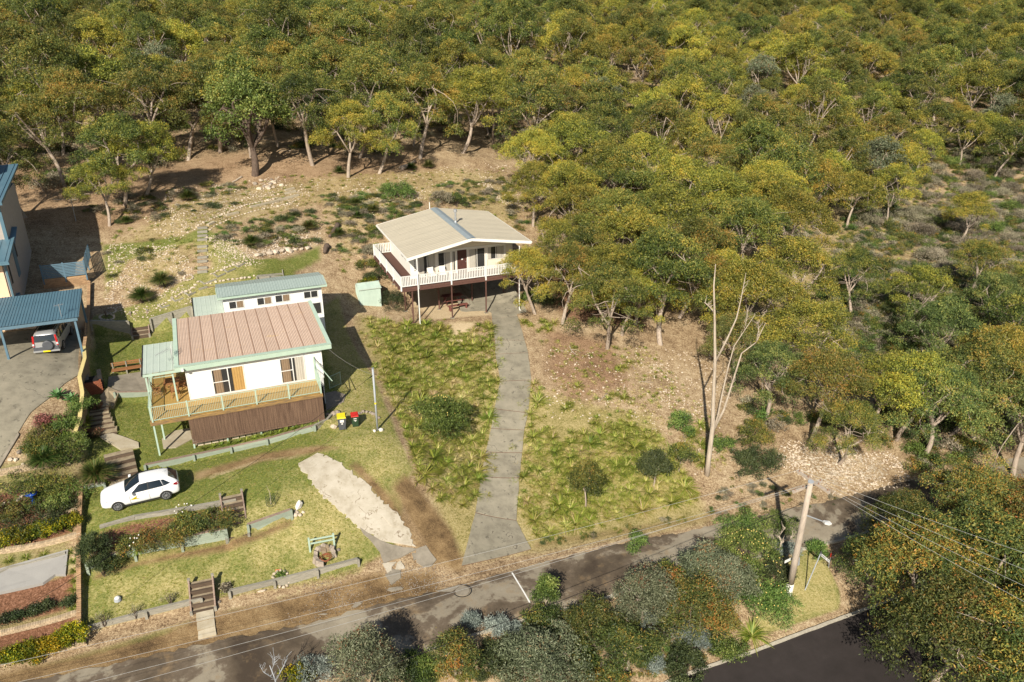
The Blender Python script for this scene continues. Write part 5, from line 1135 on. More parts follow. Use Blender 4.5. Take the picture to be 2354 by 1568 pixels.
tc = bpy.data.curves.new('street_name', 'FONT'); tc.body = 'WEST  ST'; tc.size = .15; tc.extrude = .002; tc.align_x = 'CENTER'; tc.align_y = 'CENTER'; tc.materials.append(m_black)
tx0 = bpy.data.objects.new('tmp', tc); COL.objects.link(tx0); bpy.context.view_layer.update(); tme = bpy.data.meshes.new_from_object(tx0.evaluated_get(bpy.context.evaluated_depsgraph_get())); bpy.data.objects.remove(tx0)
tx = bpy.data.objects.new('lettering', tme); COL.objects.link(tx); tx.parent = bl; dv = (p1-p0).normalized(); ny = dv.cross(Vector((0,0,1)))
mid_ = (p0+p1)/2-lo3+ny*.014; tx.location = mid_; tx.rotation_euler = Matrix((dv, ny.cross(dv), ny)).transposed().to_euler()
a_ = PH(1905,1301.6,-1.45); g3 = gh(a_[0], a_[1]); mp = root('marker_post', a_[0], a_[1], g3, 'short thin marker post with red top beside the street sign blade', 'marker post')
obj('stake', MB().box(-.02,.02,-.02,.02,-.1,.85), m_galv, mp); obj('red_tip', MB().box(-.025,.025,-.025,.025,.85,1.15), m_red, mp)
m_wires = []
def wire(label, a, b_, sag=.5, r=.012, mat=m_wire, n=28, group=None):
    a, b_ = Vector(a), Vector(b_); pts = [a.lerp(b_, i/n)-Vector((0,0,sag*4*(i/n)*(1-i/n))) for i in range(n+1)]
    obj('overhead_cable', MB().tube(pts, r, 4), mat, label=label, cat='cable', group=group)
far = [PH(-350,1605,6.2), PH(-350,1655,6.2), PH(-350,1705,6.0), PH(-350,1745,6.0)]
for i in range(4): wire(('uppermost','second','third','lowest')[i]+' pale conductor strung along the street from the power pole', arm1[i] if i % 2 == 0 else arm2[i], far[i], .45, .007, m_wirel, group='conductors along the street')
rt = [PH(2700,1560-60*i,5.2) for i in range(4)]
for i in range(4): wire(('first','second','third','fourth')[i]+' pale conductor leaving the power pole towards the right edge, counted from the left', arm1[i], rt[3-i], .3, .007, m_wirel, group='conductors to the right')
wire('thick black cable sloping from the power pole to the lower left', Vector((base[0],base[1],5.2)), PH(700,1600,4.2), .25, .015, m_dark)
pt0 = Vector((c[0],c[1],c[2])); cgp = G(868,989); t4 = (cgp[0], cgp[1], cgp[2]+4.25)
wire('thin cable from the grey pole to the cottage eave', t4, (6.9,51.4,10.15), .25, .010)
wire('thin service cable from the grey pole across the front lawn to the lower left', t4, PH(-120,1500,7.5), .6, .011, m_dark)
# clothes line and gate by the cottage
cg = G(796,905); ga = root('wire_gate', *G(757,895), 'open wire mesh side gate right of the cottage in grass', 'gate', rz=.5); mb = MB()
for i in range(10): mb.bar((.1+i*.1,0,.05),(.1+i*.1,0,1.0),.010)
mb.bar((.05,0,.05),(1.1,0,.05),.03).bar((.05,0,1.0),(1.1,0,1.0),.03).bar((.05,0,0),(.05,0,1.05),.035).bar((1.1,0,0),(1.1,0,1.05),.035); obj('gate_frame', mb, m_greenp, ga)
cl = root('clothes_hoist', -10.6, 82.5, gh(-10.6,82.5), 'rotary clothes hoist standing in the shadow of the rendered house', 'clothes hoist')
obj('mast', MB().tube([(0,0,0),(0,0,2.2)], .035, 8), m_metal, cl)
for i in range(4): a_ = i*1.571+.4; obj('hoist_arm', MB().bar((0,0,2.15),(1.5*math.cos(a_),1.5*math.sin(a_),2.3),.03), m_metal, cl)
mb = MB()
for rr in (.6,1.0,1.45):
    for i in range(4): a_ = i*1.571+.4; mb.bar((rr*math.cos(a_),rr*math.sin(a_),2.2+.06*rr),(rr*math.cos(a_+1.571),rr*math.sin(a_+1.571),2.2+.06*rr),.008)
obj('line', mb, m_wirel, cl)
# ---------------------------------------------------------------- vehicles
m_carw = M('white_car_paint', (.80,.80,.80), (.79,.79,.79), 2, .25, 0, spec=.6)
m_cars = M('silver_car_paint', (.48,.49,.50), (.46,.47,.48), 2, .3, 0, metal=.5, spec=.6)
m_tyre = M('tyre_rubber', (.03,.03,.03), (.02,.02,.02), 5, .9)
m_rim = M('alloy_rim', (.45,.46,.48), (.4,.41,.43), 4, .35, metal=.6)
m_lampr = M('red_lens', (.45,.01,.012), (.35,.008,.01), 4, .2, spec=.6)
m_lampw = M('clear_lens', (.55,.57,.6), (.45,.47,.5), 4, .1, spec=.8)
def loft(rings, closed_ends=True):
    """rings of (y, z) half profiles from bottom centre round to top centre at stations x"""
    mb = MB(); vs = []; n = len(rings[0][1])
    for x, pr in rings:
        vs += [(x, -y, z) for y, z in pr] + [(x, y, z) for y, z in pr[-2:0:-1]]
    k = 2*n-2
    fs = [(i*k+j, (i+1)*k+j, (i+1)*k+(j+1)%k, i*k+(j+1)%k) for i in range(len(rings)-1) for j in range(k)]
    fs += [tuple(range(k)), tuple((len(rings)-1)*k+j for j in range(k))[::-1]]
    return mb.add(vs, fs)
def wheel(par, x, y, r, side, w_=.2, spokes=10, cover=None):
    ty = obj('wheel', MB().tube([(x,y-w_/2,r),(x,y-w_/2+.03,r),(x,y+w_/2-.03,r),(x,y+w_/2,r)], [r*.93,r,r,r*.93], 24), m_tyre, par, smooth=False)
    yo = y+side*(w_/2+.006)
    rm = MB(); n = 24; a0 = [(x+q*math.cos(6.2832*i/n), yo, r+q*math.sin(6.2832*i/n)) for q in (r*.62, r*.70) for i in range(n)]
    rm.add(a0, [(i, (i+1)%n, n+(i+1)%n, n+i) for i in range(n)])
    for s in range(spokes):
        a = 6.2832*s/spokes; rm.bar((x+.03*math.cos(a), yo, r+.03*math.sin(a)), (x+r*.64*math.cos(a), yo, r+r*.64*math.sin(a)), .02, .032, up=(0,1,0))
    rm.tube([(x, yo-side*.01, r), (x, yo+side*.015, r)], r*.16, 10); obj('rim', rm, m_rim, ty)
    obj('rim_well', MB().tube([(x, yo-side*.02, r), (x, yo-side*.004, r)], r*.62, 20), m_black, ty)
def arch(par, x, yy, r, side, mat=m_black):
    mb = MB(); n = 16; pts = [(x+r*math.cos(math.pi*i/n), r*.62/.7*0+.30+r*math.sin(math.pi*i/n)*.98) for i in range(n+1)]
    vs = [(px, yy, pz) for px, pz in pts]+[(x, yy, .2), ]; mb.add(vs, [tuple(range(n+1))]); obj('wheel_arch', mb, mat, par)
def patch(name, par, a, b_, c, d, mat, bulge=.0, nrm_=(0,0,1), n=6, inset=0):
    a, b_, c, d = map(Vector, (a, b_, c, d)); nv = Vector(nrm_); vs = []
    for i in range(n+1):
        for j in range(n+1):
            u, v = i/n, j/n; p = a.lerp(b_, u).lerp(d.lerp(c, u), v); vs.append(tuple(p+nv*bulge*(1-(2*u-1)**2)*(1-.5*(2*v-1)**2)))
    return obj(name, MB().add(vs, [(i*(n+1)+j, (i+1)*(n+1)+j, (i+1)*(n+1)+j+1, i*(n+1)+j+1) for i in range(n) for j in range(n)]), mat, par, smooth=True)
# white hatchback: x forward = nose. half profile: bottom c, bottom edge, sill, belt low, belt, top edge, top mid, top c
def pr(w_, zb, zs, zm, zbelt, wr, zr, zc): return [(0,zb),(w_*.80,zb),(w_*.96,zs),(w_,zm),(w_*.965,zbelt),(wr,zr),(wr*.55,zc-.008),(0,zc)]
st = [(2.20,pr(.52,.26,.32,.46,.56,.46,.60,.60)),(2.12,pr(.70,.20,.28,.48,.64,.62,.69,.71)),(1.92,pr(.83,.18,.26,.52,.70,.72,.77,.80)),(1.55,pr(.885,.18,.25,.56,.78,.76,.87,.91)),
      (1.05,pr(.895,.18,.24,.58,.86,.78,.95,1.00)),(.72,pr(.895,.18,.24,.60,.90,.76,1.01,1.06)),(.30,pr(.895,.18,.24,.60,.925,.66,1.26,1.32)),(-.05,pr(.895,.18,.24,.60,.935,.60,1.40,1.445)),
      (-.60,pr(.895,.18,.24,.60,.95,.60,1.425,1.47)),(-1.20,pr(.895,.18,.25,.62,.97,.585,1.40,1.45)),(-1.62,pr(.89,.18,.26,.64,.99,.56,1.345,1.39)),(-1.92,pr(.86,.19,.28,.66,1.0,.56,1.16,1.19)),(-2.05,pr(.82,.22,.32,.68,.96,.56,1.02,1.03)),(-2.14,pr(.74,.30,.40,.66,.84,.56,.88,.88))]
f_, r_ = PH(240,1160,5.0), PH(420,1121,5.0)
cx_, cy_ = -5.62, 45.25
car = root('parked_car', cx_, cy_, gh(cx_, cy_)-.01, 'white hatchback car parked on the grass terrace below the cottage', 'car', rz=R(180+3.5))
bd = obj('body', loft(st), m_carw, car, smooth=True); bd.modifiers.new('s', 'SUBSURF').levels = 1; bd.modifiers['s'].render_levels = 2
# glass laid just proud of the shell
patch('windscreen', car, (.80,.70,1.035),(.80,-.70,1.035),(.0,-.56,1.435),(.0,.56,1.435), m_cglass, .10, (.6,0,.8))
patch('rear_window', car, (-2.05,.60,1.03),(-2.05,-.60,1.03),(-1.60,-.56,1.40),(-1.60,.56,1.40), m_cglass, .07, (-.8,0,.6))
for s in (1, -1):
    for nm, q in (('side_window', [(.50,.87,.965),(-.40,.87,.985),(-.42,.668,1.36),(.02,.668,1.345)]), ('side_window', [(-.46,.87,.985),(-1.22,.865,1.0),(-1.10,.65,1.335),(-.48,.668,1.36)]), ('quarter_window', [(-1.26,.865,1.005),(-1.62,.83,1.09),(-1.28,.655,1.31),(-1.16,.66,1.325)])):
        pts = [(x, s*(y+.03), z) for x, y, z in q]
        patch(nm, car, pts[0], pts[1], pts[2], pts[3], m_cglass, .02, (0,s,.3))
    obj('pillar_trim', MB().bar((-.43,s*.905,.98),(-.45,s*.70,1.37),.06,.012,up=(0,s,.4)), m_black, car)
    for x in (1.32,-1.30):
        arch(car, x, s*.905, .345, s); wheel(car, x, s*.82, .315, s)
    obj('sill_trim', MB().box(-.98,1.0,s*.87-.02,s*.87+.02,.19,.235), m_black, car)
    mi = obj('door_mirror', MB().bar((.52,s*.93,1.0),(.50,s*1.12,1.03),.13,.13), m_carw, car)
    hl_ = obj('headlight', MB().add([(2.03,s*.62,.70),(2.15,s*.46,.64),(2.12,s*.56,.58),(1.86,s*.835,.66),(1.78,s*.84,.74),(1.90,s*.77,.76)],[(0,1,2,3,4,5),(5,4,3,2,1,0)]), m_lampw, car)
    obj('taillight', MB().add([(-2.06,s*.70,.96),(-1.83,s*.875,1.01),(-1.78,s*.90,.93),(-1.95,s*.875,.85),(-2.12,s*.72,.84)],[(0,1,2,3,4),(4,3,2,1,0)]), m_lampr, car)
    for x in (.02,-.88): obj('door_handle', MB().bar((x,s*.915,.86),(x-.17,s*.915,.865),.025,.03), m_carw, car)
    for x in (.62,-.43,-1.18): obj('door_gap', MB().bar((x,s*.899,.30),(x+.02,s*.897,.90),.012,.008,up=(0,1,0)), m_galv, car)
obj('grille', MB().add([(2.205,.38,.50),(2.205,-.38,.50),(2.215,-.30,.32),(2.215,.30,.32)],[(0,1,2,3),(3,2,1,0)]), m_black, car)
obj('arrow_badge', MB().add([(.62,.914,.56),(.22,.914,.74),(.30,.914,.60),(.10,.914,.50)],[(0,1,2),(0,2,3),(2,1,0),(3,2,0)]), m_ybin, car, label='yellow arrow shaped emblem on the front door')
obj('roof_fin', MB().add([(-1.30,0,1.455),(-1.45,.02,1.45),(-1.45,-.02,1.45),(-1.45,0,1.51)],[(0,1,3),(0,3,2),(1,2,3)]), m_galv, car)
obj('number_plate', MB().box(-2.17,-2.15,-.19,.19,.62,.73), m_ybin, car)
# silver four wheel drive under the carport, tail towards the street
def p2(w_, zb, zm, zbelt, wr, zr, zc): return [(0,zb),(w_*.85,zb),(w_*.98,zb+.1),(w_,zm),(w_*.97,zbelt),(wr,zr),(wr*.6,zc-.005),(0,zc)]
st = [(-2.2,p2(.82,.32,.6,.95,.74,1.0,1.01)),(-2.12,p2(.86,.28,.62,1.02,.72,1.5,1.52)),(-1.95,p2(.88,.27,.64,1.05,.70,1.63,1.66)),(-1.0,p2(.885,.27,.64,1.05,.69,1.66,1.69)),(0,p2(.885,.27,.64,1.04,.68,1.65,1.68)),(.45,p2(.885,.27,.64,1.02,.68,1.58,1.62)),(1.1,p2(.885,.27,.64,1.0,.72,1.06,1.09)),(1.9,p2(.87,.27,.6,.9,.72,.95,.98)),(2.2,p2(.74,.3,.5,.72,.62,.76,.78))]
sx, sy = -11.03, 61.7
sv = root('parked_car', sx, sy, gh(sx, sy)+.05, 'silver four wheel drive with covered spare wheel parked tail out in the carport', 'car', rz=R(90-6))
bd = obj('body', loft(st), m_cars, sv, smooth=True); bd.modifiers.new('s', 'SUBSURF').levels = 1; bd.modifiers['s'].render_levels = 1
patch('rear_window', sv, (-2.235,.66,1.06),(-2.235,-.66,1.06),(-2.10,-.60,1.50),(-2.10,.60,1.50), m_cglass, .03, (-1,0,0))
obj('lower_trim', MB().box(-2.27,-2.10,-.80,.80,.34,.66), m_gbin, sv); obj('bumper', MB().box(-2.30,-2.05,-.84,.84,.30,.42), m_cars, sv)
obj('spare_wheel', MB().tube([(-2.25,-.16,.80),(-2.30,-.16,.80),(-2.40,-.16,.80),(-2.42,-.16,.80)], [.33,.35,.34,.30], 24), m_gbin, sv)
obj('number_plate', MB().box(-2.325,-2.31,-.25,.22,.30,.41), m_ybin, sv)
obj('sunroof', MB().box(-1.6,-.6,-.52,.52,1.685,1.70), m_cglass, sv)
for s in (1,-1):
    obj('taillight', MB().bar((-2.22,s*.765,.72),(-2.12,s*.70,1.48),.05,.12,up=(0,1,0)), m_lampr, sv)
    obj('taillight', MB().bar((-2.23,s*.766,.80),(-2.21,s*.755,.93),.055,.125,up=(0,1,0)), m_lampw, sv, label='clear section of the tail lamp')
    obj('roof_rail', MB().bar((-1.9,s*.62,1.70),(.1,s*.62,1.71),.035,.04), m_black, sv)
    patch('side_window', sv, (-1.9,s*.87,1.08),(-1.05,s*.875,1.08),(-1.1,s*.735,1.56),(-1.9,s*.74,1.52), m_cglass, .01, (0,s,0))
    patch('side_window', sv, (-1.0,s*.875,1.08),(-.1,s*.875,1.08),(-.12,s*.735,1.58),(-1.02,s*.735,1.57), m_cglass, .01, (0,s,0))
    patch('side_window', sv, (-.05,s*.875,1.08),(.8,s*.875,1.06),(.4,s*.73,1.52),(-.05,s*.73,1.58), m_cglass, .01, (0,s,0))
    for x in (-1.35,1.3): arch(sv, x, s*.897, .40, s); wheel(sv, x, s*.80, .35, s, .22, 6)
# ---------------------------------------------------------------- foliage
OL = [(0,(.026,.042,.012)),(.3,(.085,.115,.026)),(.55,(.195,.215,.048)),(.8,(.36,.31,.065)),(1,(.46,.28,.055))]
m_olive = leafmat('olive_eucalypt_leaves', OL)
m_gold = leafmat('golden_green_leaves', [(0,(.045,.06,.014)),(.3,(.15,.17,.032)),(.55,(.31,.30,.052)),(.8,(.47,.38,.06)),(1,(.55,.36,.06))])
m_grey = leafmat('grey_green_leaves', [(0,(.045,.055,.028)),(.35,(.12,.145,.078)),(.6,(.21,.235,.135)),(.85,(.31,.33,.20)),(1,(.28,.13,.05))])
m_rust = leafmat('rust_tipped_leaves', [(0,(.028,.042,.013)),(.35,(.085,.12,.032)),(.6,(.18,.195,.05)),(.82,(.34,.25,.055)),(1,(.46,.20,.045))])
m_bright = leafmat('glossy_mid_green_leaves', [(0,(.03,.055,.016)),(.4,(.10,.165,.036)),(.75,(.21,.29,.065)),(1,(.36,.40,.11))])
m_dkgreen = leafmat('dark_green_shrub_leaves', [(0,(.02,.03,.013)),(.5,(.06,.085,.032)),(1,(.14,.165,.06))])
m_yel = leafmat('yellow_green_hedge_leaves', [(0,(.05,.085,.01)),(.35,(.12,.16,.012)),(.6,(.30,.28,.015)),(1,(.58,.42,.02))])
m_silver = leafmat('silver_leaves', [(0,(.12,.15,.13)),(.5,(.25,.29,.25)),(1,(.42,.46,.40))])
m_heath = leafmat('grey_brown_heath', [(0,(.07,.062,.04)),(.5,(.24,.21,.14)),(1,(.42,.37,.26))], .1)
m_redsh = leafmat('pink_flowering_shrub', [(0,(.05,.05,.02)),(.4,(.14,.09,.05)),(.7,(.36,.13,.10)),(1,(.55,.26,.22))])
m_strap = leafmat('strappy_leaf_blades', [(0,(.07,.105,.018)),(.3,(.18,.24,.035)),(.55,(.32,.36,.055)),(.75,(.48,.43,.12)),(1,(.62,.50,.27))], .35)
m_xan = leafmat('grass_tree_blades', [(0,(.03,.065,.012)),(.4,(.07,.115,.022)),(.7,(.16,.15,.04)),(1,(.24,.17,.07))], .2)
m_agave = leafmat('agave_leaves', [(0,(.12,.24,.08)),(1,(.26,.42,.16))], .2)
def unit(a): return a/(np.linalg.norm(a, axis=-1, keepdims=True)+1e-9)
def leaves(seed, lobes, n, L=.2, Wd=.06, up=.35, droop=.5, spread=.16, per=12, depth=.22, tip=.35, lo=-.45):
    """clumped leaf quads over ellipsoid lobes (cx,cy,cz,rx,ry,rz)"""
    g = np.random.default_rng(seed); lb = np.array(lobes, float); wt = (lb[:,3]*lb[:,4]+lb[:,3]*lb[:,5])*1.0; K = max(1, n//per)
    li = g.choice(len(lb), K, p=wt/wt.sum()); d = unit(g.normal(size=(K,3))+[0,0,up]); d[:,2] = np.where(d[:,2] < lo, -d[:,2]*.5, d[:,2])
    rad = 1-np.abs(g.normal(size=(K,1)))*depth; tw = lb[li,:3]+d*rad*lb[li,3:]
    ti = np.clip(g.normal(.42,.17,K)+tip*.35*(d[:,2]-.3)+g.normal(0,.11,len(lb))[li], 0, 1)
    idx_ = np.repeat(np.arange(K), per); m_ = len(idx_)
    p = tw[idx_]+g.normal(size=(m_,3))*spread*[1,1,.75]; ax = unit(g.normal(size=(m_,3))*.8+d[idx_]*.5+[0,0,-droop])
    sd = unit(np.cross(ax, unit(g.normal(size=(m_,3))+d[idx_]*.8))); ll = L*g.uniform(.6,1.3,(m_,1)); ww = Wd*g.uniform(.7,1.3,(m_,1))
    V = np.stack([p, p+ax*ll*.45+sd*ww/2, p+ax*ll, p+ax*ll*.5-sd*ww/2], 1).reshape(-1,3)
    F = np.arange(m_*4).reshape(-1,4); t_ = np.clip(ti[idx_]+g.normal(0,.13,m_), 0, 1)
    return V, F, t_
def limb(mb, g, a, b_, r0, r1, bend=.15, n=5, k=6):
    a, b_ = Vector(a), Vector(b_); L = (b_-a).length; off_ = Vector((g.uniform(-1,1), g.uniform(-1,1), g.uniform(-.3,.6)))*bend*L
    pts = [a.lerp(b_, i/n)+off_*math.sin(math.pi*i/n) for i in range(n+1)]
    mb.tube(pts, [r0+(r1-r0)*i/n for i in range(n+1)], k, False); return pts
def tree_parts(seed, Rr, H, nl, lobe, n, L, Wd, mat, bark=m_bark, tr=.16, fork=.42, flat=.6, lean=.15, bare=6, kw={}):
    """a eucalypt: trunk mesh and crown mesh, base at the origin"""
    g = random.Random(seed); mb = MB(); f = Vector((g.uniform(-lean,lean)*H, g.uniform(-lean,lean)*H, H*fork*g.uniform(.85,1.1)))
    limb(mb, g, (0,0,-.4), f, tr*1.2, tr*.8, .08, 6, 8); lobes = []; na = g.choice((4,5,6,6)); ph = g.uniform(0,6.28)
    mains = []
    for i in range(na):
        a = ph+6.283*i/na+g.uniform(-.35,.35); q = f+Vector((math.cos(a)*Rr*g.uniform(.3,.55), math.sin(a)*Rr*g.uniform(.3,.55), (H-f.z)*g.uniform(.4,.7)))
        pts = limb(mb, g, f, q, tr*.62, tr*.34, .16); mains.append(q)
    for i in range(nl):
        a = 2.39996*i+g.uniform(-.3,.3); rr = Rr*(math.sqrt((i+.5)/nl))*g.uniform(.82,1.0)-lobe*.35
        zz = H-lobe*flat-(H-f.z)*.95*(rr/Rr)**2*g.uniform(.6,1.35)+g.uniform(-.6,.25)
        c = Vector((f.x*.8+math.cos(a)*rr, f.y*.8+math.sin(a)*rr, zz)); s = lobe*g.uniform(.7,1.2)
        lobes.append((c.x,c.y,c.z,s,s,s*flat)); q = min(mains, key=lambda m_: (m_-c).length)
        if i % 3 == 0 or (c-q).length < Rr*.3: limb(mb, g, q, c+Vector((0,0,-s*flat*.4)), tr*.2, tr*.05, .3, 5, 5)
    for i in range(bare):
        q = g.choice(mains); a = g.uniform(0,6.28); k_ = g.uniform(.3,.9); q = f.lerp(q, k_); c = q+Vector((math.cos(a), math.sin(a), g.uniform(-.1,.6)))*Rr*g.uniform(.35,.7); pts = limb(mb, g, q, c, tr*.2, tr*.04, .4, 6, 5)
    V, F_, t_ = leaves(seed, lobes, n, L, Wd, **kw)
    return mb.mesh('trunk', bark, True), mesh_np('crown', V, F_, mat, t_)
def plant(name, u, w, label, cat, group, parts, s=1.0, rz=0, h=None, tilt=0):
    z = gh(u, w) if h is None else h; r = root(name, u, w, z, label, cat, group, rz=rz, s=s)
    if tilt: r.rotation_euler = (tilt, tilt*.5, A+rz)
    for nm, me_ in parts: link(nm, me_, r)
    return r
class GNStuff:
    """one object that scatters the meshes of existing objects over a point set"""
    def __init__(s, name, pts, rots, scs, protos, **k):
        me_ = bpy.data.meshes.new(name); n = len(pts); me_.vertices.add(n); me_.vertices.foreach_set('co', np.array(pts, np.float32).ravel())
        a = me_.attributes.new('rot', 'FLOAT_VECTOR', 'POINT'); a.data.foreach_set('vector', np.array(rots, np.float32).ravel())
        a = me_.attributes.new('sc', 'FLOAT', 'POINT'); a.data.foreach_set('value', np.array(scs, np.float32)); ob = link(name, me_)
        ng = bpy.data.node_groups.new(name, 'GeometryNodeTree'); ng.interface.new_socket('Geometry', in_out='INPUT', socket_type='NodeSocketGeometry'); ng.interface.new_socket('Geometry', in_out='OUTPUT', socket_type='NodeSocketGeometry')
        N = ng.nodes.new; Lk = ng.links.new; gi = N('NodeGroupInput'); go = N('NodeGroupOutput'); ip = N('GeometryNodeInstanceOnPoints'); gg = N('GeometryNodeGeometryToInstance')
        for p in protos:
            oi = N('GeometryNodeObjectInfo'); oi.inputs['Object'].default_value = p; oi.transform_space = 'ORIGINAL'; Lk(oi.outputs['Geometry'], gg.inputs[0])
        Lk(gg.outputs[0], ip.inputs['Instance']); ip.inputs['Pick Instance'].default_value = True
        ar = N('GeometryNodeInputNamedAttribute'); ar.data_type = 'FLOAT_VECTOR'; ar.inputs['Name'].default_value = 'rot'; as_ = N('GeometryNodeInputNamedAttribute'); as_.data_type = 'FLOAT'; as_.inputs['Name'].default_value = 'sc'
        er = N('FunctionNodeEulerToRotation'); Lk(ar.outputs[0], er.inputs[0]); Lk(er.outputs[0], ip.inputs['Rotation']); Lk(as_.outputs[0], ip.inputs['Scale'])
        Lk(gi.outputs[0], ip.inputs['Points']); Lk(ip.outputs[0], go.inputs[0]); mo = ob.modifiers.new('scatter', 'NODES'); mo.node_group = ng; s.o = tag(ob, kind='stuff', **k)
def in_poly(x, y, poly):
    c = False; n = len(poly)
    for i in range(n):
        ax, ay = poly[i]; bx, by = poly[(i+1) % n]
        if (ay > y) != (by > y) and x < (bx-ax)*(y-ay)/(by-ay)+ax: c = not c
    return c
def proj(u, w, h):
    X = u*CA-w*SA; Y = u*SA+w*CA; z = Y*CT+(33-h)*ST; d = (33-h)*CT-Y*ST
    return (1177+FP*X/z, 784+FP*d/z, z) if z > 1 else (-9999, -9999, z)
# ---- prototypes
KW = dict(up=.45, droop=.55, spread=.17)
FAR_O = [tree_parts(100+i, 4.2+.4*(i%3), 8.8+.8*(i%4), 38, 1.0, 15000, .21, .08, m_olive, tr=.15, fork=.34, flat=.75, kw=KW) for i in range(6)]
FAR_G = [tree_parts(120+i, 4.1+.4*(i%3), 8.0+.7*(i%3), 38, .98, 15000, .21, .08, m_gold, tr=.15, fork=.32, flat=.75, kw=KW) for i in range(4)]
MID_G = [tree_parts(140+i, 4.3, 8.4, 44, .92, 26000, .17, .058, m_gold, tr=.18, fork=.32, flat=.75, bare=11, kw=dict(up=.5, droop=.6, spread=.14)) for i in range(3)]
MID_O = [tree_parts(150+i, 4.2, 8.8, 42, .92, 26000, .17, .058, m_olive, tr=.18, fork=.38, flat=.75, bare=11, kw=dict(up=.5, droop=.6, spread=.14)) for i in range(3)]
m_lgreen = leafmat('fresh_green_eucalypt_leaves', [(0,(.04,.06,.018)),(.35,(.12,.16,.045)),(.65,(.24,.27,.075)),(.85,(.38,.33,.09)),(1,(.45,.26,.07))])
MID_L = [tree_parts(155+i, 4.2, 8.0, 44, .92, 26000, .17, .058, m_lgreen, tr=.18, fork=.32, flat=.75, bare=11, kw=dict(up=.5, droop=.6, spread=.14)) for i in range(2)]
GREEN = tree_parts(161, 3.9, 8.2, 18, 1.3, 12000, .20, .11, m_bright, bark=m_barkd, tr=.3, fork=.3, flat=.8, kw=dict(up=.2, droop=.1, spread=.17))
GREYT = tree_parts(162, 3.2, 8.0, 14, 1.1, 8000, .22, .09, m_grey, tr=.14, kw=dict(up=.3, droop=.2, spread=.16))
n_ind = 0; rgT = random.Random(77)
def tree(parts, x, y, s, label, group=None, name='eucalyptus_tree', rz=None, hgt=None):
    u, w, h = G(x, y); global n_ind; n_ind += 1
    return plant(name, u, w, label, 'tree', group, (('trunk', parts[0]), ('crown', parts[1])), s, rgT.uniform(0,6.28) if rz is None else rz, h)
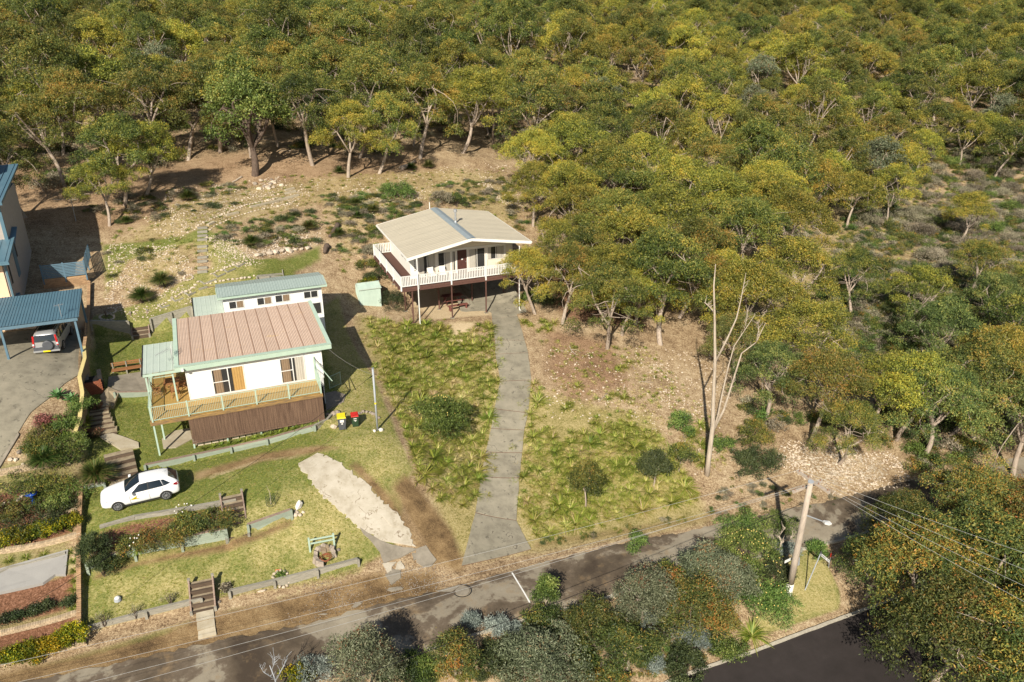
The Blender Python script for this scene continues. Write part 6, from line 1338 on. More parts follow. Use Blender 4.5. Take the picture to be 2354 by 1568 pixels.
# hand placed trees round the clearings: (x, y of the foot, kind, scale, label)
HT = [(585,402,GREEN,1.22,'large dark green broad leafed tree at the forest edge above the sleeper path','banksia_tree'),
 (62,500,MID_O[0],.9,'olive tree behind the rendered house roof at the far left',0),(150,430,MID_O[1],1.0,'tall olive eucalypt between rendered house and forest floor',0),(285,470,MID_O[2],.95,'small golden olive eucalypt beside the large shadow of the rendered house',0),(330,455,MID_G[0],.85,'small bushy eucalypt left of the rubble slope',0),(250,520,MID_G[1],.7,'low spreading eucalypt overhanging the house shadow',0),
 (215,395,MID_O[0],1.12,'olive eucalypt with pale trunk left of the pale dead branches',0),(360,375,MID_O[1],1.12,'eucalypt with white trunk above the lone grass tree on the slope',0),(430,370,MID_O[2],1.12,'eucalypt with two white stems left of the large dark green tree',0),(505,350,MID_O[0],1.12,'eucalypt with dark thin trunk just left of the large dark green tree',0),
 (720,380,MID_O[1],1.12,'eucalypt at the forest edge right of the large dark green tree',0),(800,408,MID_G[2],.95,'eucalypt with twin pale trunks above the back boundary',0),(868,400,MID_O[2],.95,'eucalypt with a single pale straight trunk at the back boundary',0),(965,365,MID_O[0],1.15,'tall straight eucalypt in the red leaf litter clearing behind the house',0),
 (1060,352,MID_G[0],1.15,'eucalypt with thick curved white trunk behind the house on posts',0),(1240,455,MID_G[1],.9,'golden green eucalypt at the back right corner of the lot',0),(1300,420,MID_G[2],1.0,'golden eucalypt behind the back right corner of the lot',0),(1300,545,MID_G[0],.95,'golden eucalypt close to the right side of the house roof',0),
 (1370,520,MID_G[1],1.1,'large golden crown just right of the house on posts',0),(1480,480,MID_G[2],1.05,'golden crown in the middle of the stand right of the house',0),(1290,650,MID_G[2],.72,'low eucalypt whose branch hangs over the white deck corner',0),(1390,640,MID_O[1],1.0,'olive crown right of the house deck',0),(1395,800,MID_O[0],.85,'eucalypt leaning over the reddish leaf litter slope',0),
 (1520,795,MID_O[2],1.12,'eucalypt with straight grey trunk at the left of the bare slope',0),(1500,640,MID_G[0],1.1,'golden crown above the straight grey trunk',0),(1620,600,MID_G[1],1.1,'golden crown behind the bleached dead tree',0),(1660,770,MID_G[2],.95,'eucalypt with split yellowish trunk behind the bleached dead tree',0),(1610,480,MID_O[0],1.0,'olive crown left of the leafless pale tree',0),
 (1745,840,MID_G[0],1.05,'leaning thick trunked eucalypt right of the bleached dead tree',0),(1830,640,MID_G[1],1.1,'golden eucalypt above the rubble clearing on the right',0),(1760,560,MID_G[2],1.1,'broad golden crown in the right hand stand',0),(1860,1020,MID_O[1],.85,'eucalypt with forked pale trunk above the rubble patch',0),(1760,960,MID_L[0],.78,'dense low eucalypt right of the foot of the dead tree',0),
 (1925,1065,MID_O[2],.62,'thin eucalypt standing in the pale rubble patch above the power pole',0),(2000,990,MID_G[2],.8,'eucalypt behind the pale rubble patch at right',0),(2120,1050,MID_L[0],.95,'tall olive eucalypt above the street at the right edge',0),(2240,1010,MID_L[1],1.0,'leafy eucalypt near the right edge above the street',0),(2330,1090,MID_L[0],1.0,'eucalypt cut by the right edge above the street',0),
 (2160,880,MID_L[1],.95,'eucalypt on the open slope at the right',0),(2300,860,MID_O[2],.95,'eucalypt in front of grey heath at the right edge',0),(2090,760,MID_G[2],.8,'small eucalypt on the scrubby right hand slope',0),(1960,730,MID_O[0],.75,'eucalypt casting dark shade above the rubble clearing',0),(2230,700,MID_O[1],.8,'eucalypt with forked bare branches on the scrub slope',0),
 (2010,480,GREYT,1.1,'silvery grey leafed tree at upper right','banksia_tree'),(2270,340,GREYT,1.0,'pale grey leafed tree beside a tall bare trunk at upper right','banksia_tree'),(2200,560,MID_G[0],.75,'golden eucalypt island in the grey heath',0),(1292,745,MID_O[0],.78,'olive eucalypt low on the litter slope near the driveway top',0),(1375,740,MID_G[0],.85,'golden eucalypt filling the stand above the litter slope',0),(1460,745,MID_G[2],.9,'golden eucalypt left of the straight grey trunk',0),(1690,870,MID_L[1],.7,'fresh green eucalypt tucked behind the dead tree',0),(1232,722,MID_G[1],.72,'eucalypt overlapping the right corner of the white deck beside the driveway top',0),(1225,520,MID_G[2],.8,'low golden eucalypt brushing the right eave of the house',0),(1345,470,MID_G[0],1.1,'golden crown in the front of the stand, behind the right eave',0),(1420,560,MID_O[2],1.1,'olive crown in the thick of the stand right of the house',0),(1330,600,MID_G[1],.9,'bushy golden eucalypt above the red litter beside the house',0),(1450,680,MID_G[0],1.05,'golden green eucalypt overhanging the top of the litter slope',0),
 (1560,730,MID_O[0],1.05,'olive eucalypt shading the dark ground behind the bare slope',0),(1560,560,MID_G[2],1.15,'broad golden crown between the olive crowns right of centre',0),(1690,680,MID_O[1],1.1,'olive green crown behind the split yellowish trunk',0),(1700,600,MID_G[0],1.15,'golden green crown above the split yellowish trunk',0),(1800,760,MID_G[2],1.1,'golden crown overhanging the leaning thick trunk',0),(1810,900,MID_G[0],.95,'dense golden crown right of the leaning thick trunk',0),
 (1400,430,MID_O[0],1.1,'olive crown behind the golden stand at the lot corner',0),(1430,860-90,MID_G[1],.7,'small eucalypt hanging over the litter slope',0),(1340,700,MID_O[2],.8,'low olive eucalypt right of the driveway top',0),(2060,1010,MID_G[1],.9,'golden green eucalypt above the rubble patch at the right',0),(2180,1000,MID_O[2],.95,'olive eucalypt between two taller ones above the street at right',0),(2280,960,MID_G[0],1.0,'golden eucalypt high on the slope at the right edge',0),(1720,410,MID_O[2],1.2,'eucalypt with massive white trunk base in the right stand',0)]
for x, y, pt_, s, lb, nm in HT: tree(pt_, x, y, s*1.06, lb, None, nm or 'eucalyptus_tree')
hand = [G(x, y)[:2] for x, y, *_ in HT]
# regions of the photograph's ground that carry closed forest
FOREST = [(-600,470),(0,455),(180,440),(330,395),(470,345),(560,365),(700,350),(760,362),(900,372),(960,330),(1100,310),(1175,372),(1230,430),(1300,520),(1370,600),(1480,690),(1580,700),(1700,700),(1850,640),(1920,610),(1990,560),(2080,540),(2060,420),(2180,380),(2300,420),(2600,420),(2600,-40),(2600,-200),(-600,-200)]
LOWR = [(1690,900),(1790,960),(1860,960),(1960,960),(2060,880),(2140,760),(2700,700),(2700,1180),(2420,1170),(2200,1120),(2090,1090),(1990,1010),(1850,985),(1740,1010)]
cand = []
gp = random.Random(5); cell = {}
def ok(u, w, dmin):
    i, j = int(u//8), int(w//8)
    for a in (-1,0,1):
        for b_ in (-1,0,1):
            for q in cell.get((i+a, j+b_), ()):
                if math.hypot(u-q[0], w-q[1]) < dmin: return False
    cell.setdefault((i, j), []).append((u, w)); return True
for u, w in hand: cell.setdefault((int(u//8), int(w//8)), []).append((u, w))
for _ in range(30000):
    w = gp.uniform(38, 330); u = gp.uniform(-.75*w-30, 1.25*w+60)
    h = gh(u, w); x, y, z = proj(u, w, h)
    if z < 5 or x < -220 or x > 2580: continue
    if w < 74 and not in_poly(x, y, LOWR): continue
    if w >= 74 and not (in_poly(x, y, FOREST) or in_poly(x, y, LOWR) or y < -40): continue
    if w > 100 and y < -260: continue
    if ok(u, w, 4.4+gp.uniform(0,1.1)+max(0,(w-130))*.006): cand.append((z, u, w, x, y))
cand.sort()
LIM = 300-len(HT); far_pts = []; 
GRP = 'eucalypts of the closed forest on the hillside'
for i, (z, u, w, x, y) in enumerate(cand):
    warm = gp.random() < (.15 if x < 1000 else .45 if x < 1500 else .6)
    pt_ = gp.choice(FAR_G if warm else FAR_O)
    if gp.random() < .02: pt_ = GREYT
    if w < 74 and x > 1950 and gp.random() < .55: pt_ = gp.choice(MID_L); warm = True
    elif z < 78: pt_ = gp.choice(MID_G if warm else MID_O)
    s = gp.uniform(.78, 1.18)*(1.0 if w > 74 else .9); sz = 'large ' if s > 1.05 else 'small ' if s < .88 else ''
    if i < LIM:
        zn = ('behind the rendered house','behind the rubble slope','above the house on posts','above the golden stand','at the upper right')[min(4, max(0, int(x//480)))] if w >= 78 else 'on the right hand slope above the street'
        cl_ = 'pale silvery' if pt_ is GREYT else 'golden green' if warm else 'dull olive'; row = '' if w < 78 else ' in front rows' if z < 105 else ' in middle rows' if z < 135 else ' in back rows'
        lb = sz+cl_+' crowned eucalypt'+row+' of forest '+zn
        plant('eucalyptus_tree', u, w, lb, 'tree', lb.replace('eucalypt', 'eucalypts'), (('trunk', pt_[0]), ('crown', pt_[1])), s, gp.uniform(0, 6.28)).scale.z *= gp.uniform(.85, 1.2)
    else: far_pts.append((u, w, s))
# the rest of the forest as one mass: leaf and trunk meshes scattered together
prot = []
for o_ in COL.objects:
    if o_.name.startswith(('crown', 'trunk')): prot.append(o_)
seen = {};
for o_ in prot: seen.setdefault(o_.data.name, o_)
fa = [(a, b_) for a, b_ in FAR_O+FAR_G]
rgf = random.Random(9); groups = [[] for _ in fa]
for p in far_pts: groups[rgf.randrange(len(fa))].append(p)
def joinmesh(tr_, cr_, name):
    """trunk and crown of one tree as one mesh for the distant mass"""
    bm = bmesh.new(); return None
V_all = []; R_all = []; S_all = []
for k, gl in enumerate(groups):
    for u, w, s in gl: V_all.append(tuple(W(u, w, gh(u, w)))); R_all.append((0, 0, rgf.uniform(0, 6.28))); S_all.append(s)
print('TREES', len(HT), LIM, len(far_pts))
if V_all:
    crowns = [seen[c_.name] for _, c_ in fa if c_.name in seen]
    GNStuff('distant_forest', V_all, R_all, S_all, crowns)
    tk = [seen[a.name] for a, _ in fa if a.name in seen]
    GNStuff('distant_trunks', V_all, R_all, S_all, tk[:1])
# ---------------------------------------------------------------- shrubs, clumps and foreground trees
def clump_mesh(seed, nb, L, wd_, mat, t0=.45, ts=.18, up=.9, name='leaf_clump', out=1.0, droop=1.0):
    """arching strap leaves from one crown"""
    g = np.random.default_rng(seed); a = g.uniform(0, 6.283, nb); el_ = g.uniform(.25, 1.25, nb)*up; ll = L*g.uniform(.55, 1.1, nb); n = 4
    dx, dy = np.cos(a), np.sin(a); base = np.stack([dx, dy, 0*a], 1)*g.uniform(0, .12, (nb,1))*L; pts = []
    for i in range(n+1):
        f = i/n; r_ = ll*np.cos(el_)*f*out*(1+.25*f); z = ll*(np.sin(el_)*f-droop*.42*f*f*(1.3-el_*.5)); pts.append(base+np.stack([dx*r_, dy*r_, np.maximum(z, .02)], 1))
    sd = np.stack([-dy, dx, 0*a], 1)*wd_/2; V = []; 
    for i in range(n+1): k = (1, 1, .9, .65, .08)[i]; V += [pts[i]-sd*k, pts[i]+sd*k]
    V = np.stack(V, 1); F = np.array([[2*i, 2*i+1, 2*i+3, 2*i+2] for i in range(n)]); F = (F[None]+np.arange(nb)[:,None,None]*(2*n+2)).reshape(-1,4)
    t_ = np.repeat(np.clip(g.normal(t0, ts, nb), 0, 1), n); return mesh_np(name, V.reshape(-1,3), F, mat, t_)
def shrub_mesh(seed, Rr, H, n, mat, L=.12, Wd=.05, nl=9, lobe=None, low=.15, kw=None, name='foliage'):
    g = random.Random(seed); lobe = lobe or Rr*.42; lb = []; nl = int(nl*1.5); Rr *= 1.1; n = int(n*1.25)
    for i in range(nl):
        a = 2.4*i+g.uniform(-.8,.8); rr = (Rr-lobe*.6)*math.sqrt(g.uniform(.02,1.15)); z = H-lobe*.8-(H-low-lobe)*.95*(rr/Rr)**1.4*g.uniform(.4,1.4)-g.uniform(0,.22)*H
        s = lobe*g.uniform(.45,1.2); lb.append((math.cos(a)*rr, math.sin(a)*rr, max(z, lobe*.4), s, s, s*.85))
    V, F, t_ = leaves(seed, lb, n, L, Wd, **(kw or dict(up=.3, droop=.0, spread=.09, lo=-.6))); V[:,2] = np.maximum(V[:,2], .01); return mesh_np(name, V, F, mat, t_)
def stem_mesh(seed, Rr, H, n=5, r=.035, mat=m_barkd, f=.7):
    g = random.Random(seed); mb = MB()
    for i in range(n): a = 6.28*i/n+g.uniform(-.4,.4); limb(mb, g, (0,0,-.15), (math.cos(a)*Rr*.5*f, math.sin(a)*Rr*.5*f, H*f), r, r*.3, .15, 4, 5)
    return mb.mesh('stem', mat, True)
def shrub(x, y, Rr, H, mat, label, n=2600, name='shrub', L=.13, Wd=.05, nl=9, group=None, kw=None, cat='shrub', stems=True, seed=None, extra=None, sink=0):
    seed = seed or int(x*7+y*3); u, w, h = G(x, y); r = root(name, u, w, h-sink, label, cat, group, rz=random.Random(seed).uniform(0,6.28))
    link('foliage', shrub_mesh(seed, Rr, H, n, mat, L, Wd, nl, kw=kw), r)
    if stems: link('stem', stem_mesh(seed, Rr, H), r)
    return r
LF = dict(up=.35, droop=.45, spread=.11, lo=-.6)
def small_tree(x, y, Rr, H, mat, label, n=9000, L=.16, Wd=.045, name='eucalyptus_tree', tr=.07, bark=m_bark, fork=.42, nl=14, lobe=None, seed=None):
    seed = seed or int(x*5+y*11); u, w, h = G(x, y); a, b_ = tree_parts(seed, Rr, H, nl, lobe or Rr*.36, n, L, Wd, mat, bark, tr, fork, .75, .08, 4, dict(up=.35, droop=.6, spread=.13, lo=-.7))
    return plant(name, u, w, label, 'tree', None, (('trunk', a), ('crown', b_)), 1, 0, h)
# flowers dotted on a shrub
def flowers(r, Rr, H, n, mat, size=.05, seed=1):
    g = random.Random(seed); mb = MB()
    for _ in range(n):
        a = g.uniform(0,6.28); q = g.uniform(0,1)**.5; z = H*(1.02-.55*q*q)
        x, y = math.cos(a)*Rr*q, math.sin(a)*Rr*q; mb.tube([(x,y,z-size),(x,y,z),(x,y,z+size)], [size*.6,size,size*.4], 5)
    return obj('flower', mb, mat, r, kind='stuff')
m_fly = M('cream_yellow_flower', (.75,.58,.18), (.68,.5,.14), 5, .8); m_flw = M('white_flower', (.8,.78,.72), (.72,.7,.64), 5, .8)
# --- foreground strip between the two streets
small_tree(835,1612,2.0,4.4,m_grey,'grey green young eucalypt rising from the lower edge beside the road',13000)
small_tree(1240,1585,2.7,3.7,m_grey,'broad grey green eucalypt filling the bottom centre of the photo',17000, nl=20)
small_tree(1040,1560,1.4,2.9,m_rust,'rust tipped young eucalypt left of the broad grey green one',7000)
shrub(1245,1440,1.15,1.3,m_rust,'rust tipped bush at the foot of the white road line',4200,L=.15,Wd=.045,kw=LF)
small_tree(1350,1470,1.7,2.7,m_rust,'red tipped eucalypt bush right of the white road line',9000)
small_tree(1478,1445,2.1,3.9,m_grey,'tallest grey green eucalypt of the median beside the road patch',15000, nl=18)
small_tree(1600,1455,2.4,3.6,m_rust,'olive brown eucalypt in the middle of the median',14000, nl=18)
small_tree(1672,1400,1.9,3.6,m_grey,'grey green eucalypt left of the yellow flowered bush',12000)
small_tree(1438,1540,1.9,2.9,m_rust,'rust coloured eucalypt with twin pale trunks at the lower centre',11000, tr=.09, fork=.55)
small_tree(1545,1415,1.7,3.0,m_rust,'olive brown eucalypt wedged behind the tallest grey green one',9000,nl=16)
small_tree(1620,1350,1.8,3.2,m_grey,'grey green eucalypt hiding the far kerb of the median',10000,nl=16)
small_tree(1415,1480,1.4,2.2,m_rust,'low rust tipped bush between grey green eucalypt and twin trunks',6500)
shrub(1540,1345,1.3,1.6,m_olive,'olive shrub at the road edge behind the tallest grey green eucalypt',4200,L=.15,Wd=.045,kw=LF)
shrub(1150,1530,1.3,1.5,m_dkgreen,'dark green shrub between the silver shrubs and broad eucalypt',4200,L=.15,Wd=.045,kw=LF)
shrub(1480,1510,1.0,1.0,m_rust,'brown green undergrowth right of the twin pale trunks',2600)
shrub(1320,1520,1.2,1.3,m_rust,'russet shrub left of the twin pale trunks',3600,L=.15,Wd=.045,kw=LF)
shrub(1650,1440,1.2,1.3,m_olive,'olive shrub above the mid green bush near the kerb',3600,L=.15,Wd=.045,kw=LF)
r = shrub(1755,1410,1.9,2.2,m_bright,'bright green bush with yellow flowers left of the power pole',8000,L=.14,Wd=.04,nl=14); flowers(r,1.7,2.1,30,m_fly,.035,seed=3)
r = shrub(1715,1285,1.9,2.1,m_bright,'green bush with pale yellow flowers hiding the road edge left of the power pole',8000,L=.14,Wd=.04,nl=14); flowers(r,1.7,2.0,40,m_fly,.035,seed=4)
r = shrub(1770,1330,1.3,1.6,m_dkgreen,'dark green bush between the two yellow flowered bushes',4500,nl=10); flowers(r,1.2,1.6,12,m_fly,.035,seed=7)
shrub(1700,1222,1.6,.9,m_bright,'low feathery green shrub on the road edge behind the flowered bush',4500,L=.12,Wd=.035,nl=12)
shrub(1790,1215,1.3,.9,m_bright,'feathery green shrub just left of the power pole top of road',3600,L=.12,Wd=.035,nl=10)
shrub(1880,1275,.8,1.1,m_bright,'small yellow tipped green shrub between power pole and street sign',2400,L=.12,Wd=.04)
small_tree(1257,1395,.75,2.3,m_bright,'slender upright green sapling at the lower road edge',4200, tr=.035, fork=.2, nl=12)
small_tree(1460,1268,.6,1.4,m_bright,'small green sapling above the tallest grey green eucalypt',1800, tr=.03, fork=.2)
shrub(1570,1548,1.35,1.6,m_dkgreen,'dark glossy green bush beside the dark road at lower centre',5200,nl=12)
shrub(1675,1508,.95,1.2,m_bright,'mid green bush near the dark road kerb',3000)
shrub(1390,1590,1.3,1.3,m_rust,'brown green bush at the bottom edge left of the twin trunks',3600)
m_sv = dict(up=.5, droop=-.3, spread=.10, lo=-.3)
for i, (x, y, Rr, H, lb) in enumerate([(1140,1465,.65,1.5,'silver leafed shrub standing out against the road shadow'),(1085,1440,.45,.9,'small silver shrub left of the standing silver shrub'),(1485,1445,.9,.9,'silver bush under the tallest grey green eucalypt'),(1575,1470,.9,.8,'sprawling silver shrub in the bare median soil'),
        (1610,1480,.6,.7,'silver shrub beside the dark glossy bush'),(1500,1535,.55,.9,'silver shrub between twin trunks and dark glossy bush'),(715,1560,.9,1.7,'pale silver green shrub at the bottom left of centre'),(1182,1455,.4,.6,'tiny silver shrub at the kerb'),(1808,1275,.8,.9,'silver shrub behind the bare crooked stem by the pole')]):
    shrub(x, y, Rr, H, m_silver, lb, 1700, 'silver_shrub', .16, .035, 8, 'silver shrubs', m_sv)
shrub(690,1572,.9,1.1,m_yel,'yellow green bush at the bottom edge',2200); shrub(920,1560,1.0,1.0,m_dkgreen,'dark green bush under the grey green young eucalypt',2500); shrub(965,1545,1.0,1.1,m_bright,'bright green strap leafed bush at the bottom',2500,L=.25,Wd=.04)
# big trees at the lower right corner
BIG = [(2075,1445,4.2,8.0),(2245,1420,4.4,8.6),(2400,1470,4.6,8.6),(2130,1600,4.0,7.0),(2320,1640,4.4,7.5),(2230,1275,3.6,6.6),(2060,1280,2.6,5.2),(1990,1370,2.6,5.0),(2340,1300,3.6,6.4)]
bl = ['rust tipped eucalypt overhanging the street sign','largest rust tipped eucalypt in the lower right','rust tipped eucalypt cut by the right edge','rust tipped eucalypt above the dark road at the bottom right','rust tipped eucalypt in the bottom right corner','rust tipped eucalypt behind the largest one at right','smaller rust tipped eucalypt beside the end of the street','low rust tipped eucalypt nearest the lawn triangle','rust tipped eucalypt at the right edge above the largest one']
pa = [tree_parts(300+i, 4.2, 7.8, 34, 1.15, 30000, .19, .06, m_rust, tr=.2, fork=.32, flat=.8, bare=10, kw=dict(up=.35, droop=.5, spread=.14, lo=-.6)) for i in range(2)]
for i, (x, y, Rr, H) in enumerate(BIG):
    u, w, h = G(x, y); plant('eucalyptus_tree', u, w, bl[i], 'tree', None, (('trunk', pa[i%2][0]), ('crown', pa[i%2][1])), Rr/4.2, 1.3*i, h)
# --- big lot
r = shrub(1012,985,2.1,3.0,m_bright,'green banksia bush with yellow flowers on the left side of the driveway',9000,L=.15,Wd=.05,nl=16); flowers(r,1.5,2.6,30,m_fly,.04,5)
small_tree(1345,1163,1.35,3.3,m_olive,'young eucalypt with thin pale trunk on the grassy right side of the lot',8000,tr=.055)
small_tree(1502,1118,1.3,2.9,m_dkgreen,'young dark eucalypt near the right boundary of the lot',7000,tr=.055,Wd=.05)
small_tree(1560,1085,1.1,2.6,m_olive,'slender olive sapling just right of the young dark eucalypt',4000,tr=.04)
shrub(1565,985,1.2,1.5,m_bright,'bright green shrub left of the bleached dead tree',3200)
shrub(1735,1080,1.9,1.8,m_dkgreen,'broad dark green shrub right of the foot of the dead tree',6500,nl=14); shrub(1725,1010,1.5,1.5,m_olive,'olive shrub behind the broad dark green shrub',4000)
shrub(1660,1030,.9,1.0,m_bright,'small green shrub touching the bleached trunk',2200)
shrub(905,708,1.15,1.75,m_dkgreen,'dark green bush at the corner between shed and house deck',5200,L=.12,Wd=.03,nl=12)
shrub(910,452,2.0,1.7,m_bright,'large green bush on the slope behind the house roof',6000,nl=14); shrub(1015,468,1.3,1.9,m_heath,'brown wispy shrub behind the roof ridge',3200); shrub(1050,475,1.1,1.7,m_rust,'orange brown shrub behind the flue',2800)
shrub(846,660,.7,1.2,m_yel,'lime green shrub behind the garden shed',1800); shrub(866,575,.55,.8,m_yel,'lime green shrub beside the side deck',1300); shrub(850,585,.8,.9,m_heath,'grey scrub left of the side deck',1600)
shrub(1255,700,1.3,1.2,m_dkgreen,'dark green undergrowth right of the driveway top',3600); shrub(1215,690,.9,1.0,m_bright,'leafy shrub at the right end of the house deck',2400)
shrub(870,640,1.3,1.2,m_dkgreen,'dark scrub under the side deck',3200); shrub(845,615,1.0,1.0,m_olive,'olive scrub beside the side deck',2400)
# clumps
CL = [clump_mesh(500+i, 85, .78, .042, m_strap, t0=.42+.07*(i%4), ts=.2) for i in range(7)]+[clump_mesh(520+i, 70, .62, .035, m_strap, t0=.80, ts=.15) for i in range(3)]
LOTL = [(845,725),(900,745),(1010,745),(1060,780),(1090,750),(1128,740),(1136,800),(1146,880),(1130,945),(1123,990),(1110,1050),(1098,1110),(1085,1165),(1010,1150),(955,1060),(925,990),(890,880),(850,760)]
LOTR = [(1225,880),(1245,900),(1232,980),(1300,1010),(1450,965),(1500,1000),(1560,1060),(1600,1150),(1450,1180),(1300,1215),(1235,1245),(1200,1180),(1200,1110),(1210,1040),(1216,960)]
EXTRA = [(1215,740,3),(1240,755,4),(1265,745,4),(1395,920,2),(1420,910,2),(1380,960,1),(1330,880,1),(1300,940,2),(1440,940,1),(1545,960,2),(1600,980,3),(1590,1010,3),(1610,1040,3),(1600,1060,2),(1420,850,2),(1450,840,2)]
rg = random.Random(12); cnt = 0; cell2 = []; GL = 'strappy grass clumps on the left side of the driveway'; GR = 'strappy grass clumps on the right side of the driveway'
def clump_at(u, w, s, lb, grp, mi=None):
    k = rg.randrange(len(CL)) if mi is None else mi
    r = link('strappy_grass', CL[k]); r.location = W(u, w, gh(u, w)-.02); r.rotation_euler = (0, 0, rg.uniform(0, 6.28)); r.scale = (s, s, s*rg.uniform(.85,1.15)); return tag(r, lb, 'grass clump', grp, 'thing')
extra_pts = []
def zl(u, w, left):
    z_ = ('near the street end','on the lower slope','on the middle slope','on the upper slope','just below the house')[min(4, int((w-37)/5))]; d_ = abs(u-(14.2 if left else 18.5)) < 1.6
    lb = ('green straw strappy grass '+('left' if left else 'right')+' of the driveway '+z_+(' edge' if d_ else ''))
    return lb, lb.replace('grass', 'grass clumps', 1)
for poly, grp, want in ((LOTL, GL, 150), (LOTR, GR, 120)):
    pu_ = GP(*poly); us = [p[0] for p in pu_]; ws = [p[1] for p in pu_]; got = 0; tries = 0; loc = []
    while tries < 9000:
        tries += 1; u, w = rg.uniform(min(us), max(us)), rg.uniform(min(ws), max(ws))
        if not in_poly(u, w, pu_): continue
        den = .5+.5*math.sin(u*.9+1.2*math.sin(w*.6))*math.sin(w*.75+1)
        if rg.random() > .35+.65*den: continue
        if any(math.hypot(u-a, w-b_) < .62 for a, b_ in loc): continue
        loc.append((u, w))
        if got < want: clump_at(u, w, rg.choice((.55,.8,.95,1.1,1.35))*rg.uniform(.85,1.15), *zl(u, w, grp is GL)); got += 1
        else: extra_pts.append((u, w, rg.uniform(.6,1.0)))
    for _ in range(1900):
        u, w = rg.uniform(min(us), max(us)), rg.uniform(min(ws), max(ws))
        if in_poly(u+rg.uniform(-1.3,1.3), w+rg.uniform(-1,1), pu_): extra_pts.append((u, w, rg.uniform(.25,.6)))
for x, y, n in EXTRA:
    u0, w0, _ = G(x, y)
    for i in range(n): clump_at(u0+rg.uniform(-.7,.7), w0+rg.uniform(-.6,.6), rg.uniform(.6,1.0), 'green strappy grass clump on the leaf litter slope right of the driveway', 'grass clumps on the leaf litter slope', rg.randrange(4))
for i in range(9):   # along the cottage wall of the lot
    u0, w0, _ = G(905+i*8, 900+i*26); clump_at(u0+rg.uniform(-.3,.3), w0, rg.uniform(.7,1.0), 'strappy grass at the edge of the cottage lawn', 'grass clumps at the lawn edge')
clump_at(*G(1728,1462)[:2], 1.6, 'large golden green grass tussock beside the triangle of lawn', None, 1); clump_at(*G(1205,1500)[:2], .9, 'green grass tussock at the bottom of the median', None, 2)
GNStuff('undergrowth_grass', [tuple(W(u,w,gh(u,w)-.02)) for u,w,_ in extra_pts], [(0,0,rg.uniform(0,6.28)) for _ in extra_pts], [s for *_, s in extra_pts], [o_ for o_ in COL.objects if o_.name.startswith('strappy_grass')][:60:6])
# grass trees
XA = [clump_mesh(540+i, 700, 1.2, .034, m_xan, t0=.42, ts=.22, up=1.15, name='leaf_crown', out=.95, droop=1.0) for i in range(2)]
m_skirt = leafmat('dry_skirt_leaves', [(0,(.10,.07,.04)),(1,(.30,.21,.12))], .1); XS = clump_mesh(560, 260, .95, .034, m_skirt, t0=.5, ts=.2, up=.45, name='dry_skirt', droop=1.6)
for i, (x, y, s, h_, lb) in enumerate([(372,660,1.0,.55,'right one of the two large round grass trees on the back lawn'),(327,694,1.0,.5,'left one of the two large round grass trees on the back lawn'),(578,562,.85,.3,'grass tree among scrub right of the garden steps'),(103,1070,.98,.4,'round grass tree above the brick terrace in the far left garden'),(224,1108,1.1,.5,'round grass tree overhanging the bed behind the parked white car'),
        (208,425,.9,.4,'grass tree in the shade at the forest edge on the left'),(432,460,.95,.35,'dark green grass tree on the litter slope left of the big green tree'),(290,512,.7,.2,'small grass tree below the small golden eucalypt'),(818,473,.7,.45,'grass tree with brown skirt behind the lot, leftmost of three'),(858,488,.7,.4,'grass tree with brown skirt behind the lot, middle of three'),(822,500,.6,.3,'smallest grass tree behind the lot'),
        (778,540,.7,.2,'grass tree among scrub near the burnt log'),(780,398,.7,.3,'grass tree under twin trunked eucalypt at the forest edge'),(945,388,.75,.2,'left grass tree beside the fallen pale log'),(985,385,.85,.25,'right grass tree beside the fallen pale log'),(708,525,.8,.2,'grass tree in scrub above the boulder row'),(2040,800,.9,.3,'grass tree on the right hand rubble clearing'),(1600,625,.7,.6,'grass tree in the shade behind the dead tree')]):
    u, w, h = G(x, y); r = root('grass_tree', u, w, h, lb, 'grass tree', None, rz=i*.9, s=s)
    a = link('leaf_crown', XA[i%2], r, (0,0,h_)); link('dry_skirt', XS, r, (0,0,h_)); obj('trunk', MB().tube([(0,0,-.1),(0,0,h_+.08)], [.17,.14], 9), m_barkd, r)
# --- gardens of the left
AG = 'agave_plant'
def agave(x, y, s, lb):
    u, w, h = G(x, y); r = root('agave_plant', u, w, h, lb, 'agave', None, s=s); g = random.Random(int(x)); me_ = None
    for k in range(22):
        a = k*2.4; e = .15+1.1*(k/22); L = .62; mb = MB(); dx, dy = math.cos(a), math.sin(a); P_ = [(dx*L*f*math.cos(e), dy*L*f*math.cos(e), .1+L*f*math.sin(e)-.10*f*f) for f in (0,.35,.7,1)]; vs = []
        for (px, py, pz), wd_ in zip(P_, (.05,.085,.07,.005)): vs += [(px-dy*wd_, py+dx*wd_, pz+.02), (px, py, pz), (px+dy*wd_, py-dx*wd_, pz+.02)]
        mb.add(vs, [(3*i+j, 3*i+3+j, 3*i+4+j, 3*i+1+j) for i in range(3) for j in (0,1)]); obj('leaf', mb, m_agave, r, smooth=True)
agave(135,915,1.15,'large pale green agave left of the other at the driveway edge'); agave(165,922,1.0,'pale green agave next to the brick pillar of the yellow capped wall')
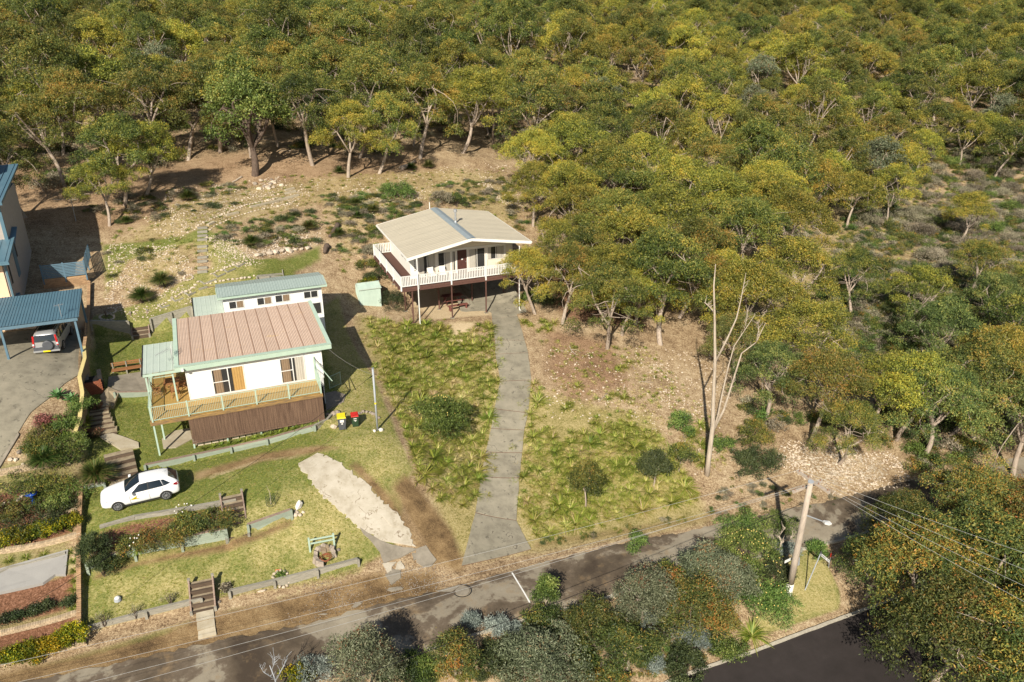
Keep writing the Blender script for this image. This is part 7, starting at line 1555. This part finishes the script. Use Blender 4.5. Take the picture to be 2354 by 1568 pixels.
for a in [(186,945,.85,1.0,m_bright,'bright green bush below the yellow capped wall'),(130,1040,1.3,1.1,m_olive,'olive shrub mass left of the curved steps'),(95,1010,1.0,.8,m_olive,'olive shrub at the edge of the neighbour driveway'),(112,975,.8,.6,m_redsh,'pinkish grey shrub between agave and olive shrub'),(213,1003,.42,.5,m_redsh,'pink flowering shrub left of the curved steps'),(222,938,.35,.35,m_redsh,'tiny pink shrub at the top of the curved steps'),(158,1060,.8,.8,m_olive,'brown green shrub between the two round grass trees'),
          (170,1030,.9,1.0,m_bright,'leafy green bush left of the grass tree by the wide steps'),(75,1040,.8,.7,m_rust,'rusty green shrub above the left grass tree'),(150,985,.9,1.0,m_bright,'bright green shrub mass below the agaves'),(110,1170,1.1,.9,m_olive,'olive bush touching the blue birdbath'),(10,1190,1.3,.9,m_olive,'olive bush at the left edge above the golden hedge'),(30,1135,1.5,.9,m_olive,'spreading olive bush left of the blue birdbath'),(115,1125,1.4,.9,m_olive,'spreading olive bush above the blue birdbath'),(165,1150,1.2,.9,m_bright,'green bush right of the blue birdbath'),(60,1215,1.9,1.0,m_dkgreen,'wide dark olive bush below the blue birdbath'),(130,1190,1.2,.9,m_dkgreen,'dark bush between birdbath and golden hedge'),
          (300,1268,.9,.8,m_rust,'reddish shrub at the left of the bed below the white car'),(350,1252,.9,.8,m_rust,'reddish green shrub in the middle of the bed below the white car'),(410,1238,.95,1.1,m_olive,'yellow olive shrub in the bed below the white car'),(445,1218,1.0,1.0,m_rust,'rusty shrub right of the yellow olive shrub'),(492,1212,1.15,1.2,m_rust,'rusty shrub next to the middle timber steps'),(262,1296,.7,.7,m_rust,'small rusty shrub beside the upright green shrub')]:
    shrub(*a, n=2800, L=.11, Wd=.04)
m_bk = dict(up=.6, droop=-.5, spread=.09, lo=-.8)
shrub(222,1300,.75,2.3,m_dkgreen,'tall upright feathery green shrub in front of the parked white car',6000,L=.14,Wd=.03,nl=16,kw=m_bk); shrub(240,1322,.7,1.3,m_dkgreen,'shorter feathery green shrub at the left end of the green sleeper wall',3000,L=.14,Wd=.03,kw=m_bk)
for i, (x, y) in enumerate(((8,1250),(32,1246),(60,1240),(88,1232),(118,1224),(146,1217),(166,1208))): shrub(x, y, .52, .85, m_yel, ('leftmost','second','third','middle','fifth','sixth','rightmost')[i]+' golden leaved bush of the row above the black pots', 1700, L=.10, Wd=.055, group='golden hedge bushes')
for i, (x, y) in enumerate(((5,1530),(35,1521),(66,1512),(97,1503),(126,1492),(152,1479),(174,1466))): shrub(x, y, .62, .85, m_yel, ('leftmost','second','third','middle','fifth','sixth','rightmost')[i]+' yellow green bush of the hedge nearest the street', 2100, L=.10, Wd=.055, group='yellow green hedge bushes')
for i, (x, y) in enumerate(((16,1432),(42,1423),(78,1412),(111,1401),(160,1391))): shrub(x, y, .36, .55, m_dkgreen, ('leftmost','second','middle','fourth','rightmost')[i]+' rounded dark green bush below the concrete pad', 1100, L=.08, Wd=.045, group='rounded bushes below the pad')
SG = 'strap leaf plants in the bed under the slatted screen'
SM = [clump_mesh(580+i, 34, .42, .045, m_strap, t0=.36, ts=.12, up=1.1) for i in range(3)]
for i in range(15):
    u, w = -1.9+i*.53, 49.15+.03*math.sin(i); r = link('strap_leaf_plant', SM[i%3]); r.location = W(u, w, gh(u, w)+.02); r.rotation_euler = (0,0,i*1.7); tag(r, 'green strap leaf plant in the narrow bed under the slatted screen', 'plant', SG)
AGP = clump_mesh(590, 110, .62, .04, m_strap, t0=.33, ts=.14, up=1.15)
for x, y, lb in ((425,1187,'agapanthus clump with white buds behind the log edge by the white car'),(318,1262,'clump with white flowers in the bed below the white car'),(185,985,'dense strappy green clump left of the curved steps'),(165,975,'broad strappy green clump behind the agave'),(150,1005,'long leafed green clump below the agave'),(200,970,'strappy clump touching the curved steps'),(135,1065,'pale green tuft beside the left grass tree')):
    u, w, h = G(x, y); r = root('strappy_plant', u, w, h, lb, 'plant', s=1.15); link('leaf_clump', AGP, r)
    if 'white' in lb[:30]: flowers(r, .5, .75, 9, m_flw, .035, int(x))
for x, y in ((168,1290),(172,1312),(175,1335),(170,1355),(176,1372),(168,1392),(160,1268),(172,1400),(20,1290),(60,1282),(100,1275)): clump_at(*G(x, y)[:2], .55, 'yellow green grass tuft round the concrete pad', 'grass tufts round the concrete pad', 1)
for x, y, lb in ((392,1390,'sparse leafless sapling near the lowest steps'),(312,1420,'sparse sapling beside the small brown stump'),(240,1438,'sparse sapling at the left of the front lawn')): shrub(x, y, .4, .9, m_heath, lb, 160, 'sapling', .14, .02, 4)
shrub(520,1357,.22,.4,m_heath,'small grey tuft right of the lowest steps',400); shrub(646,1328,.2,.25,m_bright,'small herb inside the pebble ring',250)
shrub(246,728,.45,.9,m_heath,'leafless white twiggy shrub in the stone ring in the shade',240,'bare_shrub',.2,.015,5)
# --- back yard scrub, cottage side
SCR = [(shrub_mesh(600+i, .55, .55, 620, m_, .10, .04, 5), nm) for i, (m_, nm) in enumerate(((m_dkgreen,'dark green'),(m_olive,'olive'),(m_heath,'grey brown'),(m_bright,'mid green'),(m_heath,'dry brown'),(m_rust,'rusty')))]
ZONES = [([(500,520),(600,495),(720,480),(735,560),(600,590),(500,560)],80,'right of the garden steps'),([(730,450),(860,450),(990,480),(960,520),(870,540),(855,620),(810,640),(770,600)],140,'on the slope left of the house on posts'),([(250,540),(380,540),(430,640),(300,690),(230,620)],46,'around the twin grass trees'),([(170,480),(420,430),(560,420),(560,470),(300,520)],60,'along the forest edge'),([(1000,420),(1160,410),(1220,480),(1210,540),(1130,480),(1010,470)],60,'behind the house on posts'),([(800,640),(905,690),(900,740),(850,740)],14,'around the garden shed')]
for poly, n, zn in ZONES:
    pu_ = GP(*poly); us = [p[0] for p in pu_]; ws = [p[1] for p in pu_]; k = 0
    while k < n:
        u, w = rg.uniform(min(us), max(us)), rg.uniform(min(ws), max(ws))
        if not in_poly(u, w, pu_) or (11.8 < u < 28 and 62 < w < 73.6): 
            if rg.random() < .001: break
            continue
        k += 1; me_, nm = SCR[rg.randrange(6)]; r = link('low_shrub', me_); r.location = W(u, w, gh(u,w)-.03); r.rotation_euler = (0,0,rg.uniform(0,6.28)); s = rg.uniform(.45,1.25); r.scale = (s*rg.uniform(.9,1.5), s, s*rg.uniform(.5,1.0)); tag(r, nm+' low scrub bush '+zn, 'shrub', nm+' scrub bushes '+zn)
# undergrowth of the forest and the heath
def scatter(name, n, zone, protos, smin, smax, **k):
    P_ = []; t_ = 0
    while len(P_) < n and t_ < n*30:
        t_ += 1; w = rg.uniform(zone[0], zone[1]); u = rg.uniform(-.75*w-25, 1.1*w+50); x, y, z = proj(u, w, gh(u, w))
        if zone[2](x, y, u, w): P_.append((u, w))
    GNStuff(name, [tuple(W(u,w,gh(u,w)-.04)) for u,w in P_], [(0,0,rg.uniform(0,6.28)) for _ in P_], [rg.uniform(smin,smax) for _ in P_], protos, **k)
lows = {}
for o_ in COL.objects:
    if o_.name.startswith('low_shrub'): lows.setdefault(o_.data.name, o_)
lows = list(lows.values())
HEATH = [(1960,430),(2060,330),(2200,300),(2420,300),(2420,760),(2250,760),(2100,700),(1990,620)]
scatter('forest_undergrowth', 2200, (72, 210, lambda x, y, u, w: in_poly(x, y, FOREST)), lows, .8, 2.3)
scatter('forest_undergrowth', 500, (36, 90, lambda x, y, u, w: in_poly(x, y, LOWR)), lows, .8, 2.0)
HM = [shrub_mesh(640+i, 1.1, 1.3, 2200, m_, .15, .03, 9, kw=dict(up=.5, droop=-.6, spread=.14, lo=-.3)) for i, m_ in enumerate((m_heath, m_heath, m_bright, m_rust))]
hn = ['grey wispy','grey wispy','green','rusty']; n = 0
for _ in range(4000):
    w = rg.uniform(60, 140); u = rg.uniform(30, 120); x, y, z = proj(u, w, gh(u, w))
    if n < 150 and in_poly(x, y, HEATH):
        k = rg.choice((0,0,1,1,2,3)); n += 1; r = link('heath_shrub', HM[k]); r.location = W(u, w, gh(u,w)-.05); r.rotation_euler = (0,0,rg.uniform(0,6.28)); s = rg.uniform(.7,1.5); r.scale = (s,s,s*rg.uniform(.7,1.2)); tag(r, hn[k]+' heath shrub on the open slope at the right edge', 'shrub', hn[k]+' heath shrubs at the right edge')
scatter('scrub', 900, (50, 120, lambda x, y, u, w: in_poly(x, y, [(1880,640),(2100,600),(2420,700),(2420,1000),(2100,900),(1900,820)])), lows, .6, 1.5)
scatter('scrub', 420, (26, 42, lambda x, y, u, w: in_poly(x, y, [(1330,1440),(1660,1400),(1700,1480),(1560,1550),(1200,1568),(900,1568),(1100,1490),(1240,1440)])), lows, .35, .8)
scatter('scrub', 240, (34, 60, lambda x, y, u, w: in_poly(x, y, [(1240,1235),(1620,1180),(1680,1100),(1900,1130),(1960,1165),(1650,1190),(1250,1262)])), lows, .25, .6)
straw = {}
for o_ in COL.objects:
    if o_.name.startswith('strappy_grass') and o_.data in CL[7:]+CL[:1]: straw.setdefault(o_.data.name, o_)
straw = list(straw.values())
scatter('dry_grass', 900, (40, 70, lambda x, y, u, w: in_poly(x, y, [(1240,780),(1500,800),(1680,1000),(1650,1180),(1560,1000),(1300,960)])), straw, .18, .5)
scatter('dry_grass', 1500, (66, 92, lambda x, y, u, w: in_poly(x, y, [(230,560),(400,430),(720,400),(1180,385),(1230,480),(1200,560),(1000,480),(860,540),(780,660),(740,470),(560,520),(430,640),(300,700)]) and not (15 < u < 28 and 62 < w < 74)), straw, .2, .55)
scatter('dry_grass', 2200, (45, 130, lambda x, y, u, w: in_poly(x, y, [(1880,640),(1960,430),(2200,300),(2420,300),(2420,1100),(2000,1000),(1880,900)])), straw, .35, .9)
scatter('scrub', 1500, (50, 140, lambda x, y, u, w: in_poly(x, y, [(1900,600),(1990,430),(2200,300),(2420,300),(2420,1000),(2100,950),(1900,900)])), lows, .6, 1.6)
# fallen sticks
mb = MB().tube([(-.7,0,.03),(-.2,.06,.06),(.3,-.03,.05),(.8,.05,.02)], [.03,.025,.02,.008], 5).tube([(.1,0,.05),(.4,.25,.1),(.6,.3,.04)], [.015,.012,.005], 4)
u, w, h = G(1480,880); sk_ = link('fallen_stick', mb.mesh('fallen_stick', m_deadw)); sk_.location = W(u, w, h+.02); tag(sk_, 'pale fallen stick in the middle of the bare litter slope', 'stick')
scatter('fallen_sticks', 900, (40, 200, lambda x, y, u, w: in_poly(x, y, FOREST) or in_poly(x, y, LOWR) or in_poly(x, y, [(1240,780),(1500,800),(1680,1000),(1650,1180),(1560,1000),(1300,960)])), [sk_], .5, 2.2)
# rubble and litter
stp = [o_ for o_ in COL.objects if o_.name.startswith('stone') and o_.data in ST_P][:6]
def rubble(name, n, polys, s0, s1, prot=None):
    P_ = []
    for poly in polys:
        pu_ = GP(*poly); us = [p[0] for p in pu_]; ws = [p[1] for p in pu_]; k = 0; tr_ = 0
        while k < n and tr_ < n*8:
            tr_ += 1; u, w = rg.uniform(min(us), max(us)), rg.uniform(min(ws), max(ws))
            if in_poly(u, w, pu_) and .5+.5*math.sin(u*1.3+math.sin(w))*math.cos(w*1.1) > rg.random()*.9: P_.append((u, w)); k += 1
    GNStuff(name, [tuple(W(u,w,gh(u,w)+.01)) for u,w in P_], [(rg.uniform(-.5,.5),rg.uniform(-.5,.5),rg.uniform(0,6.28)) for _ in P_], [rg.uniform(s0,s1)**1.0*rg.random()**.7+.02 for _ in P_], prot or stp)
rubble('limestone_rubble', 1000, [[(400,430),(640,405),(720,440),(690,480),(560,480),(470,530),(380,560),(330,500)],[(470,540),(590,560),(740,520),(735,560),(590,610),(480,620)],[(250,560),(400,560),(450,620),(450,700),(300,740),(240,690)],[(1800,1010),(2060,1040),(2100,1120),(1900,1140),(1780,1060)],[(1880,690),(2020,760),(2020,860),(1860,800)]], .04, .12)
rubble('limestone_rubble', 420, [[(760,440),(1000,430),(960,480),(860,500),(780,500)],[(1100,400),(1200,450),(1210,500),(1120,450)],[(1240,800),(1600,830),(1640,960),(1540,1000),(1260,960)],[(540,420),(900,405),(1200,380),(1200,430),(800,450)],[(1450,800),(1700,800),(1650,1080),(1600,1100)]], .04, .11)
rubble('road_gravel', 350, [[(870,1290),(1010,1300),(1060,1330),(960,1370),(860,1350)],[(700,1340),(900,1330),(880,1400),(640,1440)]], .01, .03, [o_ for o_ in COL.objects if o_.name.startswith('stone') and o_.data in ST_G][:4])
# lawn blades as short tufts
TF = [clump_mesh(700+i, 9, .10, .022, m_strap, t0=.5+.12*i, ts=.15, up=1.0) for i in range(3)]
tf = []
for i in range(3): o_ = link('lawn_tuft', TF[i]); u, w, h = G(760+20*i, 1250+6*i); o_.location = W(u, w, h); tag(o_, ('small grass tuft left of the green timber frame','small grass tuft beside the broken drive','pale grass tuft below the frame')[i], 'grass tuft', None, 'thing'); tf.append(o_)
P_ = []
for _ in range(26000):
    u, w = rg.uniform(-9,10.5), rg.uniform(38,72)
    i_ = int(np.searchsorted(AU, u)); j_ = int(np.searchsorted(AW, w))
    if mask[i_,j_,LAWN] > .55 and mask[i_,j_,DIRT] < .4 and not (-4.9 < u < 6.6 and 49.2 < w < 60.6) and not (.5 < u < 8.5 and 60 < w < 65) and not in_poly(*proj(u,w,gh(u,w))[:2], Lp+Rp[::-1]): P_.append((u, w))
GNStuff('lawn_grass', [tuple(W(u,w,gh(u,w)-.01)) for u,w in P_], [(0,0,rg.uniform(0,6.28)) for _ in P_], [rg.uniform(.5,1.1) for _ in P_], tf)
# ---------------------------------------------------------------- dead and bare trees, logs
def PV(x, y, Yb, dy=0):
    v = (y-784)/FP; z = (Yb+dy)/(CT-v*ST); return Vector(((x-1177)/FP*z, Yb+dy, 33-z*(ST+v*CT)))
def bare_tree(label, base, branches, mat=m_deadw, name='dead_tree', seed=1, twigs=3):
    """branches: (list of (x, y) in the plane through the foot, r0, r1)"""
    g = random.Random(seed); u, w, h = G(*base); B = W(u, w, h); r = bpy.data.objects.new(name, None); COL.objects.link(r); r.location = B; tag(r, label, 'tree')
    for k, (pts, r0, r1) in enumerate(branches):
        q = [PV(x, y, B.y, (0 if k == 0 else (g.uniform(.0,.12)*i*(1 if k % 2 else -1))))-B for i, (x, y) in enumerate(pts)]
        if k == 0: q[0] = Vector((q[0].x, q[0].y, -.3))
        mb = MB(); n = len(q); mb.tube(q, [r0+(r1-r0)*i/(n-1) for i in range(n)], 8, True); bo = link('trunk' if k == 0 else 'limb', mb.mesh('limb', mat, True), r)
        if k and twigs:
            mb = MB()
            for _ in range(twigs*4):
                i = g.randrange(1, n); p = q[i].lerp(q[i-1], g.random()); d = Vector((g.uniform(-.5,.5), g.uniform(-.4,.4), g.uniform(.3,.8)))*g.uniform(.3,.8)
                mb.tube([p, p+d*.5+Vector((g.uniform(-.1,.1),0,0)), p+d], [r1*1.6, r1*.9, .008], 5, False)
            link('twig', mb.mesh('twig', mat, True), bo)
    return r
bare_tree('tall bleached dead tree with several bare stems right of the lot', (1625,1092), [([(1625,1094),(1630,1050),(1639,975),(1640,920),(1644,827),(1643,732),(1641,657),(1645,607)], .21, .025),
  ([(1645,832),(1675,772),(1693,732),(1703,690),(1715,627)], .08, .015), ([(1637,1000),(1650,957),(1660,907),(1675,840),(1688,795),(1710,762),(1733,727)], .08, .015),
  ([(1640,990),(1665,940),(1683,882),(1705,812),(1738,787),(1760,742)], .10, .015), ([(1642,720),(1634,708),(1619,695)], .05, .015), ([(1738,787),(1744,760),(1743,740)], .04, .012), ([(1710,762),(1716,735),(1718,715)], .03, .01)], seed=3)
bare_tree('pale bare forked tree poking out of the stand above the lot corner', (1560,515), [([(1558,515),(1560,480),(1565,440),(1562,410),(1566,385)], .16, .03), ([(1562,450),(1585,410),(1598,380)], .07, .02), ([(1563,440),(1548,410),(1540,385)], .06, .02)], seed=5)
bare_tree('thin leafless tree standing in a gap of the forest right of centre', (1655,388), [([(1652,388),(1655,350),(1658,310),(1650,275)], .12, .03), ([(1657,320),(1670,290),(1678,270)], .05, .015), ([(1656,330),(1640,295),(1632,270)], .05, .015)], seed=7)
bare_tree('tall leaning bare white trunk at the upper right', (2270,300), [([(2268,300),(2278,260),(2290,225),(2296,195)], .22, .05), ([(2290,225),(2310,205),(2335,190)], .09, .02), ([(2288,232),(2270,205),(2258,190)], .07, .02)], m_bark, seed=9)
bare_tree('thick short pale trunk with two stumps in the right stand', (1725,418), [([(1722,418),(1727,385),(1724,350)], .48, .3), ([(1742,418),(1748,390),(1752,370)], .22, .15)], m_deadw, seed=11, twigs=0)
bare_tree('bare crooked pale stem left of the power pole', (1795,1275), [([(1790,1275),(1793,1262),(1796,1245),(1790,1232)], .07, .04), ([(1796,1248),(1808,1242),(1822,1246)], .05, .02), ([(1790,1234),(1798,1222),(1806,1212)], .03, .01), ([(1808,1242),(1818,1236),(1824,1226)], .03, .01)], m_deadw, seed=13)
bare_tree('grey leafless twiggy shrub at the bottom edge left of centre', (640,1600), [([(640,1600),(632,1560),(620,1530)], .05, .02), ([(634,1565),(650,1535),(660,1515)], .03, .008), ([(630,1560),(606,1545),(600,1535)], .03, .008), ([(625,1540),(632,1520),(630,1508)], .02, .008)], m_galv, name='bare_shrub', seed=15)
bare_tree('leaning pale dead branch above the rendered house roof corner', (100,440), [([(103,440),(92,425),(75,412),(55,405)], .10, .04)], m_bark, name='fallen_branch', seed=17)
def log(label, a, b_, r0, mat=m_deadw, name='fallen_log'):
    p, q = G(*a), G(*b_); mb = MB(p); n = 6; g = random.Random(int(a[0]))
    mb.tube([(p[0]+(q[0]-p[0])*i/n+g.uniform(-.05,.05), p[1]+(q[1]-p[1])*i/n+g.uniform(-.05,.05), gh(p[0]+(q[0]-p[0])*i/n, p[1]+(q[1]-p[1])*i/n)+r0*.7) for i in range(n+1)], [r0*(1-.5*i/n) for i in range(n+1)], 8); return obj(name, mb, mat, smooth=True, label=label, cat='log')
log('thick pale fallen log in the shade at the back boundary', (922,392), (955,375), .32, m_bark); log('blackened log lying on the scrub slope left of the house', (778,520), (757,548), .28, m_barkd); log('charred stump beside the boulder row', (752,570), (747,585), .3, m_barkd)
log('pale dead branch on the litter slope below the big green tree', (556,408), (535,420), .12); log('thin dead branch on the right hand rubble clearing', (1990,800), (1940,830), .07, m_bark); log('bleached branch on the leaf litter near the lot boundary', (1395,905), (1375,925), .05, m_bark)
log('pale fallen branch in the upper right heath', (2354,285), (2290,315), .12, m_bark); log('grey fallen branch behind the thin eucalypt on the right', (1960,960), (2000,935), .07, m_bark)
